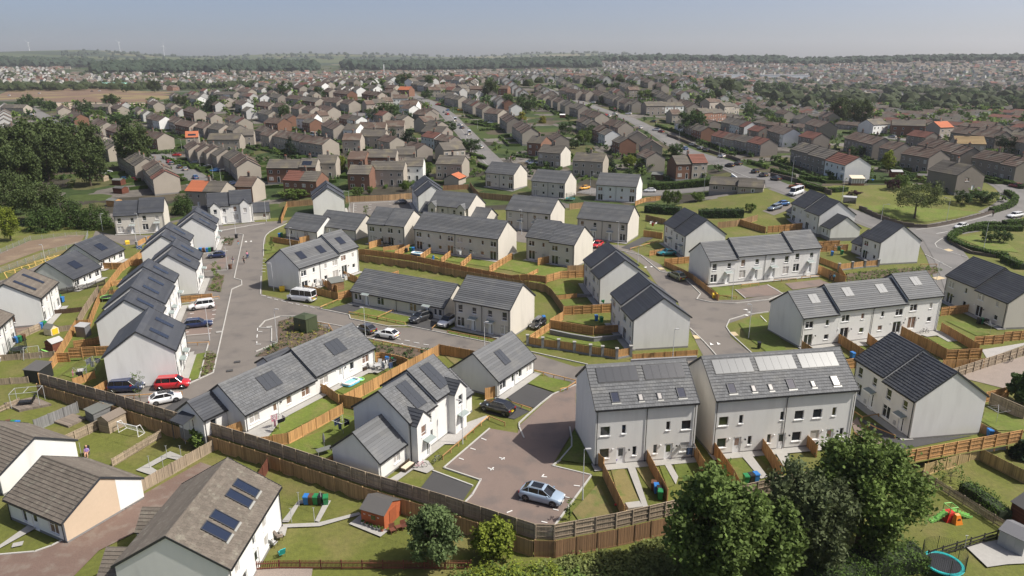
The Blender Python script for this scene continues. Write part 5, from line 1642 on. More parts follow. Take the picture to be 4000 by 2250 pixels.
me.polygons.foreach_set('material_index',Mi); me.polygons.foreach_set('use_smooth',[True]*len(Fq)); me.update()
struct(add('ground',me),'grassy ground, gardens and far hills')
# ------------------------------------------------ draped sheets
def tzp(x,y): return tz(x,y+3.6) if FLINE[0][0]+1<x<FLINE[-1][0] and -.6<side(FLINE,x,y)<3.6 else tz(x,y)
LAY={1:.030,2:.075,3:.12}
def drape(name,mats,poly,z,step=3.0):
    bm=bmesh.new(); vs=[bm.verts.new((x,y,0)) for x,y in poly]; bm.faces.new(vs); bmesh.ops.triangulate(bm,faces=bm.faces[:])
    zz=[tzp(x,y) for x,y in poly]; x0=min(p[0] for p in poly);x1=max(p[0] for p in poly);y0=min(p[1] for p in poly);y1=max(p[1] for p in poly)
    if max(zz)-min(zz)>.02 or abs(tz((x0+x1)/2,(y0+y1)/2)-zz[0])>.02:
        st=max(step,(x1-x0)/60,(y1-y0)/60)
        for ax,a,b in ((0,x0,x1),(1,y0,y1)):
            t=a+st
            while t<b:
                bmesh.ops.bisect_plane(bm,geom=bm.verts[:]+bm.edges[:]+bm.faces[:],plane_co=(t,0,0) if ax==0 else (0,t,0),plane_no=(1,0,0) if ax==0 else (0,1,0)); t+=st
    for v in bm.verts: v.co.z=tzp(v.co.x,v.co.y)+z
    bmesh.ops.recalc_face_normals(bm,faces=bm.faces[:])
    for f in bm.faces:
        if f.normal.z<0: f.normal_flip()
    me=bpy.data.meshes.new(name); bm.to_mesh(me); bm.free()
    me.materials.append(MAT[mats]); return add(name,me)
roads_for_marks=None
for i,(n,m,l,ly,poly) in enumerate(SHEETS):
    o=struct(drape(n,m,poly,LAY[ly]+.0005*i),l)
    if roads_for_marks is None: roads_for_marks=o
def resample(pts,step):
    P=[Vector((p[0],p[1],0)) for p in pts]; out=[]
    if len(P)==2:
        n=max(1,int((P[1]-P[0]).length/step)); return [P[0].lerp(P[1],i/n) for i in range(n+1)]
    for i in range(len(P)-1):
        p0=P[max(i-1,0)];p1=P[i];p2=P[i+1];p3=P[min(i+2,len(P)-1)]
        n=max(1,int((p2-p1).length/step))
        for k in range(n):
            t=k/n; out.append(.5*((2*p1)+(p2-p0)*t+(2*p0-5*p1+4*p2-p3)*t*t+(3*p1-p0-3*p2+p3)*t**3))
    out.append(P[-1]); return out
def ribbon(name,m,pts,w,z,step=4.0,cross=3):
    P=resample(pts,step); mb=MB(); rows=[]
    for i,p in enumerate(P):
        d=(P[min(i+1,len(P)-1)]-P[max(i-1,0)]); d.normalize(); nrm=Vector((-d.y,d.x,0))
        rows.append([p+nrm*(w*(k/(cross-1)-.5)) for k in range(cross)])
    for a,b in zip(rows[:-1],rows[1:]):
        for k in range(cross-1):
            q=[a[k+1],a[k],b[k],b[k+1]]; mb.face([(v.x,v.y,tz(v.x,v.y)+z) for v in q])
    return mb.obj(name,m)
for i,(l,w,pts) in enumerate(ROADS):
    struct(ribbon('pavement','pavement',pts,w+2.8,.06+.004*i,cross=6),'footways of the '+l)
    struct(ribbon('road','oldroad',pts,w,.12+.004*i,cross=5),l)
def offs(line,d):
    r=[]
    for i,p in enumerate(line):
        a=line[max(0,i-1)];b=line[min(len(line)-1,i+1)];dx,dy=b[0]-a[0],b[1]-a[1];l=math.hypot(dx,dy); r.append((p[0]-dy/l*d,p[1]+dx/l*d))
    return r
for d0,d1,l in ((-.3,-4.5,'grass along the foot of the lower fence'),(3.4,-.1,'grass along the top of the boundary bank')):   # level strips each side of the bank
    A=[v for v in resample(FLINE,2)]; A=[(v.x,v.y) for v in A]; a=offs(A,d0); b=offs(A,d1); mb=MB(); e=b if d1<-1 else a
    for i in range(len(A)-1): mb.face([(*b[i],tz(*e[i])+.02),(*b[i+1],tz(*e[i+1])+.02),(*a[i+1],tz(*e[i+1])+.02),(*a[i],tz(*e[i])+.02)])
    struct(mb.obj('verge','grass'),l)
# ------------------------------------------------ kerbs and painted markings
def strip(mb,a,b,w,z0,z1,mi=0):
    a=Vector((a[0],a[1],0)); b=Vector((b[0],b[1],0)); d=b-a
    if d.length<.01: return
    d.normalize(); n=Vector((-d.y,d.x,0))*(w/2); a=a-d*.03; b=b+d*.03
    za=tzp(a.x,a.y); zb=tzp(b.x,b.y)
    c=[(a+n,za),(a-n,za),(b-n,zb),(b+n,zb)]
    mb.hexa([(p.x,p.y,z+z0) for p,z in c]+[(p.x,p.y,z+z1) for p,z in c],mi)
for k in KERBS:
    mb=MB(); P=resample(k,2.5) if len(k)>2 and len(k)<6 else [Vector((p[0],p[1],0)) for p in k]
    Q=[]
    for a,b in zip(P[:-1],P[1:]):
        n=max(1,int((b-a).length/5)); Q+=[a.lerp(b,i/n) for i in range(n)]
    Q.append(P[-1])
    for a,b in zip(Q[:-1],Q[1:]): strip(mb,a,b,.17,-.05,.165)
    struct(mb.obj('kerb','kerb'),'pale concrete kerb line')
for a,b,w,c in MARKS:
    mb=MB(); strip(mb,a,b,w,.10,.135); mb.obj('road_marking','paint_white',roads_for_marks)
yr=None
for a,b,w in YMARKS:
    mb=MB(); strip(mb,a,b,w,.05,.085); mb.obj('yellow_marking','paint_yellow',roads_for_marks)
for t in TRIS:
    mb=MB(); mb.face([(x,y,tz(x,y)+.118) for x,y in t]); mb.obj('triangle_marking','paint_white',roads_for_marks)
for t in TACT:
    o=drape('tactile_paving','tactile',t,.128); o.parent=roads_for_marks
# ------------------------------------------------ woods and far trees (masses nobody could count)
import mathutils
def ico(sub):
    bm=bmesh.new(); bmesh.ops.create_icosphere(bm,subdivisions=sub,radius=1.0); v=np.array([x.co[:] for x in bm.verts]); bm.verts.index_update(); f=np.array([[w.index for w in x.verts] for x in bm.faces]); bm.free(); return v,f
IV,IF=ico(2)
def tufts(name,spots,m,label):
    """each tree a rough faceted crown; spots: x,y,r,h"""
    rng=np.random.default_rng(len(spots)); VV=[];FF=[];n=0
    for (x,y,r,h) in spots:
        j=1+rng.normal(0,.16,(len(IV),1)); v=IV*j; v[:,2]=np.maximum(v[:,2],-.55)
        v=v*np.array([r,r,h*.5])+np.array([x,y,tz(x,y)+h*.42]); VV.append(v); FF.append(IF+n); n+=len(IV)
    me=bpy.data.meshes.new(name); v=np.concatenate(VV); f=np.concatenate(FF)
    me.from_pydata(v.tolist(),[],f.tolist()); me.materials.append(MAT[m]); me.update()
    o=add(name,me); tag(o,label,'trees',None,'stuff'); return o
rg=random.Random(3)
def zone(q0,q1,r0,r1,n,hh=(9,16)):
    out=[]
    for _ in range(n):
        q=rg.uniform(q0,q1); r=rg.uniform(r0,r1); y=r/math.sqrt(1+q*q); h=rg.uniform(*hh); out.append((q*y,y,h*rg.uniform(.45,.7),h))
    return out
tufts('wood',zone(-.56,-.26,2200,2620,1000,(14,26)),'far_wood','dark wood along the left horizon')
tufts('wood',zone(-.225,.115,2250,2700,1100,(15,27)),'far_wood','dark wood behind the school')
tufts('wood',zone(.0,.36,2600,3000,750,(16,28)),'far_wood','wooded ridge right of centre')
tufts('wood',zone(.30,.80,2480,2780,800,(12,22)),'far_wood','tree line on the right horizon')
tufts('wood',zone(-.76,-.56,3200,3700,520,(20,36)),'far_wood','wooded ridge on the far left horizon')
tufts('wood',zone(-.30,.25,4200,6400,260,(14,22))+zone(-.6,-.3,4200,6000,120,(14,22)),'far_wood','scattered woods on the far hills')
# ------------------------------------------------ houses
def wall_face(mb,fn,W,z0,z1,holes,dep,mi=0):
    us=sorted({0.0,W}|{h[0] for h in holes}|{h[1] for h in holes}); zs=sorted({z0,z1}|{h[2] for h in holes}|{h[3] for h in holes})
    us=[u for u in us if 0<=u<=W]; zs=[z for z in zs if z0<=z<=z1]
    for a,b in zip(us[:-1],us[1:]):
        for c,d in zip(zs[:-1],zs[1:]):
            m=((a+b)/2,(c+d)/2)
            if any(h[0]<m[0]<h[1] and h[2]<m[1]<h[3] for h in holes): continue
            mb.face([fn(a,0,c),fn(b,0,c),fn(b,0,d),fn(a,0,d)],mi)
    for (a,b,c,d) in holes:
        for (p,q) in (((a,c),(a,d)),((a,d),(b,d)),((b,d),(b,c)),((b,c),(a,c))):
            mb.face([fn(p[0],0,p[1]),fn(q[0],0,q[1]),fn(q[0],dep,q[1]),fn(p[0],dep,p[1])],mi)
def win_mesh(kind,w,h,old):
    mb=MB(); t=.055 if not old else .07; d=.05; f='old_frame' if old else 'white_pvc'
    if kind in('d','dg'):
        mb.box(0,w,0,.06,0,h)
        mb.box(-.06,0,-.02,.07,0,h+.06); mb.box(w,w+.06,-.02,.07,0,h+.06); mb.box(0,w,-.02,.07,h,h+.06)
        mb.box(w*.8,w*.86,-.07,-.002,h*.45,h*.53)
        return mb.mesh('door','door_white')
    mb.box(0,t,0,d,0,h); mb.box(w-t,w,0,d,0,h); mb.box(t,w-t,0,d,0,t); mb.box(t,w-t,0,d,h-t,h)
    if kind in('w2','f'): mb.box(w/2-.05,w/2+.05,.002,d-.002,t,h-t)
    if kind=='w': mb.box(t,w-t,.002,d-.002,h*.3,h*.3+.06)
    if kind=='w2': mb.box(t,w/2-.05,.003,d-.003,h*.66,h*.66+.05)
    if kind=='f': mb.box(t,w/2-.05,.003,d-.003,.12,.2); mb.box(w/2+.05,w-t,.003,d-.003,.12,.2)
    return mb.mesh('window',f)
def pane_mesh(kind,w,h,mt):
    mb=MB()
    if kind=='d': mb.box(w*.60,w*.76,-.012,-.002,h*.12,h*.92)
    elif kind=='dg': mb.box(w*.24,w*.76,-.012,-.002,h*.48,h*.9)
    else: mb.box(.02,w-.02,.02,.03,.02,h-.02)
    return mb.mesh('pane',mt)
PANES=['pane_dark']*8+['pane_blind']*2+['pane_curtain']*2+['pane_green']
def window(root,kind,w,h,loc,rz,old=False,lod=0,parent=None):
    pm=rnd.choice(PANES) if kind not in('d',) else 'pane_dark'
    nm={'d':'door','dg':'door','f':'french_door'}.get(kind,'window')
    w=round(w,2); h=round(h,2)
    if lod>=2:
        def mk():
            mb=MB(); mb.box(0,w,0,.05,0,h,0); mb.box(.08,w-.08,-.006,-.002,.08,h-.08,1); 
            if kind in('w2','f'): mb.box(w/2-.06,w/2+.06,-.02,-.008,.0,h,0)
            return mb.mesh(nm,['old_frame' if kind[0]!='d' else 'door_white',pm])
        return add(nm,cached(('wl',kind,w,h,pm),mk),root,loc,rz)
    o=add(nm,cached(('w',kind,w,h,old),lambda:win_mesh(kind,w,h,old)),root,loc,rz)
    add('pane' if nm=='window' else 'glazing',cached(('p',kind,w,h,pm),lambda:pane_mesh(kind,w,h,pm)),o)
    if nm=='window':
        add('sill',cached(('s',w,old),lambda:(lambda m:(m.box(-.06,w+.06,-.17,.02,-.075,-.002),m.mesh('sill','white_pvc' if not old else 'harl_cream'))[1])(MB())),o)
    return o
def course_mesh(g,mt):
    mb=MB(); l=g+.05
    a=[(0,0,.075),(1,0,.075),(1,l,.012),(0,l,.012)]
    mb.face(a); mb.face([(0,0,.0),(1,0,.0),(1,0,.075),(0,0,.075)]); mb.face([(0,0,0),(0,0,.075),(0,l,.012)]); mb.face([(1,0,.075),(1,0,0),(1,l,.012)])
    return mb.mesh('tile_course',mt)
def slope_tiles(roof,x0,x1,ye,ze,pitch,run,back,lod,mt,budget,xcut=None):
    """lay lapped courses up one slope; ye,ze eave edge; run=slope length"""
    n=max(3,round(run/.40)); g=run/n; c,s=math.cos(pitch),math.sin(pitch); sg=-1 if back else 1
    rot=(pitch,0,math.pi if back else 0)
    key=round(g,2)
    if lod==2:
        mb=MB(); 
        m=max(4,n//2) if run>3 else 3; gg=run/m
        for i in range(m):
            y=ye+sg*c*gg*i; z=ze+s*gg*i; y2=ye+sg*c*gg*(i+1.04); z2=ze+s*gg*(i+1.04); nx_,nz_=-sg*s*.085,c*.085
            t=rnd.random()
            mb.face([(x0,y+nx_,z+nz_),(x1,y+nx_,z+nz_),(x1,y2,z2+.01),(x0,y2,z2+.01)] if not back else [(x1,y+nx_,z+nz_),(x0,y+nx_,z+nz_),(x0,y2,z2+.01),(x1,y2,z2+.01)],0,t)
            mb.face([(x0,y,z),(x1,y,z),(x1,y+nx_,z+nz_),(x0,y+nx_,z+nz_)],0,t)
        return mb.obj('roof_tiles',mt,roof)
    me=cached(('c',key,mt),lambda:course_mesh(key,mt))
    for i in range(n):
        y=ye+sg*c*g*i; z=ze+s*g*i
        if lod==0 and not back:
            tw=.34; k=int((x1-x0)/tw); off=(tw/2 if i%2 else 0); X=x0
            cuts=[x0]+[x0+off+tw*j for j in range(1,k+1) if x0+off+tw*j<x1-.06]+[x1]
            rest=MB()
            for a,b in zip(cuts[:-1],cuts[1:]):
                jz=rnd.uniform(-.006,.006)
                if budget[0]>0:
                    budget[0]-=1; add('roof_tile',me,roof,(a+.006,y,z+jz),rot,(b-a-.012,1,1))
                else:
                    budget[1].append((a+.006,b-.006,y,z+jz))
        else:
            add('tile_course',me,roof,(x0 if not back else x1,y,z),rot,(x1-x0,1,1))
def block(root,x0,x1,y0,y1,he,mw,mr,items=(),gl=None,gr=None,tanp=.72,lod=1,ov=.24,vo=.09,pl_h=.28,trim='trim_dark',gable_items=(),skipv='',old=False,gmat=None,pipes=(),budget=None,ridge_m=None,hole_dep=.11,back_tiles=True):
    """one gabled volume: walls with real openings, tiled roof, ridge, verges, gutters"""
    W=x1-x0; D=y1-y0; rise=D/2*tanp; pitch=math.atan(tanp); zr=he+rise
    dep=hole_dep if lod<2 else 0
    holes=[(i[1],i[1]+i[3],i[2],i[2]+i[4]) for i in items] if lod<2 else []
    mb=MB(); base=-1.2
    wall_face(mb,lambda u,d,z:(x0+u,y0+d,z),W,0,he,[h for h in holes],dep)
    mb.face([(x0,y0,base),(x1,y0,base),(x1,y0,0),(x0,y0,0)],1)
    mb.face([(x1,y1,0),(x0,y1,0),(x0,y1,he),(x1,y1,he)]); mb.face([(x1,y1,base),(x0,y1,base),(x0,y1,0),(x1,y1,0)],1)
    gh=[(i[2],i[2]+i[4],i[3],i[3]+i[5]) for i in gable_items if i[1]=='r'] if lod<2 else []
    ghl=[(i[2],i[2]+i[4],i[3],i[3]+i[5]) for i in gable_items if i[1]=='l'] if lod<2 else []
    g_i=2 if gmat else 0
    wall_face(mb,lambda u,d,z:(x1-d,y0+u,z),D,0,he,gh,dep,g_i); mb.face([(x1,y0,he),(x1,y1,he),(x1,(y0+y1)/2,zr)],g_i); mb.face([(x1,y0,base),(x1,y1,base),(x1,y1,0),(x1,y0,0)],1)
    wall_face(mb,lambda u,d,z:(x0+d,y1-u,z),D,0,he,ghl,dep,g_i); mb.face([(x0,y1,he),(x0,y0,he),(x0,(y0+y1)/2,zr)],g_i); mb.face([(x0,y1,base),(x0,y0,base),(x0,y0,0),(x0,y1,0)],1)
    mb.obj('wall',[mw,'plinth']+([gmat] if gmat else []),root)
    if lod<2 and pl_h:   # base course stands a little proud
        p=MB(); e=.02
        doors=sorted((i[1],i[1]+i[3]) for i in items if i[0] in('d','dg','f')); a=0
        for (u,v) in doors+[(W,W)]:
            if u>a: p.box(x0+a-(e if a==0 else 0),x0+u+(e if u==W else 0),y0-e,y0-.001,-1.0,pl_h)
            a=v
        p.box(x1+.001,x1+e,y0-e,y1,-1.0,pl_h); p.box(x0-e,x0-.001,y0,y1,-1.0,pl_h)
        p.obj('base_course','plinth',root)
    for i in items: window(root,i[0],i[3],i[4],(x0+i[1],y0+(.09 if lod<2 else -.05),i[2]),0,old,lod)
    for i in gable_items:
        if i[1]=='r': window(root,i[0],i[4],i[5],(x1-(.09 if lod<2 else -.05),y0+i[2],i[3]),math.pi/2,old,lod)
        else: window(root,i[0],i[4],i[5],(x0+(.09 if lod<2 else -.05),y1-i[2],i[3]),-math.pi/2,old,lod)
    # roof
    xa=x0-(vo if 'l' not in skipv else .02); xb=x1+(vo if 'r' not in skipv else .02); ze=he-ov*tanp+.05; ym=(y0+y1)/2
    sl=MB(); th=.14
    for sg,ye in ((1,y0-ov),(-1,y1+ov)):
        q=[(xa,ye,ze),(xb,ye,ze),(xb,ym,zr+.05),(xa,ym,zr+.05)]
        if sg<0: q=[q[1],q[0],q[3],q[2]]
        lo=[(x,y,z-th) for x,y,z in q]; sl.hexa(lo+q)
    roof=sl.obj('roof',trim,root)
    run=(D/2+ov)/math.cos(pitch)
    bud=budget if budget is not None else [0,[]]
    slope_tiles(roof,xa-.01,xb+.01,y0-ov-.03,ze,pitch,run,False,lod,mr,bud)
    if back_tiles: slope_tiles(roof,xa-.01,xb+.01,y1+ov+.03,ze,pitch,run,True,max(lod,1),mr,bud)
    r=MB(); r.hexa([(xa-.02,ym-.17,zr-.02),(xb+.02,ym-.17,zr-.02),(xb+.02,ym+.17,zr-.02),(xa-.02,ym+.17,zr-.02),(xa-.02,ym-.05,zr+.15),(xb+.02,ym-.05,zr+.15),(xb+.02,ym+.05,zr+.15),(xa-.02,ym+.05,zr+.15)]); r.obj('ridge',ridge_m or mr,roof)
    if lod<2:
        for side_,x in (('l',xa),('r',xb)):
            if side_ in skipv: continue
            a,b=(x-.05,x-.012) if side_=='l' else (x+.012,x+.05)
            for ye in (y0-ov-.05,y1+ov+.05):
                p=[(a,ye,ze-.12),(b,ye,ze-.12),(b,ym,zr-.06),(a,ym,zr-.06)]; v=MB(); v.hexa(p+[(x_,y_,z_+.24) for x_,y_,z_ in p]); v.obj('verge',trim,roof)
        g=MB(); g.box(xa,xb,y0-ov-.16,y0-ov-.05,ze-.13,ze-.03); g.obj('gutter','gutter',root)
        for px in pipes:
            d=MB(); d.path([(px,y0-ov-.1,ze-.12),(px,y0-.09,he-.45),(px,y0-.09,-.4)],.042,6); d.obj('downpipe','gutter',root)
    return zr
def finish_budget(root,bud,mr,pitch):
    if not bud[1]: return
    mb=MB(); c,s=math.cos(pitch),math.sin(pitch)
    for (a,b,y,z) in bud[1]:
        t=rnd.random(); l=.45
        mb.face([(a,y-s*.075,z+c*.075),(b,y-s*.075,z+c*.075),(b,y+c*l-s*.012,z+s*l+c*.012),(a,y+c*l-s*.012,z+s*l+c*.012)],0,t); mb.face([(a,y,z),(b,y,z),(b,y-s*.075,z+c*.075),(a,y-s*.075,z+c*.075)],0,t)
    o=mb.obj('roof_tiles',mr,root); o['kind']='stuff'
def canopy(root,x,y,z,w=1.6,d=.85,m='canopy_grey'):
    mb=MB(); mb.hexa([(x,y-d,z-.06),(x+w,y-d,z-.06),(x+w,y,z+.1),(x,y,z+.1),(x,y-d,z+.06),(x+w,y-d,z+.06),(x+w,y,z+.24),(x,y,z+.24)]); mb.box(x-.02,x+w+.02,y-d-.02,y-d+.02,z-.09,z+.08,1); mb.obj('canopy',[m,'white_pvc'],root)
def on_slope(he,y0,tanp,ov=.24):
    pitch=math.atan(tanp)
    def f(t): # metres up the slope from the eave
        return (y0-ov+math.cos(pitch)*t, he-ov*tanp+.05+math.sin(pitch)*t)
    return f,pitch
def solar(root,x,t,w,h,n,he,y0,tanp,m='solar',rows=1):
    """n modules side by side starting x, t metres up the slope"""
    f,p=on_slope(he,y0,tanp); y,z=f(t); holder=MB(); holder.box(-.04,w+.04,-.04,h+.04,.085,.12)
    o=holder.obj('solar_array','solar_frame',root,(x,y,z),(p,0,0))
    mw=w/n; mh=h/rows
    me=cached(('sol',round(mw,2),round(mh,2),m),lambda:(lambda b:(b.box(.012,mw-.012,.012,mh-.012,.118,.14),b.mesh('solar_panel',m))[1])(MB()))
    for i in range(n):
        for j in range(rows): add('solar_panel',me,o,(i*mw,j*mh,0))
def skylight(root,x,t,w,h,he,y0,tanp,pm='pane_blue'):
    f,p=on_slope(he,y0,tanp); y,z=f(t)
    fr=MB(); a=.09
    fr.box(0,w,0,a,.02,.17); fr.box(0,w,h-a,h,.02,.17); fr.box(0,a,a,h-a,.02,.17); fr.box(w-a,w,a,h-a,.02,.17); fr.box(-.04,w+.04,-.2,-.001,.05,.1,1)
    o=fr.obj('roof_window',['trim_dark','skylight_frame'],root,(x,y,z),(p,0,0)); pn=MB(); pn.box(a-.005,w-a+.005,a-.005,h-a+.005,.1,.125); pn.obj('pane',pm,o)
def gablet(root,x,w,proj,he,main_he,y0,tanp,mw,mr,items,depth=2.6,tz_=1.0,xf=(None,None)):
    """full-height projecting gabled bay whose ridge runs back into the main roof"""
    h=w/2*tz_; mb=MB(); ya=y0-proj; dep=.1
    holes=[(i[1],i[1]+i[3],i[2],i[2]+i[4]) for i in items]
    wall_face(mb,lambda u,d,z:(x+u,ya+d,z),w,0,he,holes,dep)
    mb.face([(x,ya,he),(x+w,ya,he),(x+w/2,ya,he+h)]); mb.face([(x,ya,-1),(x+w,ya,-1),(x+w,ya,0),(x,ya,0)])
    for xx,o in ((x,1),(x+w,-1)):
        q=[(xx,y0+depth,-1),(xx,ya,-1),(xx,ya,he),(xx,y0+depth,he)]; mb.face(q if o>0 else q[::-1])
    g=mb.obj('gabled_bay',mw,root,*xf)
    for i in items: window(root,i[0],i[3],i[4],(x+i[1],ya+.09,i[2]),0)
    for sg in (1,-1):
        xe=x-.14 if sg>0 else x+w+.14; ze=he-.14*tz_; pitch=math.atan(tz_); L=depth+proj+.1
        run=(w/2+.14)/math.cos(pitch); n=max(3,round(run/.36)); gg=run/n
        sl=MB(); sl.hexa([(xe,ya-.1,ze-.06),(x+w/2,ya-.1,he+h-.06),(x+w/2,y0+depth,he+h-.06),(xe,y0+depth,ze-.06),(xe,ya-.1,ze+.03),(x+w/2,ya-.1,he+h+.03),(x+w/2,y0+depth,he+h+.03),(xe,y0+depth,ze+.03)]); rf=sl.obj('bay_roof','trim_dark',root,*xf)
        me=cached(('c',round(gg,2),mr),lambda:course_mesh(round(gg,2),mr))
        for i in range(n):
            xx=xe+sg*math.cos(pitch)*gg*i; zz=ze+.03+math.sin(pitch)*gg*i
            add('tile_course',me,rf,(xx,ya-.12 if sg<0 else y0+depth,zz),(pitch,0,-math.pi/2 if sg>0 else math.pi/2),(L,1,1))
def chimney(root,x,y,z,m='harl_grey',pots=2,w=.8,d=.5,h=1.3):
    mb=MB(); mb.box(x-w/2,x+w/2,y-d/2,y+d/2,z-.7,z+h); mb.box(x-w/2-.06,x+w/2+.06,y-d/2-.06,y+d/2+.06,z+h,z+h+.12); o=mb.obj('chimney',m,root)
    for k in range(pots):
        p=MB(); px=x+(k-(pots-1)/2)*.36; p.lathe([(.13,z+h+.12),(.10,z+h+.5),(.12,z+h+.52)],8,0,px,y); p.obj('chimney_pot','c_terracotta',o)
def mir(items,w): return [(i[0],w-i[1]-i[3],i[2],i[3],i[4]) for i in items]
def front2(w): return [('w2',.08*w,.55,1.45,1.65),('d',.60*w,.05,1.0,2.1),('w',.12*w,3.05,.95,1.4),('w',.64*w,3.2,.85,1.15)]
def back2(w): return [('f',.10*w,.05,1.6,2.1),('s',.66*w,.95,.85,.85),('w2',.10*w,3.2,1.45,1.15),('s',.66*w,3.3,.6,1.0)]
def town(w): return [('s',.10*w,.95,1.15,1.2),('dg',.44*w,.05,1.0,2.1),('s',.75*w,1.0,.5,1.15),('s',.10*w,3.75,1.15,1.15),('s',.52*w,3.85,.5,1.1)]
def bung(w): return [('w2',.06*w,.85,1.5,1.2),('dg',.36*w,.05,.95,2.05),('s',.56*w,.95,.8,1.1),('w2',.78*w,.85,1.4,1.2)]
def bung2(w): return [('s',.06*w,.9,.7,1.15),('s',.16*w,.9,.6,1.15),('d',.30*w,.05,1.0,2.1),('w2',.58*w,.75,1.5,1.4)]
def shift(items,dx): return [(i[0],i[1]+dx,i[2],i[3],i[4]) for i in items]
def lay(fn,n,L,alt=True):
    w=L/n; out=[]
    for k in range(n):
        it=fn(w); out+=shift(mir(it,w) if (k%2 and alt) else it,k*w)
    return out
WALLC={}
def estate(key,label,units,fn,nper,wall='render_white',roof='tile_grey',lod=1,tanp=.72,sol=None,canop=False,gi=(),gmat=None,cat='house'):
    """units: list of (frac0, frac1, dz, dy); nper dwellings per unit"""
    x,y,z,rot,L,D,he=EST[key]
    root=thing('house',label,cat,(x,y,z),R(rot),'new white estate houses')
    bud=[300,[]] if lod==0 else [0,[]]
    for k,(f0,f1,dz,dy) in enumerate(units):
        x0,x1=f0*L,f1*L; w=x1-x0; n=nper if isinstance(nper,int) else nper[k]
        items=lay(fn,n,w); items=[(i[0],i[1],i[2]+max(0,dz)*.75,i[3],i[4]) for i in items]
        sk=('' if k==0 or units[k-1][2]<dz else 'l')+('' if k==len(units)-1 or units[k+1][2]<dz else 'r')
        pp=[x1-.25] if k==len(units)-1 else []
        if k==0: pp.append(x0+.2)
        if n>1: pp.append((x0+x1)/2)
        block(root,x0+(.008*k),x1-(.008*(len(units)-1-k)),dy,D+dy,he+dz,wall,roof,items,tanp=tanp,lod=lod,gable_items=[g for g in gi if (g[1]=='r' and k==len(units)-1) or (g[1]=='l' and k==0)],skipv=sk,pipes=pp,budget=bud,gmat=gmat)
        if fn in(back2,town,bung):
            for i in items:
                if i[0] in('f','dg'):
                    v=MB(); v.box(x0+i[1]-.55,x0+i[1]-.4,dy-.1,dy-.002,i[2]+1.9,i[2]+2.05); v.obj('wall_vent','white_pvc',root)
                    v=MB(); v.lathe([(.0,-.0),(.11,.0),(.11,.1),(0.0,.1)],10); v.obj('wall_lamp','plastic_black',root,(x0+i[1]+i[3]+.4,dy-.1,i[2]+1.8),(math.pi/2,0,0))
        if canop:
            for i in items:
                if i[0]=='d':
                    canopy(root,x0+i[1]-.3,dy-.005,i[2]+2.35); mx=x0+i[1]-.75; q=MB(); q.box(mx,mx+.38,dy-.09,dy-.002,.55,1.1); q.obj('meter_box','c_lightgrey',root)
        if sol:
            for (fx,t,wd,h,nn,rows,m) in sol[k] if isinstance(sol[0],list) else sol:
                solar(root,x0+fx*w-wd/2,t,wd,h,nn,he+dz,dy,tanp,m,rows)
    if lod==0: finish_budget(root,bud,roof,math.atan(tanp))
    c_,s_=math.cos(R(rot)),math.sin(R(rot)); ap=[(x+c_*u-s_*v,y+s_*u+c_*v) for u,v in ((-.2,-1.15),(L+.2,-1.15),(L+.2,.4),(-.2,.4))]
    if key[0]=='E': struct(drape('path','slabs',ap,.145+.0006*(len(label)%30)),'slab apron of the '+label[:60])
    return root,EST[key]
U1=[(0,1,0,0)]; 
def U2(dz,f=.5): return [(0,f,0,0),(f,1,dz,0)]
sp=lambda fx:(fx,1.6,1.15,2.7,1,2,'solar')
estate('E1','nearest of the left row, grey gable toward camera and two solar panels',U1,front2,2,sol=[sp(.28),sp(.72)],canop=True,roof='tile_slate')
estate('E2','stepped three-roof white house behind the nearest left gable',[(0,.25,0,0),(.25,.75,.55,0),(.75,1,1.1,0)],front2,[1,2,1],sol=[[sp(.5)],[sp(.27),sp(.73)],[sp(.5)]],canop=True,roof='tile_slate')
estate('E3','third house of the left row with bins beside the parked blue car',U2(.55),front2,1,sol=[[sp(.5)],[sp(.5)]],canop=True,roof='tile_slate')
estate('E4','fourth house of the left row, mostly hidden by its neighbour',U2(.55),front2,1,sol=[[sp(.5)],[sp(.5)]],canop=True,roof='tile_slate')
estate('E5','farthest house of the left row with broad grey gable',U2(.55),front2,1,sol=[[sp(.5)],[sp(.5)]],canop=True,roof='tile_slate')
estate('E6','semi-detached pair facing the camera beside the dark cypress trees',U2(.5),front2,1,wall='render_cream',canop=True,roof='tile_slate')
rt,e=estate('E7','pair with two gabled bays at the head of the left road',U2(.5),front2,1,roof='tile_slate')
for gx in (.6,e[4]*.72): gablet(rt,gx,2.5,.9,5.0+(.5 if gx>3 else 0),5.2,0,.72,'render_white','tile_slate',[('w',.75,3.1,.95,1.3)])
block(rt,-4.2,-.02,1.2,7.2,2.6,'render_white','tile_slate',[('s',1.2,.9,.9,1.1)],pipes=[-4.0]); block(rt,e[4]+.02,e[4]+4.6,1.2,7.2,2.6,'render_cream','tile_slate',[('s',2.6,.9,.8,1.1)],pipes=[e[4]+4.4])
estate('E8','tall grey gable house left of the upper parking court',U2(.4),front2,1,roof='tile_slate')
estate('E9a','left low bungalow of the pair above the road fence',U1,bung2,1); estate('E9b','right low bungalow of the pair, roof stepping forward',U1,bung2,1,wall='render_cream')
estate('E10','white semi with cream gable between bungalows and long terrace',U2(.15),back2,1,wall='render_cream',roof='tile_grey')
estate('E11','long white terrace of four above the retaining fence',U1,back2,4,wall='render_cream')
rt,e=estate('E12','house with two gabled bays and low wings behind the long terrace',U1,front2,2,wall='render_cream')
for gx in (.5,e[4]-3.1): gablet(rt,gx,2.5,.9,5.0,5.2,0,.72,'render_cream','tile_grey',[('w',.8,3.1,.9,1.25)])
block(rt,-3.8,-.02,1.0,7.4,2.6,'render_white','tile_grey',[]); block(rt,e[4]+.02,e[4]+4.8,1.0,7.4,2.6,'render_cream','tile_grey',[])
estate('E13','stepped gable house right of the upper parking court',[(0,.5,.5,0),(.5,1,0,0)],front2,1,roof='tile_slate')
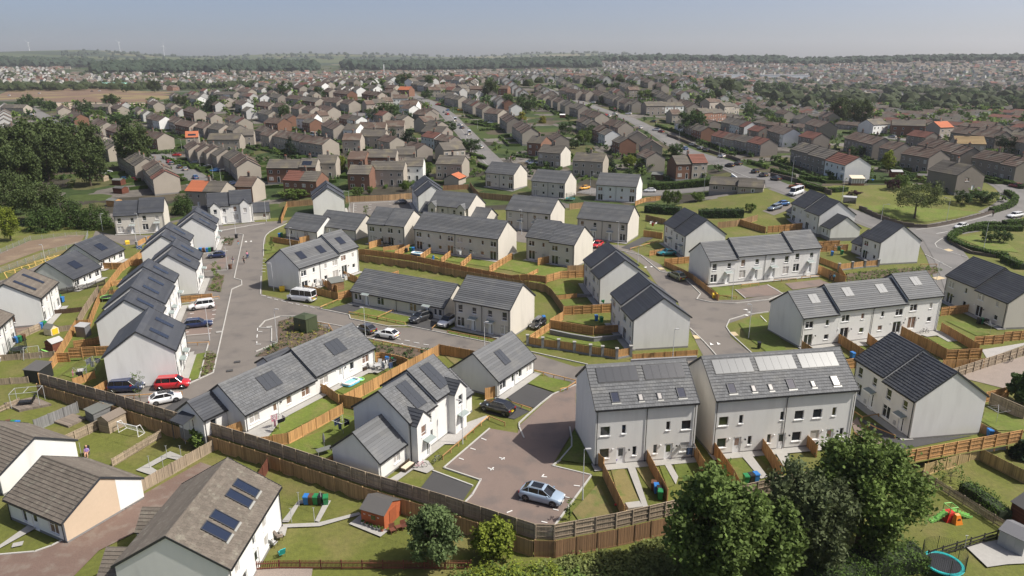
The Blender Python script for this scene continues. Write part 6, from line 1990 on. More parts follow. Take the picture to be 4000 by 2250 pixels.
estate('E14a','left of the three back semis, next to the orange-roofed garage',U1,back2,2,wall='render_cream'); estate('E14b','middle of the three back semis, yellow hatchback behind',U1,back2,2,wall='render_cream'); estate('E14c','right of the three back semis below the clipped hedge',U1,back2,2,wall='render_white')
estate('E15','cream semi with door canopies behind the lane, beside the long terrace',U1,front2,2,wall='render_cream',canop=True); estate('E16','large cream semi with canopies and side drive on the upper lane',U1,front2,2,wall='render_cream',canop=True)
estate('E17','cream semi with stepped-down right roof above the green gardens',[(0,.5,.25,.0),(.5,1,0,-.5)],back2,1,wall='render_cream')
estate('E18','white gable semi above the teal sports car',[(0,.5,.3,0),(.5,1,0,0)],front2,1,canop=True,roof='tile_slate')
estate('E19','upper of the twin gable houses by the right road',[(0,.5,.55,0),(.5,1,0,0)],back2,1,roof='tile_slate'); estate('E20','lower of the twin gable houses above the stone piers',[(0,.5,.55,0),(.5,1,0,0)],back2,1,roof='tile_slate')
estate('E21','long cream bungalow row with front lawns',U1,bung2,2,wall='render_cream',canop=True)
estate('E22','cream semi with two door canopies right of the bungalow row',U1,front2,2,wall='render_cream',canop=True)
sq=lambda fx:(fx,1.9,1.75,2.0,3,1,'solar')
estate('E23','white terrace with three square solar panels beside the minibus',U2(.6,.66),back2,[2,1],sol=[[sq(.26),sq(.74)],[sq(.5)]],roof='tile_grey')
sb=lambda fx:(fx,1.7,2.7,2.3,3,1,'solar_slate')
rt,e=estate('E24','long low front bungalow with two charcoal roof panels',U2(.45),bung,1,sol=[[sb(.50)],[sb(.52)]],lod=0)
block(rt,-3.4,-.02,3.2,8.0,2.6,'render_white','tile_slate',[('s',1.0,.9,.8,1.1)],gable_items=[('d','l',2.0,.05,1.0,2.1)],pipes=[-3.2]); block(rt,e[4]*.5,e[4]*.5+4.4,e[5],e[5]+3.4,2.5,'render_white','tile_slate',[],tanp=.62)
cm=MB(); cm.hexa([(-5.2,4.6,2.2),(-3.42,4.6,2.7),(-3.42,7.0,2.7),(-5.2,7.0,2.2),(-5.2,4.6,2.32),(-3.42,4.6,2.82),(-3.42,7.0,2.82),(-5.2,7.0,2.32)]); 
for yy in (4.75,6.85): cm.tube((-5.05,yy,-.3),(-5.05,yy,2.25),.05,n=6)
cm.obj('porch_canopy','tile_slate',rt)
ss_=lambda fx:(fx,.9,1.9,3.7,2,2,'solar_slate')
rt,e=estate('E25','front white house with two gabled bays and charcoal roof panels',U2(.55),lambda w:[('w2',.62*w,.6,1.3,1.6),('w',.66*w,3.1,.9,1.3)],1,sol=[[ss_(.62)],[ss_(.5)]],lod=0)
gablet(rt,.25,2.5,1.0,4.9,5.2,0,.72,'render_white','tile_slate',[('w',.8,3.0,.9,1.35),('d',1.3,.05,1.0,2.1)],depth=2.2); gablet(rt,e[4]-2.7,2.5,1.0,5.5,5.2,0,.72,'render_white','tile_slate',[('w',.8,3.6,.9,1.35),('d',.7,.05,1.0,2.1)],depth=2.2)
canopy(rt,1.25,-1.0,2.4); canopy(rt,e[4]-2.25,-1.0,2.4)
block(rt,-4.8,-.02,.5,7.0,2.55,'render_white','tile_grey',[('w2',2.6,.85,1.1,1.3)],tanp=.80,pipes=[-4.6]); block(rt,e[4]+.02,e[4]+3.6,.6,7.2,2.9,'render_white','tile_grey',[('s',1.6,.95,.7,1.2)])
estate('E26','small white bungalow with one roof panel behind the court',U1,bung,1,sol=[(.42,1.5,1.5,2.4,2,1,'solar_slate')],canop=True,tanp=.78)
rt,e=estate('E27','left three-storey town house pair with dark roof panels',U1,town,2,lod=0,tanp=.74)
for a in (.9,6.4): solar(rt,a,3.35,4.7,1.85,5,e[6],0,.74,'solar_slate',1)
for sx,w_,pm in ((1.9,1.0,'pane_blue'),(5.0,.62,'pane_blind'),(7.2,.62,'pane_blind'),(9.6,1.0,'pane_blue')): skylight(rt,sx,.75,w_,1.35 if w_>.8 else .9,e[6],0,.74,pm)
rt,e=estate('E28','right three-storey town house row with pale shining roof panels',U1,town,3,lod=0,tanp=.74,wall='render_white',gmat='render_cream')  # cream gable colour paints in warm light bounced between the houses
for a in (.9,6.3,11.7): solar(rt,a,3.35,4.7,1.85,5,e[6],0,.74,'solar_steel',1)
for sx,w_,pm in ((1.7,1.0,'pane_blue'),(4.5,.62,'pane_blind'),(6.6,.62,'pane_blind'),(9.0,1.0,'pane_blue'),(11.9,.62,'pane_blind'),(14.6,1.0,'pane_blind')): skylight(rt,sx,.75,w_,1.35 if w_>.8 else .9,e[6],0,.74,pm)
estate('E29','cream fronted gable semi with two canopies right of the town houses',[(0,.5,.5,0),(.5,1,0,0)],front2,1,wall='render_white',canop=True,roof='tile_slate',lod=0)
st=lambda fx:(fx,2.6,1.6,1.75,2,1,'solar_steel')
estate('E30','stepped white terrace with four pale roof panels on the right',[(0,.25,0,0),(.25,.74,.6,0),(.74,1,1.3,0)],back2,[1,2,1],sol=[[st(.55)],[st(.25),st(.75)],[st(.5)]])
estate('E31','stepped white terrace with door canopies behind the reddish bays',[(0,.25,0,0),(.25,.74,.5,0),(.74,1,1.0,0)],front2,[1,2,1],canop=True)
rt,e=estate('E32','stepped white house with low wing below the main road',[(0,.5,.5,0),(.5,1,0,0)],back2,1,roof='tile_slate'); block(rt,e[4]+.02,e[4]+4.6,.8,8.6,2.7,'render_white','tile_slate',[('s',.8,.9,.7,1.1),('s',2.6,.6,.7,1.5)]); block(rt,-4.0,-.02,.8,8.6,2.7,'render_white','tile_slate',[('s',1.0,.9,.7,1.1)])
rt,e=estate('E33','white house with big pale gable at the planted bed',U1,back2,1,roof='tile_slate'); block(rt,-4.6,-.02,.8,8.4,2.7,'render_white','tile_slate',[('s',1.2,.9,.7,1.1),('s',3.0,.9,.6,1.1)])
estate('E34','cream house cut by the right edge above the shaded lawn',[(0,.5,0,0),(.5,1,-.4,0)],back2,1,wall='render_cream',roof='tile_slate')
sq2=[(.5,1.9,2.4,2.1,3,1,'solar')]
estate('E35','far left bungalow with one square solar panel by the flag',U1,bung,1,sol=sq2,roof='tile_slate'); estate('E36','near left bungalow with one square solar panel',U1,bung,1,sol=sq2,roof='tile_slate')
rt,e=estate('E37','older white house with brown tiles and two narrow solar strips',U1,front2,2,wall='old_white',roof='tile_old',tanp=.6,gi=[('s','l',4.5,1.0,.9,1.1)])
for a in (2.2,6.6): solar(rt,a,1.6,.9,3.6,1,e[6],0,.6,'solar',1)
rt,e=estate('G1','grey gabled house standing behind the lone lawn tree',U1,front2,2,wall='harl_grey',roof='tile_greybrown',tanp=.6,gi=[('w2','l',3.0,3.4,1.3,1.2),('d','l',5.6,.05,1.0,2.1)]); rt['group']='older houses behind the estate'; chimney(rt,6,4.8,8.3)
estate('O4','older white house at the left picture edge',U1,front2,2,wall='old_white',roof='tile_old',tanp=.6)
rt,e=estate('O1','old bungalow with peach and white gable beside the brick lane',U1,lambda w:[('s',.25*w,.5,.7,1.4),('dg',.42*w,.05,1.0,2.0),('w2',.72*w,.55,1.5,1.4)],1,wall='old_white',roof='tile_old',lod=0,tanp=.58,gmat='peach_harl')
rt['category']='bungalow'; pm_=MB(); pm_.face([(e[4]+.02,5.7,-.3),(e[4]+.02,e[5]+.0,-.3),(e[4]+.02,e[5]+.0,e[6]),(e[4]+.02,5.7,e[6]+(e[5]-5.7)*.58)]); pm_.obj('painted_panel','old_white',rt)
rt,e=estate('O2','second old bungalow at the left edge with streaked white gable',U1,bung,1,wall='old_white',roof='tile_old',tanp=.58)
rt,e=estate('O3','big old brown-tiled house at the bottom with four blue roof panels',U1,lambda w:[('s',.10*w,2.7,.9,1.1),('dg',.42*w,.05,1.0,2.1),('s',.20*w,.7,.9,1.2),('s',.62*w,.7,.9,1.2),('s',.62*w,2.7,.9,1.1),('s',.42*w,2.8,.6,.9)],1,wall='old_white',roof='tile_old',lod=0,tanp=.62)
for a,b in ((2.3,1.5),(4.0,1.5),(7.3,1.5),(9.0,1.5)): skylight(rt,a,b,1.25,2.5,e[6],0,.62,'pane_blue')
for gx in (4.6,10.6): gablet(rt,0,3.4,2.4,2.7,4.6,0,.62,'old_white','tile_old',[],depth=2.6,tz_=.85,xf=((gx,e[5],0),(0,0,math.pi)))
# far bungalow, garage
def simple(key,x,y,rot,L,D,he,label,mw,mr,items,tanp=.5,cat='house',lod=1,gmat=None,name='house'):
    cx=x+math.cos(R(rot))*L/2; cy=y+math.sin(R(rot))*L/2
    rt=thing(name,label,cat,(x,y,tz(cx,cy)),R(rot)); block(rt,0,L,0,D,he,mw,mr,items,tanp=tanp,lod=lod,old=True,gmat=gmat); return rt
p=MISC['garage_orange']; simple('g',p[0][0],p[0][1],72,7,5.6,2.5,'small cream garage with bright orange tiles','harl_cream','tile_orange',[],cat='garage',name='garage')
p=MISC['bungalow_far']; rt=simple('b',p[0][0],p[0][1],-22,14,8,2.6,'grey-roofed bungalow with cross wing beside the dark hedge','harl_cream','tile_greybrown',[('w2',1.2,.9,1.5,1.1),('s',4.2,.9,.6,1.0),('w2',7,.9,1.4,1.1),('d',10,0,1,2.1)],tanp=.45)
block(rt,9.0,16.5,-2.2,5.6,2.6,'harl_cream','tile_greybrown',[('w2',1,.9,1.4,1.1),('dg',4,0,1,2.1)],tanp=.46,old=True)
# ------------------------------------------------ older terraces behind the estate
RC={'r':'tile_brown','g':'tile_greybrown','o':'tile_orange','l':'tile_yellow'}; WC={'b':'brick_brown','c':'harl_cream','w':'old_white','d':'harl_grey','k':'harl_cream'}
def oldw(w): return [('w2',.12*w,.75,1.5,1.25),('d',.62*w,.05,.95,2.05),('w2',.14*w,3.3,1.2,1.15),('s',.66*w,3.35,.75,1.0)]
OLDPOS=[]
for k,(x,y,deg,L,rf,wl_,lab) in enumerate(OLD):
    dist=math.hypot(x,y); D=8.5; th=R(deg)
    if L>30 and dist>380: L=min(L,34)
    cx=x+math.cos(th)*L/2-math.sin(th)*D/2; cy=y+math.sin(th)*L/2+math.cos(th)*D/2; OLDPOS.append((cx,cy,L/2+1))
    n=max(1,round(L/6.4)); 
    rt=thing('house' if n<3 else 'terrace',lab[0].upper()+lab[1:],'house' if n<3 else 'terrace',(x,y,tz(cx,cy)),th,'older houses behind the estate')
    lod=1 if dist<250 else 2
    w=L/n; slope=(tz(x+math.cos(th)*L,y+math.sin(th)*L)-tz(x,y))
    step=max(-.7,min(.7,slope/max(n,1))); groups=[]
    per=2 if n>2 else n
    i=0
    while i<n: groups.append((i,min(n,i+per))); i+=per
    for gi_,(a,b) in enumerate(groups):
        m=RC.get(rf,'tile_brown' if rf not in 's' else 'tile_greybrown'); wm=WC[wl_]
        last=gi_==len(groups)-1
        if rf=='m' and gi_%2==(len(groups)>1): m='tile_greybrown'
        if rf=='m' and last: m='tile_red'
        if rf in 'ty' and last: m='tile_red'
        if rf in 'ty' and not last: m='tile_greybrown'
        if rf=='n': m='tile_orange'
        if wl_=='w' and len(groups)>1 and not(last if rf in 'ry' else gi_==len(groups)//2): wm='harl_grey'
        if wl_=='k': wm='harl_cream'
        dz=step*(gi_-(len(groups)-1)/2)*per
        it=lay(oldw,b-a,w*(b-a)) if dist<900 else lay(oldw,1,w*(b-a))
        x0,x1=a*w,b*w
        if rf in'nm' and len(groups)==1 and n>1:
            block(rt,x0,(x0+x1)/2,0,D,5.5+dz,wm,'tile_orange' if rf=='n' else 'tile_red',lay(oldw,1,(x1-x0)/2),lod=lod,tanp=.60,old=True,skipv='r',back_tiles=False); block(rt,(x0+x1)/2+.01,x1,0,D,5.5+dz,wm,'tile_greybrown',lay(oldw,1,(x1-x0)/2),lod=lod,tanp=.60,old=True,skipv='l',back_tiles=False)
        elif rf=='t' and len(groups)==1 and n>1:
            block(rt,x0,(x0+x1)/2,0,D,5.4+dz,'brick_brown','tile_greybrown',lay(oldw,1,(x1-x0)/2),lod=lod,tanp=.60,old=True,skipv='r',back_tiles=False); block(rt,(x0+x1)/2+.01,x1,-.3,D-.3,5.8+dz,'harl_cream','tile_red',lay(oldw,1,(x1-x0)/2),lod=lod,tanp=.60,old=True,back_tiles=False)
        else:
            block(rt,x0+.004*gi_,x1-.004,0,D,5.5+dz,wm,m,it,lod=lod,tanp=.60,old=True,back_tiles=(lod==2),gmat={'b':'harl_cream','d':'harl_grey','c':'harl_cream','w':'old_white','k':'render_cream'}[wl_] if (last and k%3!=1) else None)
        if dist<700:
            chimney(rt,(x0+x1)/2,D/2,5.5+dz+D/2*.6,'harl_dark' if wl_!='c' else 'harl_grey')
        if rf=='s' and gi_==1: solar(rt,x0+.8,1.1,3.4,2.4,4,5.5+dz,0,.60,'solar',2)
        if rf=='o' and k<40: solar(rt,x0+1.2,1.4,3.6,1.4,4,5.5+dz,0,.60,'solar',1)
# ------------------------------------------------ fences and walls
def bay_mesh(style,h,colr,var):
    m='w_'+colr; mb=MB(); rr=random.Random(hash((style,h,var))&0xffff if False else int(h*100)+var*17+len(style))
    nb=20 if style in('board','rail') else 16
    if style in('board','rail'):
        for i in range(nb):
            a=i/nb+.0015; b=(i+1)/nb-.0015; dz=rr.uniform(-.015,.012); y=0.0 if i%2 else .012
            mb.box(a,b,y,y+.022,.03,h+dz,0,rr.random(),skip='b')
        mb.box(0,1,-.022,.036,0,.16,0,.3)
        if style=='rail': mb.box(0,1,-.028,.05,h-.01,h+.03,0,.8)
    elif style in('slat','picket'):
        for i in range(nb):
            a=(i+.12)/nb; b=(i+.88 if style=='slat' else i+.66)/nb; dz=rr.uniform(-.02,.02)
            mb.box(a,b,0,.022,.05,h+dz,0,rr.random(),skip='b')
    return mb.mesh('fence_panel',m)
def rail_mesh(colr): 
    mb=MB(); mb.box(0,1,-.06,-.0235,-.05,.05); return mb.mesh('rail','w_'+colr)
def post_mesh(h,colr,s=.1):
    mb=MB(); mb.box(-s/2,s/2,-s/2,s/2,-.5,h+.04); mb.hexa([(-s/2-.01,-s/2-.01,h+.04),(s/2+.01,-s/2-.01,h+.04),(s/2+.01,s/2+.01,h+.04),(-s/2-.01,s/2+.01,h+.04),(-s/4,-s/4,h+.09),(s/4,-s/4,h+.09),(s/4,s/4,h+.09),(-s/4,s/4,h+.09)]); return mb.mesh('fence_post','w_'+colr)
def fence(label,style,h,colr,pts,dy=0):
    tz=lambda x,y:globals()['tz'](x,y+dy)
    p0=pts[0]; z0=tz(*p0)
    nm={'wall':'garden_wall','knee':'knee_rail','mesh':'mesh_fence','ranch':'ranch_fence'}.get(style,'fence')
    cat={'wall':'wall','knee':'rail fence'}.get(style,'fence')
    if style=='wall':
        mb=MB(); wid=.32
        mt={'stone':'stone','white':'wall_white','block':'block'}[colr]
        P=resample(pts,3.0) if len(pts)>2 else [Vector((a,b,0)) for a,b in pts]
        root=thing(nm,label,cat,(p0[0],p0[1],z0))
        for a,b in zip(P[:-1],P[1:]):
            n=max(1,round((b-a).length/2.2))
            for i in range(n):
                u=a.lerp(b,i/n); v=a.lerp(b,(i+1)/n); d=v-u; th=math.atan2(d.y,d.x); za=tz(u.x,u.y); l=d.length
                me=cached(('wall',mt,h),lambda:(lambda m:(m.box(0,1,-.16,.16,-1.4,h-.1),m.box(-.004,1.004,-.2,.2,h-.1,h),m.mesh('wall_section',mt))[2])(MB()))
                add('wall_section',me,root,(u.x-p0[0],u.y-p0[1],za-z0+rnd.uniform(-.01,.01)),(0,0,th),(l,1,1))
        return
    root=thing(nm,label,cat,(p0[0],p0[1],z0))
    last=None
    for (ax,ay),(bx,by) in zip(pts[:-1],pts[1:]):
        L=math.hypot(bx-ax,by-ay)
        if L<.2: continue
        n=max(1,round(L/(1.9 if style not in('mesh',) else 2.8))); th=math.atan2(by-ay,bx-ax)
        # camera side decides where posts and rails show
        nxv,nyv=math.sin(th),-math.cos(th); mx,my=(ax+bx)/2,(ay+by)/2
        flip=(nxv*(0-mx)+nyv*(0-my))<0
        for i in range(n+1):
            t=i/n; x,y=ax+(bx-ax)*t,ay+(by-ay)*t; z=tz(x,y)
            if i==0 and last is not None: pass
            else:
                s=.1 if style not in('knee','mesh') else .09
                ps=-.07 if style in('rail',) else 0
                add('fence_post',cached(('post',h,colr,s),lambda:post_mesh(h if style!='knee' else h-.05,colr,s)),root,(x-p0[0]+nxv*(-ps if not flip else ps),y-p0[1]+nyv*(-ps if not flip else ps),z-z0),(0,0,th))
            if i==n: last=(x,y); break
            x2,y2=ax+(bx-ax)*(i+1)/n,ay+(by-ay)*(i+1)/n; z2=tz(x2,y2); l=L/n
            tilt=-math.atan2(z2-z,l)
            if abs(z2-z)>.5: tilt=0; z=max(z,z2)-.1
            if style in('board','rail','slat','picket'):
                me=cached(('bay',style,h,colr,i%3),lambda:bay_mesh(style,h,colr,i%3))
                if not flip: add('fence_panel',me,root,(x-p0[0],y-p0[1],z-z0),(0,tilt,th),(l,1,1))
                else: add('fence_panel',me,root,(x2-p0[0],y2-p0[1],z2-z0 if tilt else z-z0),(0,-tilt,th+math.pi),(l,1,1))
                if style in('rail','slat','picket'):
                    for hh in ((.22,.55,.86) if h>1.35 and style=='rail' else (.25,.75)):
                        rm=cached(('rail',colr),lambda:rail_mesh(colr))
                        if not flip: add('rail',rm,root,(x-p0[0],y-p0[1],z-z0+h*hh),(0,tilt,th),(l,1,1))
                        else: add('rail',rm,root,(x2-p0[0],y2-p0[1],(z2 if tilt else z)-z0+h*hh),(0,-tilt,th+math.pi),(l,1,1))
            elif style=='knee':
                rm=cached(('krail',colr),lambda:(lambda m:(m.box(0,1,-.05,.05,-.05,.05),m.mesh('rail','w_'+colr))[1])(MB()))
                add('rail',rm,root,(x-p0[0],y-p0[1],z-z0+h-.02),(0,tilt,th),(l,1,1))
            elif style=='ranch':
                rm=cached(('rrail',colr),lambda:(lambda m:(m.box(0,1,-.08,-.05,-.07,.07),m.mesh('rail','w_'+colr))[1])(MB()))
                for hh in (.25,.6,.95): add('rail',rm,root,(x-p0[0],y-p0[1],z-z0+h*hh),(0,tilt,th),(l,1,1))
            elif style=='mesh':
                def mk():
                    m=MB()
                    for k in range(10): m.box(k/10,k/10+.006,-.006,.006,.05,h)
                    for k in range(6): m.box(0,1,-.008,.008,.06+k*(h-.1)/5,.085+k*(h-.1)/5)
                    return m.mesh('wire_panel','w_mesh')
                add('wire_panel',cached(('wire',h),mk),root,(x-p0[0],y-p0[1],z-z0),(0,tilt,th),(l,1,1))
for i,f in enumerate(FENCES): fence(*f,dy=3.6 if i<4 else -4.5 if i<7 else -2 if i==7 else 0)
# stone piers with timber infill
def pier_fence(label,P,h=1.75,s=.42):
    p0=P[0]; z0=tz(*p0); root=thing('pier_fence',label,'fence',(p0[0],p0[1],z0))
    pm=MB(); pm.box(-s/2,s/2,-s/2,s/2,-.8,h); pier=pm.mesh('stone_pier','block'); cm=MB(); cm.box(-s/2-.06,s/2+.06,-s/2-.06,s/2+.06,h+.002,h+.12); cap=cm.mesh('pier_cap','slabs')
    bmx=MB(); bmx.box(0,1,-.12,.12,-.8,.28); bw=bmx.mesh('base_wall','block')
    for i,(x,y) in enumerate(P):
        z=tz(x,y); o=add('stone_pier',pier,root,(x-p0[0],y-p0[1],z-z0)); add('pier_cap',cap,o)
        if i<len(P)-1:
            x2,y2=P[i+1]; th=math.atan2(y2-y,x2-x); L=math.hypot(x2-x,y2-y)
            add('base_wall',bw,root,(x-p0[0],y-p0[1],z-z0),(0,0,th),(L,1,1))
            add('fence_panel',cached(('bay','board',1.2,'tan',i%3),lambda:bay_mesh('board',1.2,'tan',i%3)),root,(x-p0[0],y-p0[1],z-z0+.3),(0,0,th),(L,1,1))
pier_fence('pier and timber fence below the corner lawn',PIERS); pier_fence('pier and timber fence at the planted bed',PIERS2,1.6); pier_fence('pier and timber rail fence by the yellow bins on the left',PIERS3,1.5)
# ------------------------------------------------ street lamps
MISC={k:[(a[0],a[1],tz(a[0],a[1])) for a in v] for k,v in MISC.items()}
def near_old(x,y,n=11):
    t=min(OLD,key=lambda o:(o[0]-x)**2+(o[1]-y)**2)[6].split(' ')[:n]
    while t[-1] in('the','of','with','a','in','by','and','below','behind','right','left','beside','its','one'): t.pop()
    return ' '.join(t).rstrip(',')
def lamp_mesh(h,arm):
    mb=MB(); mb.tube((0,0,-.3),(0,0,h*.22),.075,.07,8); mb.tube((0,0,h*.22),(0,0,h),.05,.035,8); return mb.mesh('post','lampgrey')
LO='first second third fourth fifth sixth seventh eighth ninth tenth'.split()
for i,(x,y,h) in enumerate(LAMPS):
    old=y>195 or i>=25; place=('beside the estate road, ' if not old else 'on the older streets, ')
    where=LAMPTXT[i] if i<len(LAMPTXT) else None
    lab=where or '%s street lamp on the older streets, near the %s'%(LO[(i-31)%len(LO)],near_old(x,y,5))
    t=thing('street_lamp',lab,'street lamp',(x,y,tz(x,y)),rnd.uniform(-.3,.3)+(math.pi if i%2 else 0),'street lamps')
    add('post',cached(('lp',h,old),lambda:lamp_mesh(h,old)),t)
    mb=MB()
    if old: mb.tube((0,0,h-.05),(1.1,0,h+.12),.03,.03,6); mb.box(1.0,1.65,-.1,.1,h+.06,h+.18); 
    else: mb.tube((0,0,h-.02),(.2,0,h+.05),.03,.03,6); mb.box(.12,.7,-.12,.12,h+.02,h+.12)
    mb.obj('lamp_head','c_lightgrey',t)
# ------------------------------------------------ bins
def bin_parts(c):
    b=MB(); b.hexa([(-.22,-.25,.08),(.22,-.25,.08),(.22,.25,.08),(-.22,.25,.08),(-.28,-.33,1.0),(.28,-.33,1.0),(.28,.36,1.0),(-.28,.36,1.0)]); b.box(-.29,.29,-.36,-.3,.92,.99)
    l=MB(); l.hexa([(-.3,-.36,1.0),(.3,-.36,1.0),(.3,.4,1.0),(-.3,.4,1.0),(-.27,-.32,1.08),(.27,-.32,1.08),(.27,.38,1.09),(-.27,.38,1.09)]); l.tube((-.24,.42,1.02),(.24,.42,1.02),.025,n=6)
    w=MB()
    for s in (-1,1): w.tube((s*.2,.28,.1),(s*.27,.28,.1),.1,n=10)
    return b.mesh('body','c_'+c),l.mesh('lid','c_'+c),w.mesh('wheels','tyre')
nice={'brownbin':'brown'}
for c,x,y,wh in BINS:
    t=thing('wheelie_bin','%s wheelie bin %s'%(nice.get(c,c),wh),'bin',(x,y,tz(x,y)+.05),rnd.uniform(-.3,.3),'wheelie bins')
    b,l,w=cached(('bin',c),lambda:bin_parts(c)); add('body',b,t); add('lid',l,t); add('wheels',w,t)
# ------------------------------------------------ trees
def leafquads(rng,cent,N,spread,size,up=.5,aspect=1.5):
    k=rng.integers(0,len(cent),N); c=cent[k]; p=c[:,:3]+rng.normal(0,1,(N,3))*(c[:,3:4]*spread)
    n=rng.normal(0,1,(N,3)); n[:,2]=np.abs(n[:,2])+up; n/=np.linalg.norm(n,axis=1,keepdims=True)
    a=np.cross(n,rng.normal(0,1,(N,3))); a/=np.linalg.norm(a,axis=1,keepdims=True)+1e-9; b=np.cross(n,a)
    s=size*rng.uniform(.6,1.35,(N,1)); a=a*s*aspect*.5; b=b*s*.5
    Q=np.stack([p-a,p-b*1.0,p+a,p+b*1.0],axis=1); tint=np.clip(.5+rng.normal(0,.16,N)+(rng.random(len(cent))[k]-.5)*.7,0,1)
    return Q,tint
def clumps(rng,kind,n):
    """clump centres in a unit crown: x,y in [-1,1], z in [0,1], radius"""
    out=[]
    while len(out)<n:
        p=rng.uniform(-1,1,3); z=(p[2]+1)/2
        if kind in('conifer','spruce','cypress','gold'):
            rmax=(1-z)**(.8 if kind!='cypress' else .45)*(1.0)+.04; r=math.hypot(p[0],p[1])
            if r>rmax or (r<rmax*.55 and rng.random()<.75): continue
            out.append((p[0],p[1],z*.97,.10 if kind=='spruce' else .13))
        elif kind=='pine':
            if math.hypot(p[0],p[1])>1 or z<.45: continue
            out.append((p[0],p[1],z,.12))
        else:
            lo=.16 if kind not in('lawn',) else .34
            zz=(z-lo)/(1-lo)
            if zz<0: continue
            d=math.sqrt(p[0]**2+p[1]**2+((zz-.46)/.54 if zz>.46 else (zz-.46)/.46)**2)
            lump=1+.16*math.sin(5*math.atan2(p[1],p[0])+4*zz)+.10*math.sin(11*p[0]+7*zz)
            if d>lump*.97 or (d<lump*.62 and rng.random()<.85): continue
            out.append((p[0],p[1],z*.97,.105))
    return np.array(out)
TREEMESH={}
SPEC={'maple':('lf_maple',110,24000,.30),'maple2':('lf_maple2',110,24000,.28),'willow':('lf_willow',120,24000,.24),'feather':('lf_feather',70,9000,.20),'lime':('lf_lime',60,5000,.24),'lime2':('lf_lime2',55,3200,.26),'round':('lf_round',60,3000,.45),'lawn':('lf_lawn',70,7000,.26),'dark':('lf_dark',80,6500,.55),'dark2':('lf_dark',90,9000,.36),'conifer':('lf_conifer',70,4500,.36),'spruce':('lf_conifer',110,3600,.30),'cypress':('lf_cypress',90,6500,.30),'gold':('lf_gold',40,1500,.34),'purple':('lf_purple',40,1800,.26),'pine':('lf_conifer',40,2600,.34),'bare':('lf_lime2',26,350,.16),'sapling':('lf_lime2',24,420,.10),'sapling2':('lf_lime2',18,500,.16)}
def crown(kind,var,h,w):
    lf,nc,N,size=SPEC[kind]; rng=np.random.default_rng(var*31+len(kind)*7+nc)
    ck='spruce' if kind=='spruce' else kind if kind in('conifer','cypress','gold','pine','lawn') else 'round'
    c=clumps(rng,ck,nc); c=c*np.array([w/2,w/2,h,1]); c[:,3]=c[:,3]*(w+h)/2*(.78 if kind not in('sapling','bare') else .6)
    Q,t=leafquads(rng,c,N,.62,size,.35 if kind!='willow' else .1,1.7 if kind in('willow','feather') else 1.35)
    Q[:,:,2]=np.maximum(Q[:,:,2],.12)
    return quads('crown',Q,lf,t),c
def trunk(kind,var,h,w,c):
    mb=MB(); rr=random.Random(var); r0=max(.05,.028*h) if kind not in('sapling','sapling2','bare') else .04
    top=h*(.62 if kind not in('conifer','spruce','cypress','gold') else .9)
    mb.tube((0,0,-.4),(rr.uniform(-.03,.03)*w,0,h*.3),r0,r0*.72,8); mb.tube((rr.uniform(-.02,.02)*w,0,h*.29),(0,0,top),r0*.72,r0*.25,7)
    for k in range(min(len(c),14 if kind!='bare' else 26)):
        p=c[(k*5)%len(c)]; z=min(h*.3+ (p[2]-h*.3)*.3,top*.9) if p[2]>h*.3 else h*.22
        mb.tube((0,0,max(h*.15,z)),tuple(p[:3]),r0*.34,r0*.08,5)
    return mb.mesh('trunk','bark')
BIG={'maple','maple2','willow','feather','lawn','lime'}
for i,(l,k,x,y,h,w) in enumerate(TREES):
    h=min(h,24); w=min(w,30)*(.78 if k in('maple','maple2','willow') else .68 if k in('feather','lime') else .9); dist=math.hypot(x,y)
    if k in BIG or dist<115: key=(k,i); hh,wd=h,w
    else: key=(k,i%2); hh,wd={'round':(9,10),'dark':(14,13),'dark2':(12,13),'lime2':(5,5),'conifer':(9,9),'cypress':(7,10),'spruce':(11,6),'gold':(5,4),'purple':(4,4.5),'pine':(8,8),'sapling2':(3.7,1.7)}.get(k,(h,w))
    if key not in TREEMESH:
        cm,c=crown(k,i,hh,wd); TREEMESH[key]=(cm,trunk(k,i,hh,wd,c))
    cm,tm=TREEMESH[key]
    sx=w/wd; sz=h/hh
    t=thing('tree' if h>2.6 else 'shrub',l,'tree' if h>2.6 else 'shrub',(x,y,tz(x,y)),rnd.uniform(0,6.28),'trees')
    add('crown',cm,t,None,None,(sx,sx,sz)); add('trunk',tm,t,None,None,(sx,sx,sz))
for k in range(16):
    i=k%2; x=-160-(k%4)*16+rnd.uniform(-5,5); y=222+(k//4)*24+rnd.uniform(-6,6)+(k%4)*6; cm,tm=TREEMESH[('dark',i)] if ('dark',i) in TREEMESH else TREEMESH[('dark',1-i)]; s_=rnd.uniform(.85,1.1)
    t=thing('tree','dark tree in the left wood, %s row from the front, %s from the right'%(['first','second','third','fourth'][k//4],['first','second','third','fourth'][k%4]),'tree',(x,y,tz(x,y)),rnd.uniform(0,6),'trees'); add('crown',cm,t,None,None,(s_*.95,s_*.95,s_*1.3)); add('trunk',tm,t,None,None,(s_*.95,s_*.95,s_*1.3))
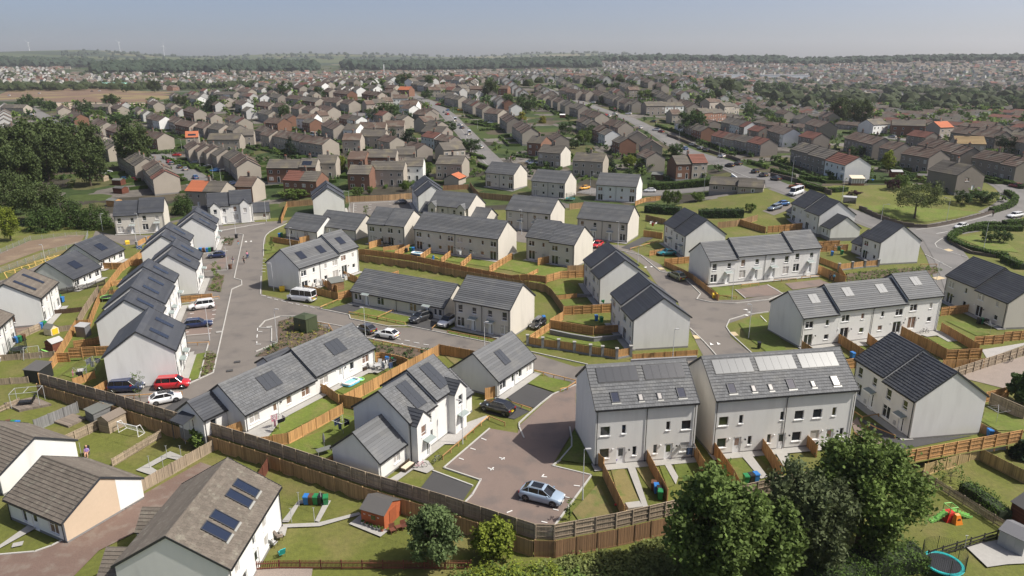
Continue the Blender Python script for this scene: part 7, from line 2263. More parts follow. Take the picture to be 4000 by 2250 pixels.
# ------------------------------------------------ hedges
def hedge(label,h,w,pts,m='lf_hedge',dens=None,rough=.12):
    p0=pts[0]; z0=tz(*p0); rng=np.random.default_rng(len(label)+int(h*100)); P=resample(pts,1.2) if len(pts)>2 else resample(pts,1.5)
    dist=math.hypot(*p0); size=.14 if dist<110 else .26 if dist<300 else .5
    core=MB(); QQ=[];TT=[]
    for a,b in zip(P[:-1],P[1:]):
        d=b-a; l=d.length
        if l<.05: continue
        d.normalize(); n=Vector((-d.y,d.x,0)); za=tz(a.x,a.y)-z0; zb=tz(b.x,b.y)-z0; hw=w/2-.12
        A=a-Vector((p0[0],p0[1],0)); B=b-Vector((p0[0],p0[1],0)); q=[(A-n*hw,za),(B-n*hw,zb),(B+n*hw,zb),(A+n*hw,za)]
        core.hexa([(v.x,v.y,z-.3) for v,z in q]+[(v.x,v.y,z+h-.12) for v,z in q])
        N=int(l*(2*h+w)*1.25/(size*size)); N=max(20,min(N,2600))
        u=rng.random(N); s=rng.random(N)*(2*h+w); pt=np.zeros((N,3)); nr=np.zeros((N,3))
        base=np.outer(1-u,[A.x,A.y,za])+np.outer(u,[B.x,B.y,zb]); nv=np.array([n.x,n.y,0]); up=np.array([0,0,1.])
        lft=s<h; rgt=s>h+w; top=~(lft|rgt)
        pt[lft]=base[lft]-nv*(w/2)+np.outer(s[lft],up); nr[lft]=-nv
        pt[rgt]=base[rgt]+nv*(w/2)+np.outer(s[rgt]-h-w,up); nr[rgt]=nv
        pt[top]=base[top]+np.outer(s[top]-h-w/2,nv)+up*h; nr[top]=up
        lump=.5+.5*np.sin(pt[:,:1]*2.1+pt[:,1:2]*1.3+pt[:,2:]*1.7)
        pt+=nr*(rng.normal(0,rough*.5,(N,1))+(lump-.5)*rough*1.4); n3=nr+rng.normal(0,.55,(N,3)); n3/=np.linalg.norm(n3,axis=1,keepdims=True)
        aa=np.cross(n3,rng.normal(0,1,(N,3))); aa/=np.linalg.norm(aa,axis=1,keepdims=True); bb=np.cross(n3,aa); sc=size*rng.uniform(.6,1.3,(N,1)); aa*=sc*.7; bb*=sc*.55
        QQ.append(np.stack([pt-aa,pt-bb,pt+aa,pt+bb],1)); TT.append(np.clip(.5+rng.normal(0,.2,N)+(lump[:,0]-.5)*.3,0,1))
    t=thing('hedge',label,'hedge',(p0[0],p0[1],z0),0,'hedges')
    core.obj('hedge_core','hedge_core',t); add('foliage',quads('foliage',np.concatenate(QQ),m,np.concatenate(TT)),t)
for l,h,w,pts in HEDGES: hedge(l,h,w,pts,'lf_hedge2' if 'dark' in l else 'lf_weeds' if 'shrubbery' in l else 'lf_hedge',rough=.12 if 'clipped' in l else .34 if ('leafy' in l or 'ivy' in l or 'shrub' in l or 'long dark' in l) else .2)
# ------------------------------------------------ ground cover nobody could count
def cover(name,label,poly,n,m,size,hh,cat='plants'):
    rng=np.random.default_rng(n); xs_=[p[0] for p in poly]; ys_=[p[1] for p in poly]; pts=[]
    def inside(x,y):
        r_=False
        for i in range(len(poly)):
            a=poly[i]; b=poly[i-1]
            if (a[1]>y)!=(b[1]>y) and x<(b[0]-a[0])*(y-a[1])/(b[1]-a[1])+a[0]: r_=not r_
        return r_
    g=0
    while len(pts)<n and g<n*20:
        g+=1; x=rng.uniform(min(xs_),max(xs_)); y=rng.uniform(min(ys_),max(ys_))
        if inside(x,y): pts.append((x,y,tz(x,y)+.12+rng.random()*hh*.5,.18+hh*.25))
    c=np.array(pts); Q,t=leafquads(rng,c,n*14,.55,size,.8); Q[:,:,2]=np.maximum(Q[:,:,2],Q[:,:,2].min(axis=1,keepdims=True))
    o=add(name,quads(name,Q,m,t)); tag(o,label,cat,None,'stuff')
BED=[s for s in SHEETS if s[0]=='flower_bed']
for i,(s,n,m) in enumerate(zip(BED,(420,80,60,60,60,40),('lf_lime2','lf_flower','lf_hedge2','lf_weeds','lf_lime2','lf_hedge2'))): cover('bed_plants','low plants in the '+s[2].replace('planted ',''),s[4],n,m,.16,.35)
cover('bed_plants','dark shrubs in the substation bed',BED[1][4],120,'lf_hedge2',.16,.5)
cover('undergrowth','tall dry grass under the lower brown fence',[(4,56.8),(10,58.2),(24,63.5),(26,58),(14,53),(4,52),(0,54)],1300,'lf_weeds',.20,.6,'weeds')
cover('undergrowth','cream flowered scrub at the bottom edge',[(3,52),(16,53.5),(16,46),(3,46)],300,'lf_cream',.13,1.0,'weeds')
cover('undergrowth','green scrub at the bottom edge',[(-6,55),(3,55.8),(18,52),(18,45),(-6,45)],1000,'lf_lime2',.20,1.3,'weeds')
cover('undergrowth','yellow-green shrubs below the boundary corner',[(-4,55.5),(4,55.8),(5,53),(-3,53)],160,'lf_lime',.18,1.6,'weeds')
ORD='first second third fourth fifth sixth seventh eighth ninth tenth eleventh twelfth thirteenth fourteenth fifteenth sixteenth seventeenth eighteenth nineteenth twentieth'.split()
# ------------------------------------------------ vehicles
CT={ # L,W,H, hood x, screen base, roof front, roof rear, tail base, hood z, belt z
'hatch':(4.05,1.75,1.47,.72,1.15,1.0,-1.1,-1.85,.88,.94),'suv':(4.6,1.88,1.62,.78,1.28,.35,-1.35,-2.12,1.0,1.07),'mpv':(4.5,1.82,1.72,.74,1.35,.62,-1.85,-2.18,.98,1.04),'estate':(4.72,1.80,1.47,.72,.98,.25,-1.75,-2.22,.86,.93),'coupe':(4.35,1.82,1.38,.70,.85,.05,-.95,-1.95,.84,.92),'van':(5.7,2.0,2.35,.8,2.15,1.65,-2.72,-2.8,1.15,1.25)}
def car_meshes(t,c):
    L,W,Ht,nz,sb,rf,rr_,tb,hz,bz=CT[t]
    if t=='hatch': rf=.22
    hl=L/2; hw=W/2; M='car_'+c
    st=[(-hl,.86,.34,bz-.18),(-hl+.10,.93,.24,bz-.03),(tb+.05 if tb>-hl else -hl+.2,.97,.22,bz),(-hl+.75,1.0,.20,bz),(-.6,1.0,.19,bz-.01),(.3,1.0,.19,bz-.02),(sb,1.0,.20,hz+.02),(hl-.75,.99,.20,hz-.03),(hl-.3,.94,.22,hz-.11),(hl-.08,.86,.26,hz-.22),(hl,.74,.34,hz-.34)]
    st=sorted(st,key=lambda s:s[0]); mb=MB(); rings=[]
    for (x,k,z0,z1) in st:
        w=hw*k; m=z0+(z1-z0)*.55
        rings.append([(x,-w*.90,z0),(x,-w*.985,z0+(z1-z0)*.22),(x,-w,m),(x,-w*.955,z1-.05),(x,-w*.86,z1),(x,0,z1+.025),(x,w*.86,z1),(x,w*.955,z1-.05),(x,w,m),(x,w*.985,z0+(z1-z0)*.22),(x,w*.90,z0)])
    nr=len(rings[0]); mb.v=[p for r in rings for p in r]
    for i in range(len(rings)-1):
        for j in range(nr-1): mb.f.append((i*nr+j,(i+1)*nr+j,(i+1)*nr+j+1,i*nr+j+1)); mb.m.append(0); mb.t.append(0)
        mb.f.append((i*nr+nr-1,(i+1)*nr+nr-1,(i+1)*nr,i*nr)); mb.m.append(1); mb.t.append(0)
    mb.f.append(tuple(range(nr-1,-1,-1))); mb.m.append(0); mb.t.append(0); k=(len(rings)-1)*nr; mb.f.append(tuple(k+j for j in range(nr))); mb.m.append(0); mb.t.append(0)
    body=mb.mesh('body',[M,'plastic_black'],True)
    # greenhouse: glass ring, body-coloured roof and pillars
    g=MB(); wb=hw*.86; wt=hw*.70 if t!='van' else hw*.82; zb=bz-.03; zt=Ht-.07
    zsb=hz+.0
    B=[(tb,-wb*.93,zb),(sb,-wb*.97,zsb),(sb,wb*.97,zsb),(tb,wb*.93,zb)]; T=[(rr_,-wt,zt),(rf,-wt,zt),(rf,wt,zt),(rr_,wt,zt)]
    mid=lambda a,b,u:tuple(a[i]+(b[i]-a[i])*u for i in range(3))
    g.hexa([B[0],B[1],B[2],B[3],T[0],T[1],T[2],T[3]]); glass_=g.mesh('glazing','car_glass')
    r=MB(); e=.015
    roofp=[(rr_-.06,-wt*.98,zt),(rf+.05,-wt*.98,zt),(rf+.05,wt*.98,zt),(rr_-.06,wt*.98,zt)]; topp=[(rr_+.06,-wt*.84,Ht-.012),(rf-.14,-wt*.84,Ht-.012),(rf-.14,wt*.84,Ht-.012),(rr_+.06,wt*.84,Ht-.012)]
    r.hexa(roofp+topp)
    def pil(a,b,w):
        for s in (-1,1):
            p=(a[0],s*abs(a[1])*1.012,a[2]); q=(b[0],s*abs(b[1])*1.012,b[2]); r.tube(p,q,w,w*.85,5)
    pil(B[1],T[1],.035); pil(B[0],T[0],.05)
    xm=-.15; tm=(xm-rr_)/(rf-rr_) if rf!=rr_ else .5; um=(xm-tb)/(sb-tb); pil(mid(B[0],B[1],um),mid(T[0],T[1],max(.05,min(.95,tm))),.028)
    if t in('estate','mpv','suv','van'):
        xm=-1.25; tm=(xm-rr_)/(rf-rr_); um=(xm-tb)/(sb-tb); pil(mid(B[0],B[1],max(.02,um)),mid(T[0],T[1],max(.03,tm)),.03)
    if t=='van': 
        pass
    roof=r.mesh('roof',M if not(c=='white' and t=='suv') else 'car_black')
    wr=.33 if t!='suv' else .36
    ty=MB(); 
    prof=[(wr*.68,-.1),(wr*.97,-.105),(wr,-.07),(wr,.07),(wr*.97,.105),(wr*.68,.1)]; ty.lathe(prof,18); tyre=ty.mesh('tyre','tyre',True)
    ri=MB(); 
    for s in (-1,1):
        ri.lathe([(wr*.70,s*.085),(wr*.62,s*.06),(.0,s*.06)],12)
        for q in range(5):
            a=2*math.pi*q/5; ri.tube((0,0,s*.07),(math.cos(a)*wr*.66,math.sin(a)*wr*.66,s*.085),.03,.025,5)
    rim=ri.mesh('rim','rim')
    ar=MB(); ar.lathe([(wr*1.16,-.02),(wr*1.16,.0),(0.0,.0)],18); arch=ar.mesh('wheel_arch','plastic_black')
    return body,glass_,roof,tyre,rim,arch,wr
def car(label,t,c,x,y,deg,detail=True):
    L,W,Ht,nz,sb,rf,rr_,tb,hz,bz=CT[t]; hl=L/2; hw=W/2
    th=R(deg); g=tz(x,y)+.085+(.03 if y<240 else .04)
    u=Vector((math.cos(th),math.sin(th))); zf=tz(x+u.x*1.3,y+u.y*1.3); zr=tz(x-u.x*1.3,y-u.y*1.3)
    root=thing('van' if t=='van' else 'car',label,'van' if t=='van' else 'car',(x,y,g),th,'parked cars and vans')
    root.rotation_euler=(0,-math.atan2(zf-zr,2.6),th)
    body,gl,roof,ty,ri,ar,wr=cached(('car',t,c),lambda:car_meshes(t,c))
    add('body',body,root); add('glazing',gl,root); add('roof',roof,root)
    for sx in (hl-.82,-hl+.80 if t!='van' else -hl+1.0):
        for s in (-1,1):
            w=add('wheel',ty,root,(sx,s*(hw-.09),wr),(math.pi/2,0,0))
            if detail: add('rim',ri,w); add('wheel_arch',ar,root,(sx,s*(hw*1.0+.004),wr+.01),(-s*math.pi/2,0,0))
    def part(nm,m,*b):
        me=cached(('cp',nm,t,b),lambda:(lambda q:(q.box(*b),q.mesh(nm,m))[1])(MB())); add(nm,me,root)
    for s in (-1,1):
        a,b=sorted((s*hw*.42,s*hw*.80)); part('headlight','lamp_clear',hl-.20,hl-.015,a,b,hz-.34,hz-.2)
        a,b=sorted((s*hw*.55,s*hw*.90)); part('tail_light','lamp_red',-hl-.012,-hl+.12,a,b,bz-.32,bz-.14)
        if detail:
            a,b=sorted((s*hw*.97,s*(hw+.17))); part('door_mirror','car_'+c,sb-.45,sb-.27,a,b,bz+.0,bz+.14)
    part('number_plate','plate_yellow',-hl-.018,-hl+.02,-.26,.26,.52,.63); part('number_plate','plate_white',hl-.03,hl+.018,-.26,.26,.36,.47)
    part('bumper','plastic_black',-hl+.02,-hl+.3,-hw*.86,hw*.86,.24,.38)
    if t in('suv','estate','mpv') and detail:
        for s in (-1,1): 
            def mk():
                m=MB(); m.tube((rr_+.1,s*hw*.62,Ht+.03),(rf-.15,s*hw*.62,Ht+.03),.02,n=5); m.tube((rr_+.15,s*hw*.62,Ht-.05),(rr_+.15,s*hw*.62,Ht+.03),.02,n=5); m.tube((rf-.2,s*hw*.62,Ht-.05),(rf-.2,s*hw*.62,Ht+.03),.02,n=5); return m.mesh('roof_rail','galv')
            add('roof_rail',cached(('rr',t,s),mk),root)
    if 'glass roof' in label or 'olive' in label or 'against the boundary' in label: part('glass_roof','car_glass',rr_+.25,rf-.25,-hw*.5,hw*.5,Ht-.02,Ht+.006)
    if 'ladder rack' in label:
        m=MB()
        for s in (-1,1): m.tube((-2.4,s*.7,Ht+.14),(1.2,s*.7,Ht+.14),.025,n=5)
        for k in range(9): m.tube((-2.4+k*.45,-.7,Ht+.14),(-2.4+k*.45,.7,Ht+.14),.022,n=5)
        for sx in (-2.2,1.0):
            for s in (-1,1): m.tube((sx,s*.7,Ht-.1),(sx,s*.7,Ht+.14),.02,n=5)
        m.obj('ladder_rack','galv',root)
    if 'roof box' in label:
        m=MB(); m.hexa([(-.9,-.35,Ht+.05),(.8,-.35,Ht+.05),(.8,.35,Ht+.05),(-.9,.35,Ht+.05),(-.75,-.28,Ht+.32),(.5,-.28,Ht+.3),(.5,.28,Ht+.3),(-.75,.28,Ht+.32)]); m.obj('roof_box','c_grey',root)
    return root
for (l,t,c,x,y,deg) in CARS: car(l,t,c,x,y,deg,math.hypot(x,y)<230)
# ------------------------------------------------ people (one skinned body each, clothes as children)
def skin_mesh(name,verts,edges,rad,m,parent,root=0,sub=1):
    me=bpy.data.meshes.new(name); me.from_pydata(verts,edges,[]); me.materials.append(MAT[m]); o=add(name,me,parent)
    o.modifiers.new('skin','SKIN'); sv=me.skin_vertices[0].data
    for i,r_ in enumerate(rad): sv[i].radius=(r_,r_) if not isinstance(r_,tuple) else r_; sv[i].use_root=(i==root)
    s=o.modifiers.new('sub','SUBSURF'); s.levels=sub; s.render_levels=sub
    return o
def person(label,x,y,deg,pose='walk',top='c_denim',bot='c_denim',hair='c_hair',s=1.0,z=None):
    root_loc=(x,y,(tz(x,y)+.1) if z is None else z)
    if pose=='walk':
        J=dict(pel=(0,0,.95),ch=(0.02,0,1.32),nk=(.02,0,1.48),hd=(.05,0,1.66),lh=(0,.1,.90),lk=(.14,.1,.50),la=(.10,.1,.09),lt=(.24,.1,.05),rh=(0,-.1,.90),rk=(-.02,-.1,.50),ra=(-.24,-.1,.14),rt=(-.12,-.1,.04),ls=(.02,.19,1.40),le=(-.10,.24,1.13),lw=(.02,.25,.88),rs=(.02,-.19,1.40),re=(.10,-.24,1.13),rw=(.26,-.23,.95))
    elif pose=='push':
        J=dict(pel=(0,0,.95),ch=(.06,0,1.32),nk=(.08,0,1.48),hd=(.11,0,1.65),lh=(0,.1,.90),lk=(.14,.1,.50),la=(.10,.1,.09),lt=(.24,.1,.05),rh=(0,-.1,.90),rk=(-.02,-.1,.50),ra=(-.24,-.1,.14),rt=(-.12,-.1,.04),ls=(.06,.19,1.40),le=(.12,.24,1.15),lw=(.38,.18,1.02),rs=(.06,-.19,1.40),re=(.12,-.24,1.15),rw=(.38,-.18,1.02))
    elif pose=='sit':
        J=dict(pel=(0,0,.45),ch=(-.12,0,.80),nk=(-.16,0,.98),hd=(-.14,0,1.16),lh=(.02,.1,.45),lk=(.44,.13,.50),la=(.52,.13,.09),lt=(.66,.13,.05),rh=(.02,-.1,.45),rk=(.44,-.13,.50),ra=(.52,-.13,.09),rt=(.66,-.13,.05),ls=(-.12,.19,.88),le=(.02,.26,.66),lw=(.24,.20,.66),rs=(-.12,-.19,.88),re=(.02,-.26,.66),rw=(.24,-.20,.66))
    names=list(J); idx={n:i for i,n in enumerate(names)}; V=[J[n] for n in names]
    E=[('pel','ch'),('ch','nk'),('nk','hd'),('pel','lh'),('lh','lk'),('lk','la'),('la','lt'),('pel','rh'),('rh','rk'),('rk','ra'),('ra','rt'),('ch','ls'),('ls','le'),('le','lw'),('ch','rs'),('rs','re'),('re','rw')]
    rad=dict(pel=(.15,.12),ch=(.16,.12),nk=.055,hd=(.095,.11),lh=.095,lk=.065,la=.045,lt=.04,rh=.095,rk=.065,ra=.045,rt=.04,ls=.065,le=.046,lw=.034,rs=.065,re=.046,rw=.034)
    # head crown and fingers extend the same body
    V.append((J['hd'][0]+.015,0,J['hd'][2]+.10)); names.append('cr'); rad['cr']=.075; E2=[(idx[a],idx[b]) for a,b in E]+[(idx['hd'],len(V)-1)]
    for w_,sg in (('lw',1),('rw',-1)):
        bx=J[w_]
        for k in range(4): V.append((bx[0]+.03+.012*k,bx[1]+sg*(.012-.012*k),bx[2]-.15+.01*abs(k-1))); E2.append((idx[w_],len(V)-1)); rad['f%s%d'%(w_,k)]=.011; names.append('f%s%d'%(w_,k))
        V.append((bx[0]+.05,bx[1]-sg*.03,bx[2]-.07)); E2.append((idx[w_],len(V)-1)); rad['t'+w_]=.012; names.append('t'+w_)
    b=skin_mesh('person',V,E2,[rad[n] for n in names],'c_skin',None,0,1); b.location=root_loc; b.rotation_euler=(0,0,R(deg)); b.scale=(s,s,s); tag(b,label,'person')
    def cloth(nm,keys,ed,m,gr):
        ii={k:i for i,k in enumerate(keys)}
        def rr2(k):
            r_=rad[k]; return (r_[0]+gr,r_[1]+gr) if isinstance(r_,tuple) else r_+gr
        skin_mesh(nm,[J[k] for k in keys],[(ii[a],ii[b2]) for a,b2 in ed],[rr2(k) for k in keys],m,b,0,1)
    cloth('top',['pel','ch','nk','ls','le','rs','re'],[('pel','ch'),('ch','nk'),('ch','ls'),('ls','le'),('ch','rs'),('rs','re')],top,.022)
    cloth('trousers',['pel','lh','lk','la','rh','rk','ra'],[('pel','lh'),('lh','lk'),('lk','la'),('pel','rh'),('rh','rk'),('rk','ra')],bot,.02)
    hm=MB(); hx,_,hz_=J['hd']; hm.lathe([(.0,hz_+.21),(.08,hz_+.19),(.115,hz_+.11),(.12,hz_+.03),(.105,hz_-.01)],12,0,hx-.015,0); hm.obj('hair',hair,b,smooth=True)
    return b
w=MISC['walk']
person('person in pink top pushing a pushchair on the left road',w[0][0],w[0][1],100,'push','c_pink','c_denim')
person('person in grey walking on the left road behind the pushchair',w[1][0],w[1][1],255,'walk','c_grey','c_black')
person('person in navy jacket walking on the left footway',w[2][0],w[2][1],265,'walk','c_denim','c_lightgrey')
person('small child in red on the far left footway',w[3][0],w[3][1],80,'walk','c_red','c_aqua',s=.65)
person('person in black with orange badge at the terrace end fence',w[4][0],w[4][1],200,'walk','c_black','c_black'); person('person in pale blue top at the terrace end fence',w[5][0],w[5][1],20,'walk','c_aqua','c_black'); person('person in black walking beside the big lawn wall',w[6][0],w[6][1],190,'walk','c_black','c_black')
p=MISC['sit'][0]
def lounge(label,x,y,z,rz,m1,m2):
    t=thing('garden_chair',label,'chair',(x,y,z),rz)
    mb=MB(); mb.hexa([(-.25,-.28,.36),(.32,-.28,.40),(.32,.28,.40),(-.25,.28,.36),(-.25,-.28,.41),(.32,-.28,.45),(.32,.28,.45),(-.25,.28,.41)]); mb.obj('seat',m1,t)
    mb=MB(); mb.hexa([(-.25,-.28,.40),(-.20,-.28,.40),(-.20,.28,.40),(-.25,.28,.40),(-.55,-.28,1.12),(-.5,-.28,1.14),(-.5,.28,1.14),(-.55,.28,1.12)]); mb.obj('backrest',m1,t)
    for sx in (-.22,.28):
        for sy in (-.25,.25):
            mb=MB(); mb.tube((sx,sy,.0),(sx,sy,.38),.02,n=6); mb.obj('leg',m2,t)
    for sy in (-.3,.3):
        mb=MB(); mb.box(-.38,.25,sy-.03,sy+.03,.60,.64); mb.tube((.2,sy,.4),(.2,sy,.6),.018,n=5); mb.obj('armrest',m2,t)
    return t
lounge('black reclining chair of the sunbathing man',p[0],p[1],p[2],R(-70),'c_black','c_grey'); person('man with bare arms and legs sitting in the black garden chair',p[0],p[1],-70,'sit','c_purple','c_skin','c_skin',1.0,p[2]+.0)
q=MISC['walk'][0]
t=thing('pushchair','dark pushchair on the left road','pushchair',(q[0]-.12,q[1]+.75,tz(q[0],q[1])+.1),R(100))
m=MB(); m.hexa([(-.2,-.22,.35),(.3,-.22,.42),(.3,.22,.42),(-.2,.22,.35),(-.32,-.22,.85),(.05,-.22,.95),(.05,.22,.95),(-.32,.22,.85)]); m.obj('seat','c_denim',t); m=MB(); m.path([(-.55,-.2,1.0),(-.1,-.2,.5),(.35,-.2,.12)],.016); m.path([(-.55,.2,1.0),(-.1,.2,.5),(.35,.2,.12)],.016); m.tube((-.55,-.2,1.0),(-.55,.2,1.0),.016,n=6); m.obj('frame','galv',t)
for sx in (-.3,.36):
    for sy in (-.22,.22): m=MB(); m.tube((sx,sy-.02,.12),(sx,sy+.02,.12),.12,n=12); m.obj('wheel','tyre',t)
d=MISC['dog'][0]
bm_=skin_mesh('dog',[(0,0,.42),(.35,0,.44),(-.3,0,.42),(.5,0,.58),(.66,0,.62),(.36,.08,.25),(.38,.08,.03),(.36,-.08,.25),(.38,-.08,.03),(-.22,.08,.30),(-.34,.08,.18),(-.28,.08,.03),(-.22,-.08,.30),(-.34,-.08,.18),(-.28,-.08,.03),(-.5,0,.5),(.52,.06,.72),(.52,-.06,.72)],[(0,1),(0,2),(1,3),(3,4),(1,5),(5,6),(1,7),(7,8),(2,9),(9,10),(10,11),(2,12),(12,13),(13,14),(2,15),(3,16),(3,17)],[.12,.14,.11,.085,.05,.05,.03,.05,.03,.07,.035,.03,.07,.035,.03,.025,.025,.025],'c_black',None); bm_.location=(d[0],d[1],d[2]+.05); bm_.rotation_euler=(0,0,1.2); tag(bm_,'black dog beside the two people at the fence','dog')
# ------------------------------------------------ sheds and small buildings
def shed(name,label,x,y,rot,W,D,he,rise,mw,mr,ridge='x',door=None,cat='shed',win=False,flat=False):
    t=thing(name,label,cat,(x,y,tz(x+math.cos(R(rot))*W/2,y+math.sin(R(rot))*W/2)+.02),R(rot)); mb=MB()
    n=max(4,int(he/.16))
    for i in range(n):   # lapped boards
        z0=he*i/n; z1=he*(i+1)/n; e=.018
        for (a,b) in (((0,0),(W,0)),((W,0),(W,D)),((W,D),(0,D)),((0,D),(0,0))):
            d=Vector((b[0]-a[0],b[1]-a[1])).normalized(); nn=(d.y,-d.x)
            mb.face([(a[0]+nn[0]*e,a[1]+nn[1]*e,z0),(b[0]+nn[0]*e,b[1]+nn[1]*e,z0),(b[0],b[1],z1),(a[0],a[1],z1)],0,rnd.random())
    if ridge=='x': mb.face([(W,0,he),(W,D,he),(W,D/2,he+rise)]); mb.face([(0,D,he),(0,0,he),(0,D/2,he+rise)])
    elif ridge=='y': mb.face([(0,0,he),(W,0,he),(W/2,0,he+rise)]); mb.face([(W,D,he),(0,D,he),(W/2,D,he+rise)])
    else: mb.face([(0,D,he),(W,D,he),(W,D,he+rise),(0,D,he+rise)]); mb.face([(W,0,he),(W,D,he),(W,D,he+rise)]); mb.face([(0,D,he),(0,0,he),(0,D,he+rise)])
    mb.obj('wall',mw,t); r=MB(); o=.12
    if ridge=='x':
        for a,b,c_,d_ in ((-o,he-o*2*rise/D,D/2,he+rise),(D+o,he-o*2*rise/D,D/2,he+rise)): r.hexa([(-o,a,b),(W+o,a,b),(W+o,c_,d_),(-o,c_,d_),(-o,a,b+.05),(W+o,a,b+.05),(W+o,c_,d_+.05),(-o,c_,d_+.05)])
    elif ridge=='y':
        for a,b,c_,d_ in ((-o,he-o*2*rise/W,W/2,he+rise),(W+o,he-o*2*rise/W,W/2,he+rise)): r.hexa([(a,-o,b),(c_,-o,d_),(c_,D+o,d_),(a,D+o,b),(a,-o,b+.05),(c_,-o,d_+.05),(c_,D+o,d_+.05),(a,D+o,b+.05)])
    else: r.hexa([(-o,-o,he-.02),(W+o,-o,he-.02),(W+o,D+o,he+rise+.03),(-o,D+o,he+rise+.03),(-o,-o,he+.05),(W+o,-o,he+.05),(W+o,D+o,he+rise+.1),(-o,D+o,he+rise+.1)])
    r.obj('roof',mr,t)
    if win: g=MB(); g.box(W*.42,W*.66,-.05,-.02,he*.45,he*.85); g.box(W*.44,W*.64,-.056,-.05,he*.5,he*.8,1); g.obj('window',[mw,'pane_green'],t)
    if door=='r': g=MB(); g.box(W+.02,W+.05,D*.3,D*.7,.05,he*.95); g.obj('door',mw,t)
    if door=='f': g=MB(); g.box(W*.3,W*.65,-.05,-.02,.05,he*.95); g.obj('door',mw,t)
    return t
M_=MISC
def base(k): a=M_[k][0]; b=M_[k][1]; return a[0],a[1],math.degrees(math.atan2(b[1]-a[1],b[0]-a[0])),math.hypot(b[0]-a[0],b[1]-a[1])
x,y,r_,w_=base('red_shed'); t=shed('garden_shed','red-brown garden shed with felt roof on the old lawn',x,y,r_,w_,3.0,1.75,.75,'w_shed','c_feltdark','x','r',win=True)
for k,fx in enumerate((.15,.38,.75)):
    m=MB(); s_=.10; m.face([(w_*fx,-.03,1.25),(w_*fx-s_,-.03,1.25+s_),(w_*fx-s_,-.03,1.25-s_*.7)]); m.face([(w_*fx,-.03,1.25),(w_*fx+s_,-.03,1.25-s_*.7),(w_*fx+s_,-.03,1.25+s_)]); m.obj('butterfly_ornament','c_white',t)
x,y,r_,w_=base('grey_plastic_shed'); shed('garden_shed','grey plastic shed with white ridge strip at the right edge',x,y,r_,max(2.2,w_),2.6,1.8,.5,'c_lightgrey','c_grey','x','f')
x,y,r_,w_=base('dark_red_hut'); shed('garden_shed','dark red hut with black felt roof at the right edge',x,y,r_,4.0,3.0,1.9,.8,'w_redbrown','c_feltdark','x')
x,y,r_,w_=base('old_wood_shed'); shed('garden_shed','weathered grey wooden shed beside the goal frame',x,y,r_,max(1.8,w_),2.6,1.8,.5,'w_grey','w_deck','y')
x,y,r_,w_=base('flat_shed'); shed('garden_shed','low grey shed with pent roof beside the deck',x,y,r_,max(1.6,w_),2.8,1.5,.3,'w_slate','c_felt','p')
x,y,r_,w_=base('red_hut_left'); shed('garden_shed','small red hut with pale grey roof against the tan fence',x,y,r_,1.9,1.8,1.5,.5,'w_redbrown','c_lightgrey','y')
x,y,r_,w_=base('grey_store'); shed('garden_store','grey plastic garden store behind the left gable',x,y,r_,1.9,1.2,1.9,.25,'c_grey','c_lightgrey','p')
x,y,r_,w_=base('dark_cabin'); shed('garden_shed','black shed with grey roof at the left fence corner',x,y,r_,2.6,2.4,1.9,.4,'c_black','c_feltdark','p')
x,y,r_,w_=base('grey_shed_mid'); shed('garden_shed','brown shed with grey felt roof behind the panelled terrace',x-1,y,r_,2.6,2.2,1.7,.5,'w_rust','c_felt','p')
sn=['pale grey pent shed in the yard by the dark wood','brown roofed shed in the yard by the dark wood','red pent shed in the yard by the dark wood','long red shed in the yard by the dark wood','timber cabin below the dark cypress','red shed behind the white end house','brown summer house behind the white end house','red playhouse shed in the street gardens','flat roofed brown garage by the tall hedge']
for i,a in enumerate(M_['sheds_mid']):
    shed('garden_shed',sn[i],a[0],a[1],rnd.choice([-20,-10,15]),rnd.uniform(3,5),2.8,1.9,.5,['c_lightgrey','w_grey','w_redbrown','w_redbrown','w_tan','w_redbrown','w_rust','w_redbrown','w_darkbrown'][i],['c_felt','tile_brown','c_felt','c_feltdark','c_felt','c_lightgrey','c_feltdark','c_white','c_felt'][i],'x' if i!=8 else 'p')
# substation cabinet
x,y,r_,w_=base('substation'); t=thing('substation','dark green electrical substation cabinet in the planted bed','substation',(x,y,tz(x,y)),R(r_)); W_,D_,h_=w_,2.6,2.6
m=MB(); m.box(0,W_,0,D_,0,h_); m.obj('cabinet','c_substation',t); m=MB(); m.hexa([(-.12,-.12,h_+.002),(W_+.12,-.12,h_+.002),(W_+.12,D_+.12,h_+.002),(-.12,D_+.12,h_+.002),(W_*.3,D_*.3,h_+.38),(W_*.7,D_*.3,h_+.38),(W_*.7,D_*.7,h_+.38),(W_*.3,D_*.7,h_+.38)]); m.obj('roof','c_substation',t); m=MB(); m.box(-.2,W_+.2,-.2,D_+.2,-.2,.06); m.obj('plinth','slabs',t)
for k in range(2):
    m=MB(); m.box(W_*(.06+.47*k),W_*(.47+.47*k),-.03,-.002,.15,h_-.2); dr=m.obj('door','c_substation',t)
    for zz in (.35,1.75):
        m=MB()
        for j in range(5): m.box(W_*(.12+.47*k),W_*(.40+.47*k),-.05,-.031,zz+j*.1,zz+j*.1+.06)
        m.obj('vent','c_darkgreen',dr)
m=MB(); m.box(W_+.002,W_+.03,D_*.2,D_*.8,.2,h_-.2); m.obj('door','c_substation',t); m=MB(); m.box(W_*.42,W_*.50,-.045,-.032,1.3,1.42); m.obj('warning_sign','plate_yellow',t)
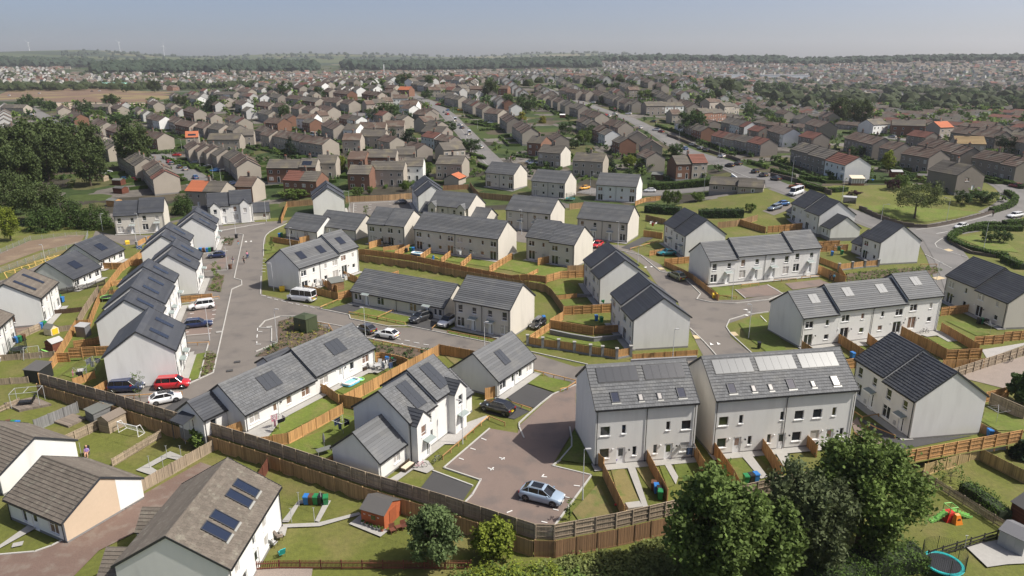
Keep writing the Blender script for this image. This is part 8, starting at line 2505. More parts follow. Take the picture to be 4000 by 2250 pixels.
# decks
for k,lb in (('deck','low weathered timber deck beside the blue-grey fence'),('deck2','dark timber deck under the climbing frame')):
    P4=[(a[0],a[1]) for a in M_[k]]; z=tz(*P4[0]); t=thing('deck',lb,'deck',(P4[0][0],P4[0][1],z)); a,b,c_,d_=[Vector((p_[0]-P4[0][0],p_[1]-P4[0][1],0)) for p_ in P4]
    n=14
    for i in range(n):
        u0,u1=(i+.04)/n,(i+.96)/n; q=[a.lerp(d_,u0),b.lerp(c_,u0),b.lerp(c_,u1),a.lerp(d_,u1)]; m=MB(); m.hexa([(v.x,v.y,-.1) for v in q]+[(v.x,v.y,.28) for v in q]); m.obj('deck_board','w_deck',t)
# goal frame
P4=M_['goal']; z=P4[0][2]; o0=P4[0]; t=thing('goal_frame','white tubular football goal on the old lawn','goal',(o0[0],o0[1],z)); pp=[Vector((a[0]-o0[0],a[1]-o0[1],0)) for a in P4]; up=Vector((0,0,1.5))
m=MB(); a,b,c_,d_=pp; f1=a.lerp(b,.0); 
for (p_,q_) in ((a,a+up),(a+up,b+up),(b+up,b)): m.tube(p_,q_,.05,n=8)
m.obj('front_frame','c_white',t); m=MB()
for (p_,q_) in ((a+up,a.lerp(d_,.5)+up*.95),(a.lerp(d_,.5)+up*.95,d_),(d_,a),(b+up,b.lerp(c_,.5)+up*.95),(b.lerp(c_,.5)+up*.95,c_),(c_,b),(d_,c_)): m.tube(p_,q_,.045,n=8)
m.obj('back_frame','c_white',t); m=MB()
for i in range(9):
    u=i/8; e0=a.lerp(b,u)+up; e1=d_.lerp(c_,u); m.tube(e0,e1,.008,n=4)
for i in range(7):
    u=(i+1)/8; m.tube((a+up).lerp(d_,u),(b+up).lerp(c_,u),.008,n=4)
m.obj('net','c_lightgrey',t)
# rotary dryers
RL=['rotary dryer with dark clothes on the bungalow patio','rotary dryer with black washing on the lawn by the dormer house','empty rotary dryer on the right edge lawn','folded rotary dryer on the shaded right patio','rotary dryer with navy towel at the town house','rotary dryer with red towel on the upper lane lawn','airer with white sheets below the panelled terrace, left','airer with white washing below the panelled terrace, right','white airer behind the long terrace','rotary dryer with dark washing beside the bungalow bins','airer with grey clothes against the left gable','empty rotary dryer at the long terrace end','empty rotary dryer under the cream stepped semi','rotary dryer over the cluttered right patio','clothes line full of washing at the boundary fence','empty rotary dryer at the green gardens']
WASH=[('c_black','c_white','c_pink'),('c_black','c_black','c_denim'),(),(),('c_denim','c_lightgrey'),('c_red','c_white'),('c_white','c_white','c_lightgrey'),('c_white','c_denim','c_white'),('c_white','c_lightgrey'),('c_black','c_white','c_denim'),('c_grey','c_denim','c_lightgrey'),(),(),('c_green','c_red'),('c_white','c_pink','c_black','c_lightgrey'),()]
for i,a in enumerate(M_['rot']):
    t=thing('rotary_dryer',RL[i],'clothes dryer',(a[0],a[1],a[2]+.05),rnd.uniform(0,1.5),'rotary clothes dryers')
    m=MB(); m.tube((0,0,-.2),(0,0,1.75),.025,n=6); m.obj('pole','galv',t); tips=[]
    for k in range(4):
        an=k*math.pi/2; tip=Vector((math.cos(an)*1.25,math.sin(an)*1.25,1.95)); tips.append(tip); m=MB(); m.tube((0,0,1.35),tip,.018,n=5); m.obj('arm','galv',t)
    m=MB()
    for f in (.45,.7,.95):
        for k in range(4):
            p0=Vector((0,0,1.35)).lerp(tips[k],f); p1=Vector((0,0,1.35)).lerp(tips[(k+1)%4],f); m.tube(p0,p1,.008,n=4)
    m.obj('line','c_lightgrey',t)
    for k,cl in enumerate(WASH[i]*2):
        f=.95 if k%2 else .7; p0=Vector((0,0,1.35)).lerp(tips[k%4],f); p1=Vector((0,0,1.35)).lerp(tips[(k+1)%4],f); u0=p0.lerp(p1,.15+.1*(k%3)); u1=p0.lerp(p1,.7+.08*(k%3)); h_=.5+.2*(k%3); m=MB(); nseg=6
        for j in range(nseg):
            s0,s1=j/nseg,(j+1)/nseg; b0=u0.lerp(u1,s0); b1=u0.lerp(u1,s1); w0=.05*math.sin(s0*9+k); w1=.05*math.sin(s1*9+k); m.hexa([(b0.x+w0,b0.y+w0,b0.z-h_),(b1.x+w1,b1.y+w1,b1.z-h_),(b1.x+w1+.02,b1.y+w1+.02,b1.z-h_),(b0.x+w0+.02,b0.y+w0+.02,b0.z-h_),(b0.x,b0.y,b0.z),(b1.x,b1.y,b1.z),(b1.x+.02,b1.y+.02,b1.z),(b0.x+.02,b0.y+.02,b0.z)])
        g=m.obj('washing',cl,None,(a[0],a[1],a[2]+.05),t.rotation_euler[:]); tag(g,'%s %s cloth on the %s'%(ORD[k],cl[2:].replace('lightgrey','pale grey').replace('denim','navy'),' '.join(RL[i].split(' ')[:11])),'washing','washing on the dryers')
# drying posts
for i,a in enumerate(M_['posts']):
    m=MB(); m.tube((0,0,-.3),(0,0,1.7),.035,n=8); m.tube((-.14,0,1.68),(.14,0,1.68),.02,n=6)
    tag(m.obj('clothes_post','galv',None,(a[0],a[1],a[2])),['grey clothes post at the concrete pad, left front','grey clothes post at the concrete pad, back','grey clothes post at the concrete pad, right front','grey clothes post at the concrete pad, far right','clothes post beside the seated man','clothes post left of the five bins','clothes post in front of the bins','clothes post at the path, left','clothes post at the path, right','clothes post on the play lawn','clothes post by the ranch fence'][i],'post','clothes posts')
# trampolines
def tramp(label,a,rad,col,net=True,h=.75):
    t=thing('trampoline',label,'trampoline',(a[0],a[1],a[2]+.02),.3); m=MB(); m.lathe([(0,h+.01),(rad*.84,h+.01)],24); m.obj('mat','c_black',t); m=MB(); m.lathe([(rad*.83,h+.02),(rad*.86,h+.07),(rad*.99,h+.07),(rad*1.02,h+.0),(rad*.99,h-.06),(rad*.84,h-.02)],24); m.obj('edge_pad',col,t)
    for k in range(6):
        an=k*math.pi/3; m=MB(); m.tube((math.cos(an)*rad*.95,math.sin(an)*rad*.95,0),(math.cos(an)*rad*.95,math.sin(an)*rad*.95,h),.03,n=6); m.obj('leg','galv',t)
        if net: m=MB(); m.tube((math.cos(an)*rad*1.02,math.sin(an)*rad*1.02,h),(math.cos(an)*rad*1.02,math.sin(an)*rad*1.02,h+1.7),.03,n=6); m.obj('net_pole','c_darkgreen',t)
    if net:
        m=MB(); n=72
        for k in range(n):
            an=2*math.pi*k/n; m.tube((math.cos(an)*rad,math.sin(an)*rad,h),(math.cos(an)*rad,math.sin(an)*rad,h+1.65),.008,n=3,caps=False)
        for j in range(12):
            z=h+.1+j*.14
            for k in range(24): a0=2*math.pi*k/24; a1=2*math.pi*(k+1)/24; m.tube((math.cos(a0)*rad,math.sin(a0)*rad,z),(math.cos(a1)*rad,math.sin(a1)*rad,z),.006,n=3,caps=False)
        m.obj('net','c_black',t)
    return t
tramp('large trampoline with teal edge at the bottom right',M_['tramp_big'][0],1.75,'c_teal'); tramp('netted trampoline with lime edge behind the left row',M_['tramp_left'][0],1.25,'c_lime'); tramp('netted trampoline on the far left lawn',M_['tramp_left2'][0],1.2,'c_darkgreen'); tramp('netted trampoline below the upper semi',M_['tramp_up'][0],1.3,'c_darkgreen'); tramp('netted trampoline between the back semis',M_['tramp_back'][0],1.5,'c_teal')
# pools, toys
a=M_['pool_rect'][0]; t=thing('paddling_pool','rectangular blue and white paddling pool on the bungalow lawn','paddling pool',(a[0],a[1],a[2]+.12),R(60))
def ringrect(L_,W_,z,r_,m_,nm):
    m=MB(); n=28
    pts=[]
    for k in range(n):
        an=2*math.pi*k/n; c_,s_=math.cos(an),math.sin(an); e=.35; pts.append(Vector((abs(c_)**e*math.copysign(L_/2,c_),abs(s_)**e*math.copysign(W_/2,s_),z)))
    for k in range(n): m.tube(pts[k],pts[(k+1)%n],r_,n=8,caps=False)
    return m.obj(nm,m_,t,smooth=True)
ringrect(2.3,1.4,.12,.13,'c_aqua','lower_ring'); ringrect(2.3,1.4,.36,.13,'c_white','upper_ring'); m=MB(); m.box(-1.1,1.1,-.65,.65,.15,.2); m.obj('water','c_water',t)
a=M_['pool_round'][0]; t=thing('paddling_pool','round lime paddling pool behind the rectangular one','paddling pool',(a[0],a[1],a[2]+.12)); m=MB()
for k in range(20): a0,a1=2*math.pi*k/20,2*math.pi*(k+1)/20; m.tube((math.cos(a0)*.6,math.sin(a0)*.6,.12),(math.cos(a1)*.6,math.sin(a1)*.6,.12),.11,n=8,caps=False)
m.obj('ring','c_lime',t,smooth=True); m=MB(); m.lathe([(0,.08),(.55,.08)],16); m.obj('water','c_water',t)
a=M_['pool_up'][0]; t=thing('paddling_pool','blue and white paddling pool behind the long terrace','paddling pool',(a[0],a[1],a[2]+.12),R(-28)); ringrect(2.6,1.6,.12,.13,'c_blue','lower_ring'); ringrect(2.6,1.6,.36,.13,'c_white','upper_ring'); m=MB(); m.box(-1.2,1.2,-.7,.7,.15,.2); m.obj('water','c_water',t)
a=M_['play'][0]; t=thing('climbing_toy','red, orange and green plastic slide playset','play set',(a[0],a[1],a[2]),R(10))
m=MB(); m.hexa([(-.7,-.5,.0),(.5,-.5,0),(.5,.5,0),(-.7,.5,0),(-.45,-.4,1.0),(.3,-.4,1.0),(.3,.4,1.0),(-.45,.4,1.0)]); m.obj('tower','c_red',t)
m=MB(); m.hexa([(-.1,-1.05,0),(.75,-1.05,0),(.6,-.52,0),(-.2,-.52,0),(.1,-.75,.95),(.55,-.75,.95),(.5,-.5,1.05),(0,-.5,1.05)]); m.obj('climbing_panel','c_orange',t)
m=MB(); m.tube((.34,-.93,.5),(.34,-.86,.52),.17,n=12); m.obj('porthole','c_black',t)
for sx,ln,nm in ((.35,2.2,'slide'),(-.5,-1.7,'slide')):
    m=MB(); n=6
    for j in range(n):
        u0,u1=j/n,(j+1)/n; z0=.95*(1-u0)**1.3+.06; z1=.95*(1-u1)**1.3+.06; m.hexa([(sx+ln*u0,-.2,z0-.05),(sx+ln*u1,-.2,z1-.05),(sx+ln*u1,.2,z1-.05),(sx+ln*u0,.2,z0-.05),(sx+ln*u0,-.2,z0),(sx+ln*u1,-.2,z1),(sx+ln*u1,.2,z1),(sx+ln*u0,.2,z0)])
        for sy in (-.24,.2): m.box(min(sx+ln*u0,sx+ln*u1),max(sx+ln*u0,sx+ln*u1),sy,sy+.05,min(z0,z1)-.04,max(z0,z1)+.12)
    m.obj(nm,'c_lime',t)
m=MB()
for (p_,q_) in (((-.5,-.45,1.0),(-.5,-.45,1.7)),((.35,-.45,1.0),(.35,-.45,1.7)),((-.5,.45,1.0),(-.5,.45,1.7)),((.35,.45,1.0),(.35,.45,1.7)),((-.5,-.45,1.7),(.35,-.45,1.7)),((-.5,.45,1.7),(.35,.45,1.7)),((-.5,-.45,1.7),(-.5,.45,1.7)),((.35,-.45,1.7),(.35,.45,1.7))): m.tube(p_,q_,.05,n=6)
m.obj('hand_rail','c_lime',t)
a=M_['swing'][0]; t=thing('swing_set','green slide and swing frame on the far left lawn','swing',(a[0],a[1],a[2]),.4); m=MB()
for s_ in (-1,1):
    m.tube((s_*1.1,-.7,0),(s_*1.0,0,1.9),.035,n=6); m.tube((s_*1.1,.7,0),(s_*1.0,0,1.9),.035,n=6)
m.tube((-1.0,0,1.9),(1.0,0,1.9),.035,n=6); m.obj('frame','galv',t)
for sx in (-.4,.4): m=MB(); m.tube((sx-.18,0,1.9),(sx-.18,0,.45),.01,n=4); m.tube((sx+.18,0,1.9),(sx+.18,0,.45),.01,n=4); m.box(sx-.22,sx+.22,-.1,.1,.42,.46); m.obj('swing_seat','c_lime',t)
m=MB(); m.hexa([(1.3,-.2,1.2),(1.35,-.2,1.2),(1.35,.2,1.2),(1.3,.2,1.2),(3.0,-.2,.08),(3.05,-.2,.12),(3.05,.2,.12),(3.0,.2,.08)]); m.obj('slide','c_lime',t)
a=M_['climb'][0]; t=thing('play_gym','grey metal climbing frame over the dark deck','climbing frame',(a[0]-1.5,a[1]-.8,a[2]+.25),.25); m=MB()
for sx in (0,3.4):
    for sy in (0,2.0): m.tube((sx,sy,0),(sx,sy,2.1),.04,n=6)
for (p_,q_) in (((0,0,2.1),(3.4,0,2.1)),((0,2,2.1),(3.4,2,2.1)),((0,0,2.1),(0,2,2.1)),((3.4,0,2.1),(3.4,2,2.1)),((1.7,0,2.1),(1.7,2,2.1))): m.tube(p_,q_,.035,n=6)
m.obj('frame','galv',t); m=MB(); m.box(.6,2.4,.5,1.3,.4,.55); m.hexa([(2.2,.5,.55),(2.5,.5,.55),(2.5,1.3,.55),(2.2,1.3,.55),(2.6,.5,1.3),(2.7,.5,1.3),(2.7,1.3,1.3),(2.6,1.3,1.3)]); m.obj('lounger','c_black',t)
a=M_['toy_slide'][0]; t=thing('toy_slide','small yellow and blue toy slide behind the terrace','toy',(a[0],a[1],a[2]),.5); m=MB(); m.hexa([(0,-.2,.9),(.1,-.2,.9),(.1,.2,.9),(0,.2,.9),(1.2,-.2,.0),(1.3,-.2,.05),(1.3,.2,.05),(1.2,.2,0)]); m.obj('slide','c_yellow',t); m=MB(); m.hexa([(-.6,-.25,0),(0,-.25,0),(0,.25,0),(-.6,.25,0),(-.2,-.25,.9),(0,-.25,.9),(0,.25,.9),(-.2,.25,.9)]); m.obj('ladder','c_blue',t)
for i,a in enumerate(M_['ball']): m=MB(); m.lathe([(.13*math.sin(k*math.pi/8)*(1+i),.13*(1+i)-.13*(1+i)*math.cos(k*math.pi/8)) for k in range(9)],12); tag(m.obj('ball',['c_red','c_pink'][i],None,(a[0],a[1],a[2]+.05),smooth=True),['small red ball on the dry corner lawn','pink ball behind the left gable'][i],'ball')
for i,a in enumerate(M_['bags']):
    m=MB(); rr=random.Random(i); n=10
    m.lathe([(.0,0)]+[((.34*math.sin(min(1,k/7)*math.pi*.5+.4) if k<6 else .34*(1-(k-6)/4))*rr.uniform(.85,1.1),k*.085) for k in range(9)],n); tag(m.obj('refuse_bag','c_purple',None,(a[0],a[1],a[2]+.1),smooth=True),['purple refuse bag left of the town house door','purple refuse bag against the garden fence'][i],'bag')
# planters, pots, furniture
for i,a in enumerate(M_['pots']):
    t=thing('plant_pot','%s of the row of pots along the red shed, %s'%(ORD[i],'terracotta' if i==5 else 'pale'),'pot',(a[0],a[1],a[2]+.12),0,'pots by the red shed'); m=MB(); m.lathe([(0,0),(.12,0),(.19,.3),(.17,.3),(.15,.26),(0,.26)],10); m.obj('pot','c_terracotta' if i==5 else 'c_lightgrey',t); rng=np.random.default_rng(i); Q,tt=leafquads(rng,np.array([[0,0,.36,.1]]),60,.8,.09); add('plant',quads('plant',Q,'lf_hedge',tt),t)
a=M_['bench_red'][0]; t=thing('garden_bench','red-brown timber double bench with table at the red shed','bench',(a[0],a[1],a[2]),R(30))
for sx in (-.75,.45):
    m=MB(); m.box(sx,sx+.6,-.28,.28,.40,.46); m.obj('seat','w_redbrown',t); m=MB(); m.box(sx,sx+.6,.26,.31,.46,.95); m.obj('backrest','w_redbrown',t)
    for lx in (sx+.04,sx+.52):
        for ly in (-.24,.24): m=MB(); m.box(lx,lx+.06,ly-.03,ly+.03,0,.4); m.obj('leg','w_redbrown',t)
m=MB(); m.box(-.15,.45,-.25,.25,.52,.57); m.obj('table_top','w_redbrown',t)
a=M_['planter_sofa'][0]; t=thing('outdoor_sofa','dark rattan outdoor bench with pale cushion by the white wing','bench',(a[0],a[1],a[2]+.1),R(61)); m=MB(); m.box(-.9,.9,-.4,.4,0,.36); m.obj('base','c_hair',t); m=MB(); m.box(-.8,.8,-.32,.3,.37,.47); m.obj('cushion','c_cream',t); m=MB(); m.box(-.9,.9,.402,.46,0,.7); m.obj('backrest','c_hair',t)
a=M_['parasol'][0]; t=thing('parasol','closed grey parasol on the lawn by the boundary fence','parasol',(a[0],a[1],a[2])); m=MB(); m.tube((0,0,0),(0,0,2.2),.025,n=6); m.obj('pole','galv',t); m=MB(); m.lathe([(.02,2.25),(.10,2.0),(.16,1.5),(.13,1.05),(.03,1.02)],9); m.obj('canopy','c_grey',t)
def table(nm,label,a,L_,W_,h_,mt,rz,ml='galv'):
    t=thing(nm,label,'table',(a[0],a[1],a[2]+.1),rz); m=MB(); m.box(-L_/2,L_/2,-W_/2,W_/2,h_-.04,h_); m.obj('table_top',mt,t)
    for sx in (-1,1):
        for sy in (-1,1): m=MB(); m.tube((sx*(L_/2-.08),sy*(W_/2-.08),0),(sx*(L_/2-.08),sy*(W_/2-.08),h_-.04),.025,n=6); m.obj('leg',ml,t)
    return t
table('garden_table','long glass topped table below the closed parasol',M_['glass_table'][0],1.8,.9,.72,'c_felt',.6); table('garden_table','grey table on the bungalow patio beside the washing',M_['patio_table'][0],1.0,1.0,.72,'c_lightgrey',.4)
table('garden_table','white table beside the front bungalow door',M_['whitetable'][0],1.1,.7,.7,'c_white',1.0)
a=M_['patio_table'][0]
for k,(dx,dy,rz) in enumerate(((-.9,.2,0),(.8,-.3,3.1),(.1,.9,-1.6))): lounge('grey patio chair %s the patio table'%['left of','right of','behind'][k],a[0]+dx,a[1]+dy,a[2]+.1,rz,'c_lightgrey','galv')
for k,a in enumerate(M_['chairs']): lounge(['brown wooden chair against the white wall at the bottom','pale green recliner against the white wall at the bottom','blue folding chair at the picket fence'][k],a[0],a[1],a[2],.2+k,['w_deck','c_lightgrey','c_teal'][k],'c_hair')
a=M_['bbq'][0]; t=thing('storage_box','dark rattan storage box by the bungalow door','box',(a[0],a[1],a[2]+.1),1.0); m=MB(); m.box(-.35,.35,-.3,.3,0,.62); m.obj('box','c_hair',t); m=MB(); m.box(-.37,.37,-.32,.32,.622,.68); m.obj('lid','c_grey',t)
a=M_['sofa'][0]; t=thing('garden_bench','dark bench on the bungalow patio','bench',(a[0],a[1],a[2]+.1),R(60)); m=MB(); m.box(-.7,.7,-.3,.3,.36,.42); m.obj('seat','c_black',t); m=MB(); m.box(-.7,.7,.28,.33,.42,.9); m.obj('backrest','c_black',t)
for lx in (-.62,.56):
    for ly in (-.26,.2): m=MB(); m.box(lx,lx+.06,ly,ly+.06,0,.36); m.obj('leg','c_black',t)
for i,a in enumerate(M_['yellow_bin']):
    t=thing('grit_bin',['yellow grit bin at the corner lawn','yellow grit bin under the panelled terrace gable','yellow grit bin by the left piers'][i],'grit bin',(a[0],a[1],a[2]+.05),.3*i); m=MB(); m.hexa([(-.45,-.3,0),(.45,-.3,0),(.45,.3,0),(-.45,.3,0),(-.52,-.36,.7),(.52,-.36,.7),(.52,.36,.7),(-.52,.36,.7)]); m.obj('body','c_yellow',t); m=MB(); m.hexa([(-.55,-.4,.702),(.55,-.4,.702),(.55,.4,.702),(-.55,.4,.702),(-.45,-.3,.82),(.45,-.3,.82),(.45,.3,.95),(-.45,.3,.95)]); m.obj('lid','c_yellow',t)
# bicycles
def bike(label,a,rz,col):
    t=thing('bicycle',label,'bicycle',(a[0],a[1],a[2]+.1),rz); wm=MB(); n=16
    for k in range(n): a0,a1=2*math.pi*k/n,2*math.pi*(k+1)/n; wm.tube((.32*math.cos(a0),0,.32*math.sin(a0)),(.32*math.cos(a1),0,.32*math.sin(a1)),.028,n=5,caps=False)
    for k in range(8): a0=math.pi*k/4; wm.tube((0,0,0),(.3*math.cos(a0),0,.3*math.sin(a0)),.006,n=3)
    me=wm.mesh('wheel','tyre'); add('wheel',me,t,(-.5,0,.34)); add('wheel',me,t,(.5,0,.34))
    m=MB()
    for p_,q_ in (((-.5,0,.34),(-.08,0,.3)),((-.08,0,.3),(-.18,0,.82)),((-.5,0,.34),(-.17,0,.75)),((-.17,0,.75),(.34,0,.78)),((-.08,0,.3),(.34,0,.72)),((.34,0,.85),(.5,0,.34))): m.tube(p_,q_,.022,n=6)
    m.obj('frame',col,t); m=MB(); m.tube((.34,0,.85),(.36,0,.98),.018,n=5); m.tube((.36,-.28,1.0),(.36,.28,1.0),.018,n=5); m.obj('handlebar','c_black',t); m=MB(); m.hexa([(-.32,-.08,.84),(-.05,-.03,.84),(-.05,.03,.84),(-.32,.08,.84),(-.32,-.08,.9),(-.05,-.03,.89),(-.05,.03,.89),(-.32,.08,.9)]); m.obj('saddle','c_black',t)
for i,a in enumerate(M_['bikes']): bike(['grey bicycle at the yard rail of the dormer house','pink child bicycle beside the rattan bench','black bicycle behind the panelled terrace','black bicycle on the gravel yard rail','red bicycle under the white wing gable, left','black bicycle under the white wing gable, right'][i],a,[.9,.2,.1,.5,-.4,-.4][i],['c_grey','c_pink','c_black','c_black','c_red','c_black'][i])
# flag, shelter, porch, pile, hatches
a=M_['flag'][0]; t=thing('flag','blue flag with white diagonal cross in the left gardens','flag',(a[0],a[1],a[2])); m=MB(); m.tube((0,0,0),(0,0,2.6),.02,n=6); m.obj('pole','galv',t); m=MB(); m.box(.02,1.3,-.01,.01,1.6,2.5); m.obj('cloth','c_blue',t)
m=MB()
for s_ in (0,1):
    z0,z1=(1.6,2.5) if s_ else (2.5,1.6); m.hexa([(.02,-.016,z0-.09),(1.3,-.016,z1-.09),(1.3,.016,z1-.09),(.02,.016,z0-.09),(.02,-.016,z0+.09),(1.3,-.016,z1+.09),(1.3,.016,z1+.09),(.02,.016,z0+.09)])
m.obj('cross','c_white',t)
x,y,r_,w_=base('shelter'); t=thing('bus_shelter','glazed bus shelter with grey roof on the main road','bus shelter',(x,y,tz(x,y)+.1),R(r_)); m=MB(); m.hexa([(-.1,-.2,2.3),(w_+.1,-.2,2.3),(w_+.1,1.5,2.45),(-.1,1.5,2.45),(-.1,-.1,2.42),(w_+.1,-.1,2.42),(w_+.1,1.4,2.6),(-.1,1.4,2.6)]); m.obj('roof','c_lightgrey',t)
for px in (0,w_/2,w_):
    for py in (0,1.35): m=MB(); m.tube((px,py,0),(px,py,2.35),.04,n=6); m.obj('post','c_grey',t)
m=MB(); m.box(.05,w_-.05,1.36,1.38,.3,2.2); m.obj('glass_panel','pane_dark',t)
a=M_['conserv'][0]; t=thing('porch','white glazed porch on the gable of the white end house','porch',(a[0],a[1]-.5,a[2]),R(-3)); m=MB(); m.box(0,4.0,0,2.4,0,.7); m.obj('dwarf_wall','brick_brown',t); m=MB(); m.box(.05,3.95,.05,2.35,.7,2.2); m.obj('glazing','pane_blind',t)
for k in range(6): m=MB(); m.box(k*.78,k*.78+.1,-.02,.06,.7,2.25); m.obj('frame_post','white_pvc',t)
m=MB(); m.hexa([(-.15,-.2,2.2),(4.15,-.2,2.2),(4.15,2.5,2.9),(-.15,2.5,2.9),(-.15,-.2,2.3),(4.15,-.2,2.3),(4.15,2.5,3.0),(-.15,2.5,3.0)]); m.obj('roof','c_cream',t)
a=M_['pile'][0]; t=thing('slab_stack','stack of pale slabs and timber at the garden end','stack',(a[0],a[1],a[2]+.1),.2)
for k in range(4): m=MB(); m.box(-.9+.05*k,.8,-.6,.5-.04*k,k*.09,k*.09+.08); m.obj('slab','slabs',t)
for k in range(3): m=MB(); m.box(-1.0,1.0,-.9+k*.14,-.8+k*.14,.02,.1); m.obj('timber','w_pale',t)
for i,a in enumerate(M_['manhole']): m=MB(); m.box(-.45,.45,-.35,.35,.0,.02); struct(m.obj('manhole_cover','slabs' if i in(0,1,4) else 'darktar',None,(a[0],a[1],a[2]+.135),.4),'manhole cover')
x,y,r_,w_=base('playhouse'); t=shed('playhouse','yellow, white and red wooden playhouse on the left lawn',x,y,r_,1.8,1.4,1.2,.6,'c_cream','c_felt','x','f',cat='playhouse'); m=MB(); m.box(1.82,1.86,.2,1.2,.1,1.1); m.obj('side_panel','c_yellow',t)
# ------------------------------------------------ larger far buildings
def longblock(nm,label,A,B,D,he,mw,mr,wins=0,tanp=.35,cat='building'):
    th=math.atan2(B[1]-A[1],B[0]-A[0]); L=math.hypot(B[0]-A[0],B[1]-A[1]); z=min(tz(A[0],A[1]),tz(B[0],B[1])); t=thing(nm,label,cat,(A[0],A[1],z),th)
    it=[('s',L*(k+.2)/wins,he*(.2+.42*r_),min(2.2,L/wins*.6),he*.2) for k in range(wins) for r_ in (0,1)]
    block(t,0,L,0,D,he,mw,mr,it,lod=2,tanp=tanp,old=True); return t,L
a,b=M_['school'][0],M_['school'][2]; t,L=longblock('school','long school block with sawtooth gables on the crest',a,(a[0]+58,a[1]+4),14,7,'harl_dark','tile_greybrown',14,.30,'school')
for k in range(6): block(t,2+k*9,8+k*9,-2.2,6,8.0,'harl_dark','tile_greybrown',[],lod=2,tanp=.9)
block(t,L-2,L+9,-3,12,10,'wall_white','c_lightgrey',[],lod=2,tanp=.08)
a=M_['school2'][0]; t,L=longblock('school','second school block with pale stepped roofs on the crest',a,(a[0]+52,a[1]-3),16,8,'harl_dark','c_lightgrey',12,.12,'school')
for k in range(4): block(t,3+k*12,11+k*12,1,9,10,'wall_white','c_lightgrey',[],lod=2,tanp=.4)
for q0,q1,yy,lab in ((.178,.215,1750,'low white warehouse right of the crest, left'),(.335,.40,1800,'long pale warehouse roof right of the crest'),(.28,.315,1800,'low pale warehouse right of the crest, middle')):
    longblock('warehouse',lab,(q0*yy,yy),(q1*yy,yy+4),30,9,'wall_white','c_lightgrey',0,.1,'warehouse')
a=M_['chapel'][0]; t,L=longblock('chapel','pale hall with dark gable window and brown roof',a,(a[0]+30,a[1]-14),12,5,'wall_white','tile_brown',4,.7,'chapel')
block(t,L*.55,L*.55+9,-4,6,5,'wall_white','tile_brown',[('s',3.5,.5,2,4)],lod=2,tanp=1.1)
A,B=M_['covered_heap'][0],M_['covered_heap'][1]; t=thing('covered_heap','flat heap under pale green sheeting beside the brown field','heap',(A[0],A[1],tz(A[0],A[1])),math.atan2(B[1]-A[1],B[0]-A[0])); L=math.hypot(B[0]-A[0],B[1]-A[1]); m=MB(); m.hexa([(0,0,-1),(L,0,-1),(L,40,-1),(0,40,-1),(L*.15,12,7),(L*.9,12,8),(L*.9,30,9),(L*.15,30,8)]); m.obj('sheeting','tarp',t)
a,b=M_['mast']; 
t=thing('mast','tall white mast beyond the white gables','mast',(a[0],a[1],tz(a[0],a[1]))); m=MB(); hm_=30; m.tube((0,0,-1),(0,0,hm_*.55),.9,.7,8); m.obj('lower_pole','c_white',t); m=MB(); m.tube((0,0,hm_*.55),(0,0,hm_),1.1,1.1,8); m.obj('upper_shroud','c_white',t)
for i,(q_,hh) in enumerate(((-.52,70),(-.462,66),(-.64,52))):
    y=5200; x=q_*y; t=thing('wind_turbine',['tall white wind turbine above the left wood','second white wind turbine right of the tall one','faint wind turbine at the far left'][i],'wind turbine',(x,y,tz(x,y))); m=MB(); m.tube((0,0,-2),(0,0,hh),1.6,.9,8); m.obj('tower','c_white',t); m=MB(); m.box(-2,2,-4,4,hh-2,hh+2); m.obj('nacelle','c_white',t)
    for k in range(3): an=.4+i+k*2*math.pi/3; m=MB(); m.tube((0,-4.5,hh),(math.cos(an)*28,-4.5,hh+math.sin(an)*28),1.0,.3,5); m.obj('blade','c_white',t)
# ------------------------------------------------ suburbs beyond: nearest as houses of their own, the rest as one mass
rg=random.Random(11); cand=[]
def free(x,y):
    for (cx,cy,rr) in OLDPOS:
        if abs(cx-x)<rr+8 and abs(cy-y)<rr+8 and math.hypot(cx-x,cy-y)<rr+8: return False
    return True
roadpts=[p for l,w,pts in ROADS for p in resample(pts,8)]
fieldp=[s for s in SHEETS if s[0]=='field'][0][4]; fx0=min(p[0] for p in fieldp)-60; fx1=max(p[0] for p in fieldp)+10; fy0=min(p[1] for p in fieldp)-90; fy1=max(p[1] for p in fieldp)+60
for deg,qa,qb in ((-56,-.82,-.04),(-83,-.04,.82)):   # streets run down towards the estate; houses join into terraces along them
    th=R(deg); ux,uy=math.cos(th),math.sin(th); v=-2600.0; row=0
    while v<2900:
        big=rg.random()<.5; run=0
        for k in range(-260,40):
            u=k*13.1; x=ux*u-uy*v; y=uy*u+ux*v; r_=math.hypot(x,y)
            if y<255 or r_>2650: continue
            q_=x/y
            if not qa<q_<qb: continue
            if y<262 and x<95: continue
            if r_<430 and q_<-.40 or abs(q_)>.72 and r_<340: continue
            if r_>900 and row%2 and rg.random()<.35: continue
            if fx0<x<fx1 and fy0<y<fy1: continue
            if -.60<q_<.12 and r_>2150: continue
            run+=1
            if run>rg.choice([2,3,4,5]): run=0; continue
            if rg.random()<.12 or not free(x,y): continue
            if r_<760 and any(abs(p.x-x)<12 and abs(p.y-y)<12 for p in roadpts): continue
            j=min(16,max(0,(r_-750)/40)); x+=rg.uniform(-j,j); y+=rg.uniform(-j,j)*1.5; cand.append((r_,x,y,deg+(90 if big and r_>900 else 0)+j*rg.uniform(-2,2),q_>.24 and 430<r_<1100))
        v+=rg.choice([22,30,27]); row+=1
FL={}
def flab(s):
    k=FL.get(s,0); FL[s]=k+1; return (ORD[min(k,19)]+' '+s)
cand.sort(key=lambda c_:c_[0]); NEAR=cand[:95]; REST=cand[95:]
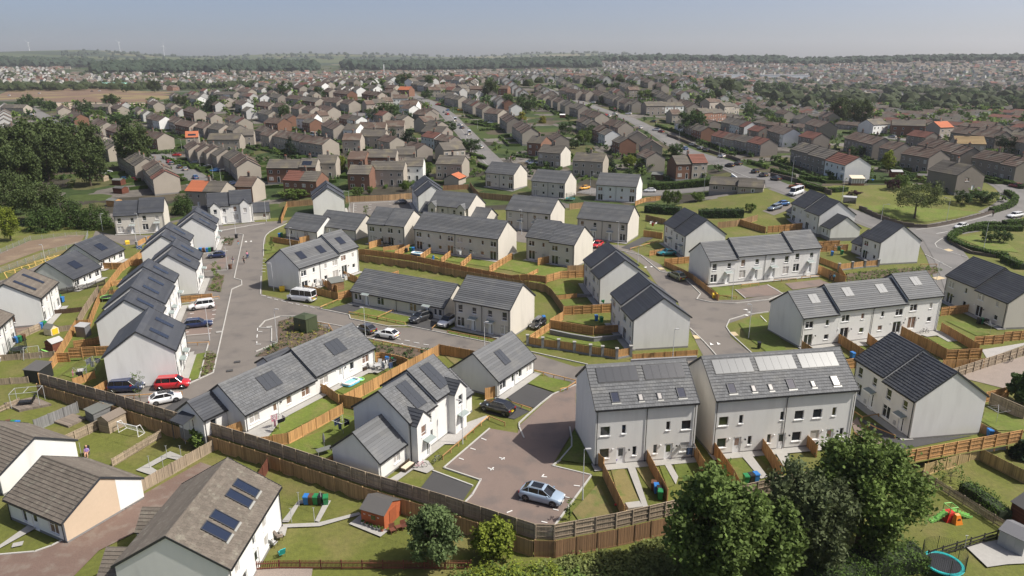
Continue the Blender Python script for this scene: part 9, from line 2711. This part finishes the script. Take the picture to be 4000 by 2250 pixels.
for i,(d_,x,y,deg,vl) in enumerate(NEAR):
    L=12.9; th=R(deg); cx=x-math.cos(th)*L/2; cy=y-math.sin(th)*L/2
    t=thing('house',flab(('nearest low bungalow row by the ' if vl else 'nearest farther house by the ')+near_old(x,y,9)),'house',(cx,cy,tz(x,y)),th,'farther houses of the town')
    n=max(1,round(L/6.2)); block(t,0,L,0,7.4,2.7 if vl else 5.0,rg.choice(['harl_cream','harl_grey','harl_grey','brick_brown','old_white']),rg.choice(['tile_brown','tile_greybrown','tile_brown','tile_greybrown','tile_red']),lay(oldw if not vl else (lambda w:[('w2',.1*w,.8,1.5,1.2),('d',.6*w,0,1,2.05)]),n,L),lod=2,tanp=.58 if not vl else .42,old=True)
    if not vl: chimney(t,L/2,3.7,5.0+3.7*.58,'harl_dark')
mb=MB(); 
for (d_,x,y,deg,vl) in REST:
    L=12.9; D=7.5; th=R(deg); he=2.7 if vl else rg.choice([3.0,5.0,5.2]); zr=he+D/2*(.42 if vl else .66); c_,s_=math.cos(th),math.sin(th); z=tz(x,y)
    mw=rg.choice([0,0,1,2,2,4,3] if x<0 and d_>900 else [0,1,1,2,2,4]); mr=rg.choice([5,5,5,6,6,6,6,7]); 
    P=lambda a,b,h:(x+c_*a-s_*b,y+s_*a+c_*b,z+h)
    l=L/2; w=D/2; o=.35
    for q in ([(-l,-w),(l,-w)],[(l,w),(-l,w)]): mb.face([P(*q[0],-1),P(*q[1],-1),P(*q[1],he),P(*q[0],he)],mw)
    for sx in (-1,1):
        q=[P(sx*l,-w*sx,-1),P(sx*l,w*sx,-1),P(sx*l,w*sx,he),P(sx*l,0,zr),P(sx*l,-w*sx,he)]; mb.face(q,rg.choice([mw,mw,4,1]))
    t_=rg.random()
    mb.face([P(-l-.2,-w-o,he-.2),P(l+.2,-w-o,he-.2),P(l+.2,0,zr+.12),P(-l-.2,0,zr+.12)],mr,t_); mb.face([P(l+.2,w+o,he-.2),P(-l-.2,w+o,he-.2),P(-l-.2,0,zr+.12),P(l+.2,0,zr+.12)],mr,t_)
    if d_<1500 and not vl:
        for k in range(int(L/4)):
            for zz in ((1.0,3.4) if he>4 else (1.0,)): mb.face([P(-l+1+k*4,-w-.05,zz),P(-l+2.3+k*4,-w-.05,zz),P(-l+2.3+k*4,-w-.05,zz+1.1),P(-l+1+k*4,-w-.05,zz+1.1)],8)
o=mb.obj('distant_houses',['harl_cream','far_white','harl_grey','brick_brown','far_white','tile_brown','tile_greybrown','tile_red','pane_dark']); tag(o,'the rest of the town, small houses out to the horizon','houses',None,'stuff')
print('far houses',len(NEAR),len(REST))
# trees and bushes between them
def bush_field(name,label,spots,m,nq):
    rng=np.random.default_rng(len(spots)); QQ=[];TT=[]
    for (x,y,r_,h) in spots:
        c=np.array([[x+rng.uniform(-.5,.5)*r_,y+rng.uniform(-.5,.5)*r_,tz(x,y)+h*rng.uniform(.3,.75),r_*.5] for _ in range(7)]); Q,t_=leafquads(rng,c,nq,.6,r_*.42,.5); Q[:,:,2]=np.maximum(Q[:,:,2],tz(x,y)); QQ.append(Q); TT.append(t_)
    o=add(name,quads(name,np.concatenate(QQ),m,np.concatenate(TT))); tag(o,label,'trees',None,'stuff')
sp_=[];sp2=[]
for _ in range(5000):
    r_=255+ (rg.random()**1.8)*2300; q_=rg.uniform(-.82,.82); y=r_/math.sqrt(1+q_*q_); x=q_*y
    if y<262 and x<95: continue
    if fx0+40<x<fx1-10 and fy0+60<y<fy1-40: continue
    if any(abs(p.x-x)<6 and abs(p.y-y)<6 for p in roadpts): continue
    if any(math.hypot(cx-x,cy-y)<min(rr,9) for cx,cy,rr in OLDPOS): continue
    k=rg.random(); s_=rg.uniform(.8,1.7) if r_<520 else rg.uniform(1.6,4.5)
    (sp_ if k<.6 else sp2).append((x,y,s_,s_*rg.uniform(1.2,2.0)))
bush_field('garden_bushes','dark bushes and small trees in the town gardens',sp_,'lf_round',46); bush_field('garden_bushes','lighter green bushes in the town gardens',sp2,'lf_lime2',46)
hs=zone(-.8,-.45,560,700,40,(4,8))
tufts('tree_belt',[(x,y,r_,h) for x,y,r_,h in zone(-.72,-.30,1250,1420,150,(8,14))+zone(.26,.8,850,1500,260,(9,16))+zone(-.2,.8,700,2100,420,(6,11))+zone(-.8,-.3,1450,2200,160,(6,11))],'lf_dark','dark tree belt beyond the brown field and the right valley')
# low hedges and fences between the old gardens
hb=MB()
for (x,y,deg,L,rf,wl_,lab) in OLD:
    if math.hypot(x,y)>620: continue
    th=R(deg); c_,s_=math.cos(th),math.sin(th)
    for (u0,v0,u1,v1) in ((-1,-6.5,L+1,-6.5),(-1,-6.5,-1,-1),(L+1,-6.5,L+1,-1),(L*.5,-6.5,L*.5,-.6),(0,8,0,17),(L*.5,8,L*.5,17),(L,8,L,17)):
        if rg.random()<.25: continue
        n=max(1,int(math.hypot(u1-u0,v1-v0)/2.5))
        for k in range(n):
            a=(u0+(u1-u0)*k/n,v0+(v1-v0)*k/n); b=(u0+(u1-u0)*(k+1)/n,v0+(v1-v0)*(k+1)/n); p0=(x+c_*a[0]-s_*a[1],y+s_*a[0]+c_*a[1]); p1=(x+c_*b[0]-s_*b[1],y+s_*b[0]+c_*b[1])
            if p0[1]<250 and p0[0]<90: continue
            strip(hb,p0,p1,.7+rg.uniform(-.1,.3),-.1,.9+rg.uniform(-.15,.35))
o=hb.obj('garden_hedges','lf_hedge'); tag(o,'low clipped hedges dividing the old front gardens','hedges',None,'stuff')
# ------------------------------------------------ air
hz=MB(); hz.box(-6700,6700,-180,8700,-12,330); ho=hz.obj('haze','c_white'); ho.data.materials.clear()
hm=bpy.data.materials.new('haze'); hm.use_nodes=True; nt=hm.node_tree
for n in list(nt.nodes):
    if n.type=='BSDF_PRINCIPLED': nt.nodes.remove(n)
pv=nt.nodes.new('ShaderNodeVolumePrincipled'); pv.inputs['Color'].default_value=(.86,.88,.96,1); pv.inputs['Density'].default_value=HAZE; pv.inputs['Anisotropy'].default_value=.25
nt.links.new(pv.outputs[0],nt.nodes['Material Output'].inputs['Volume']); ho.data.materials.append(hm); tag(ho,'thin blue summer haze over the whole town','haze',None,'stuff')
S.cycles.volume_bounces=1; S.cycles.volume_max_steps=64
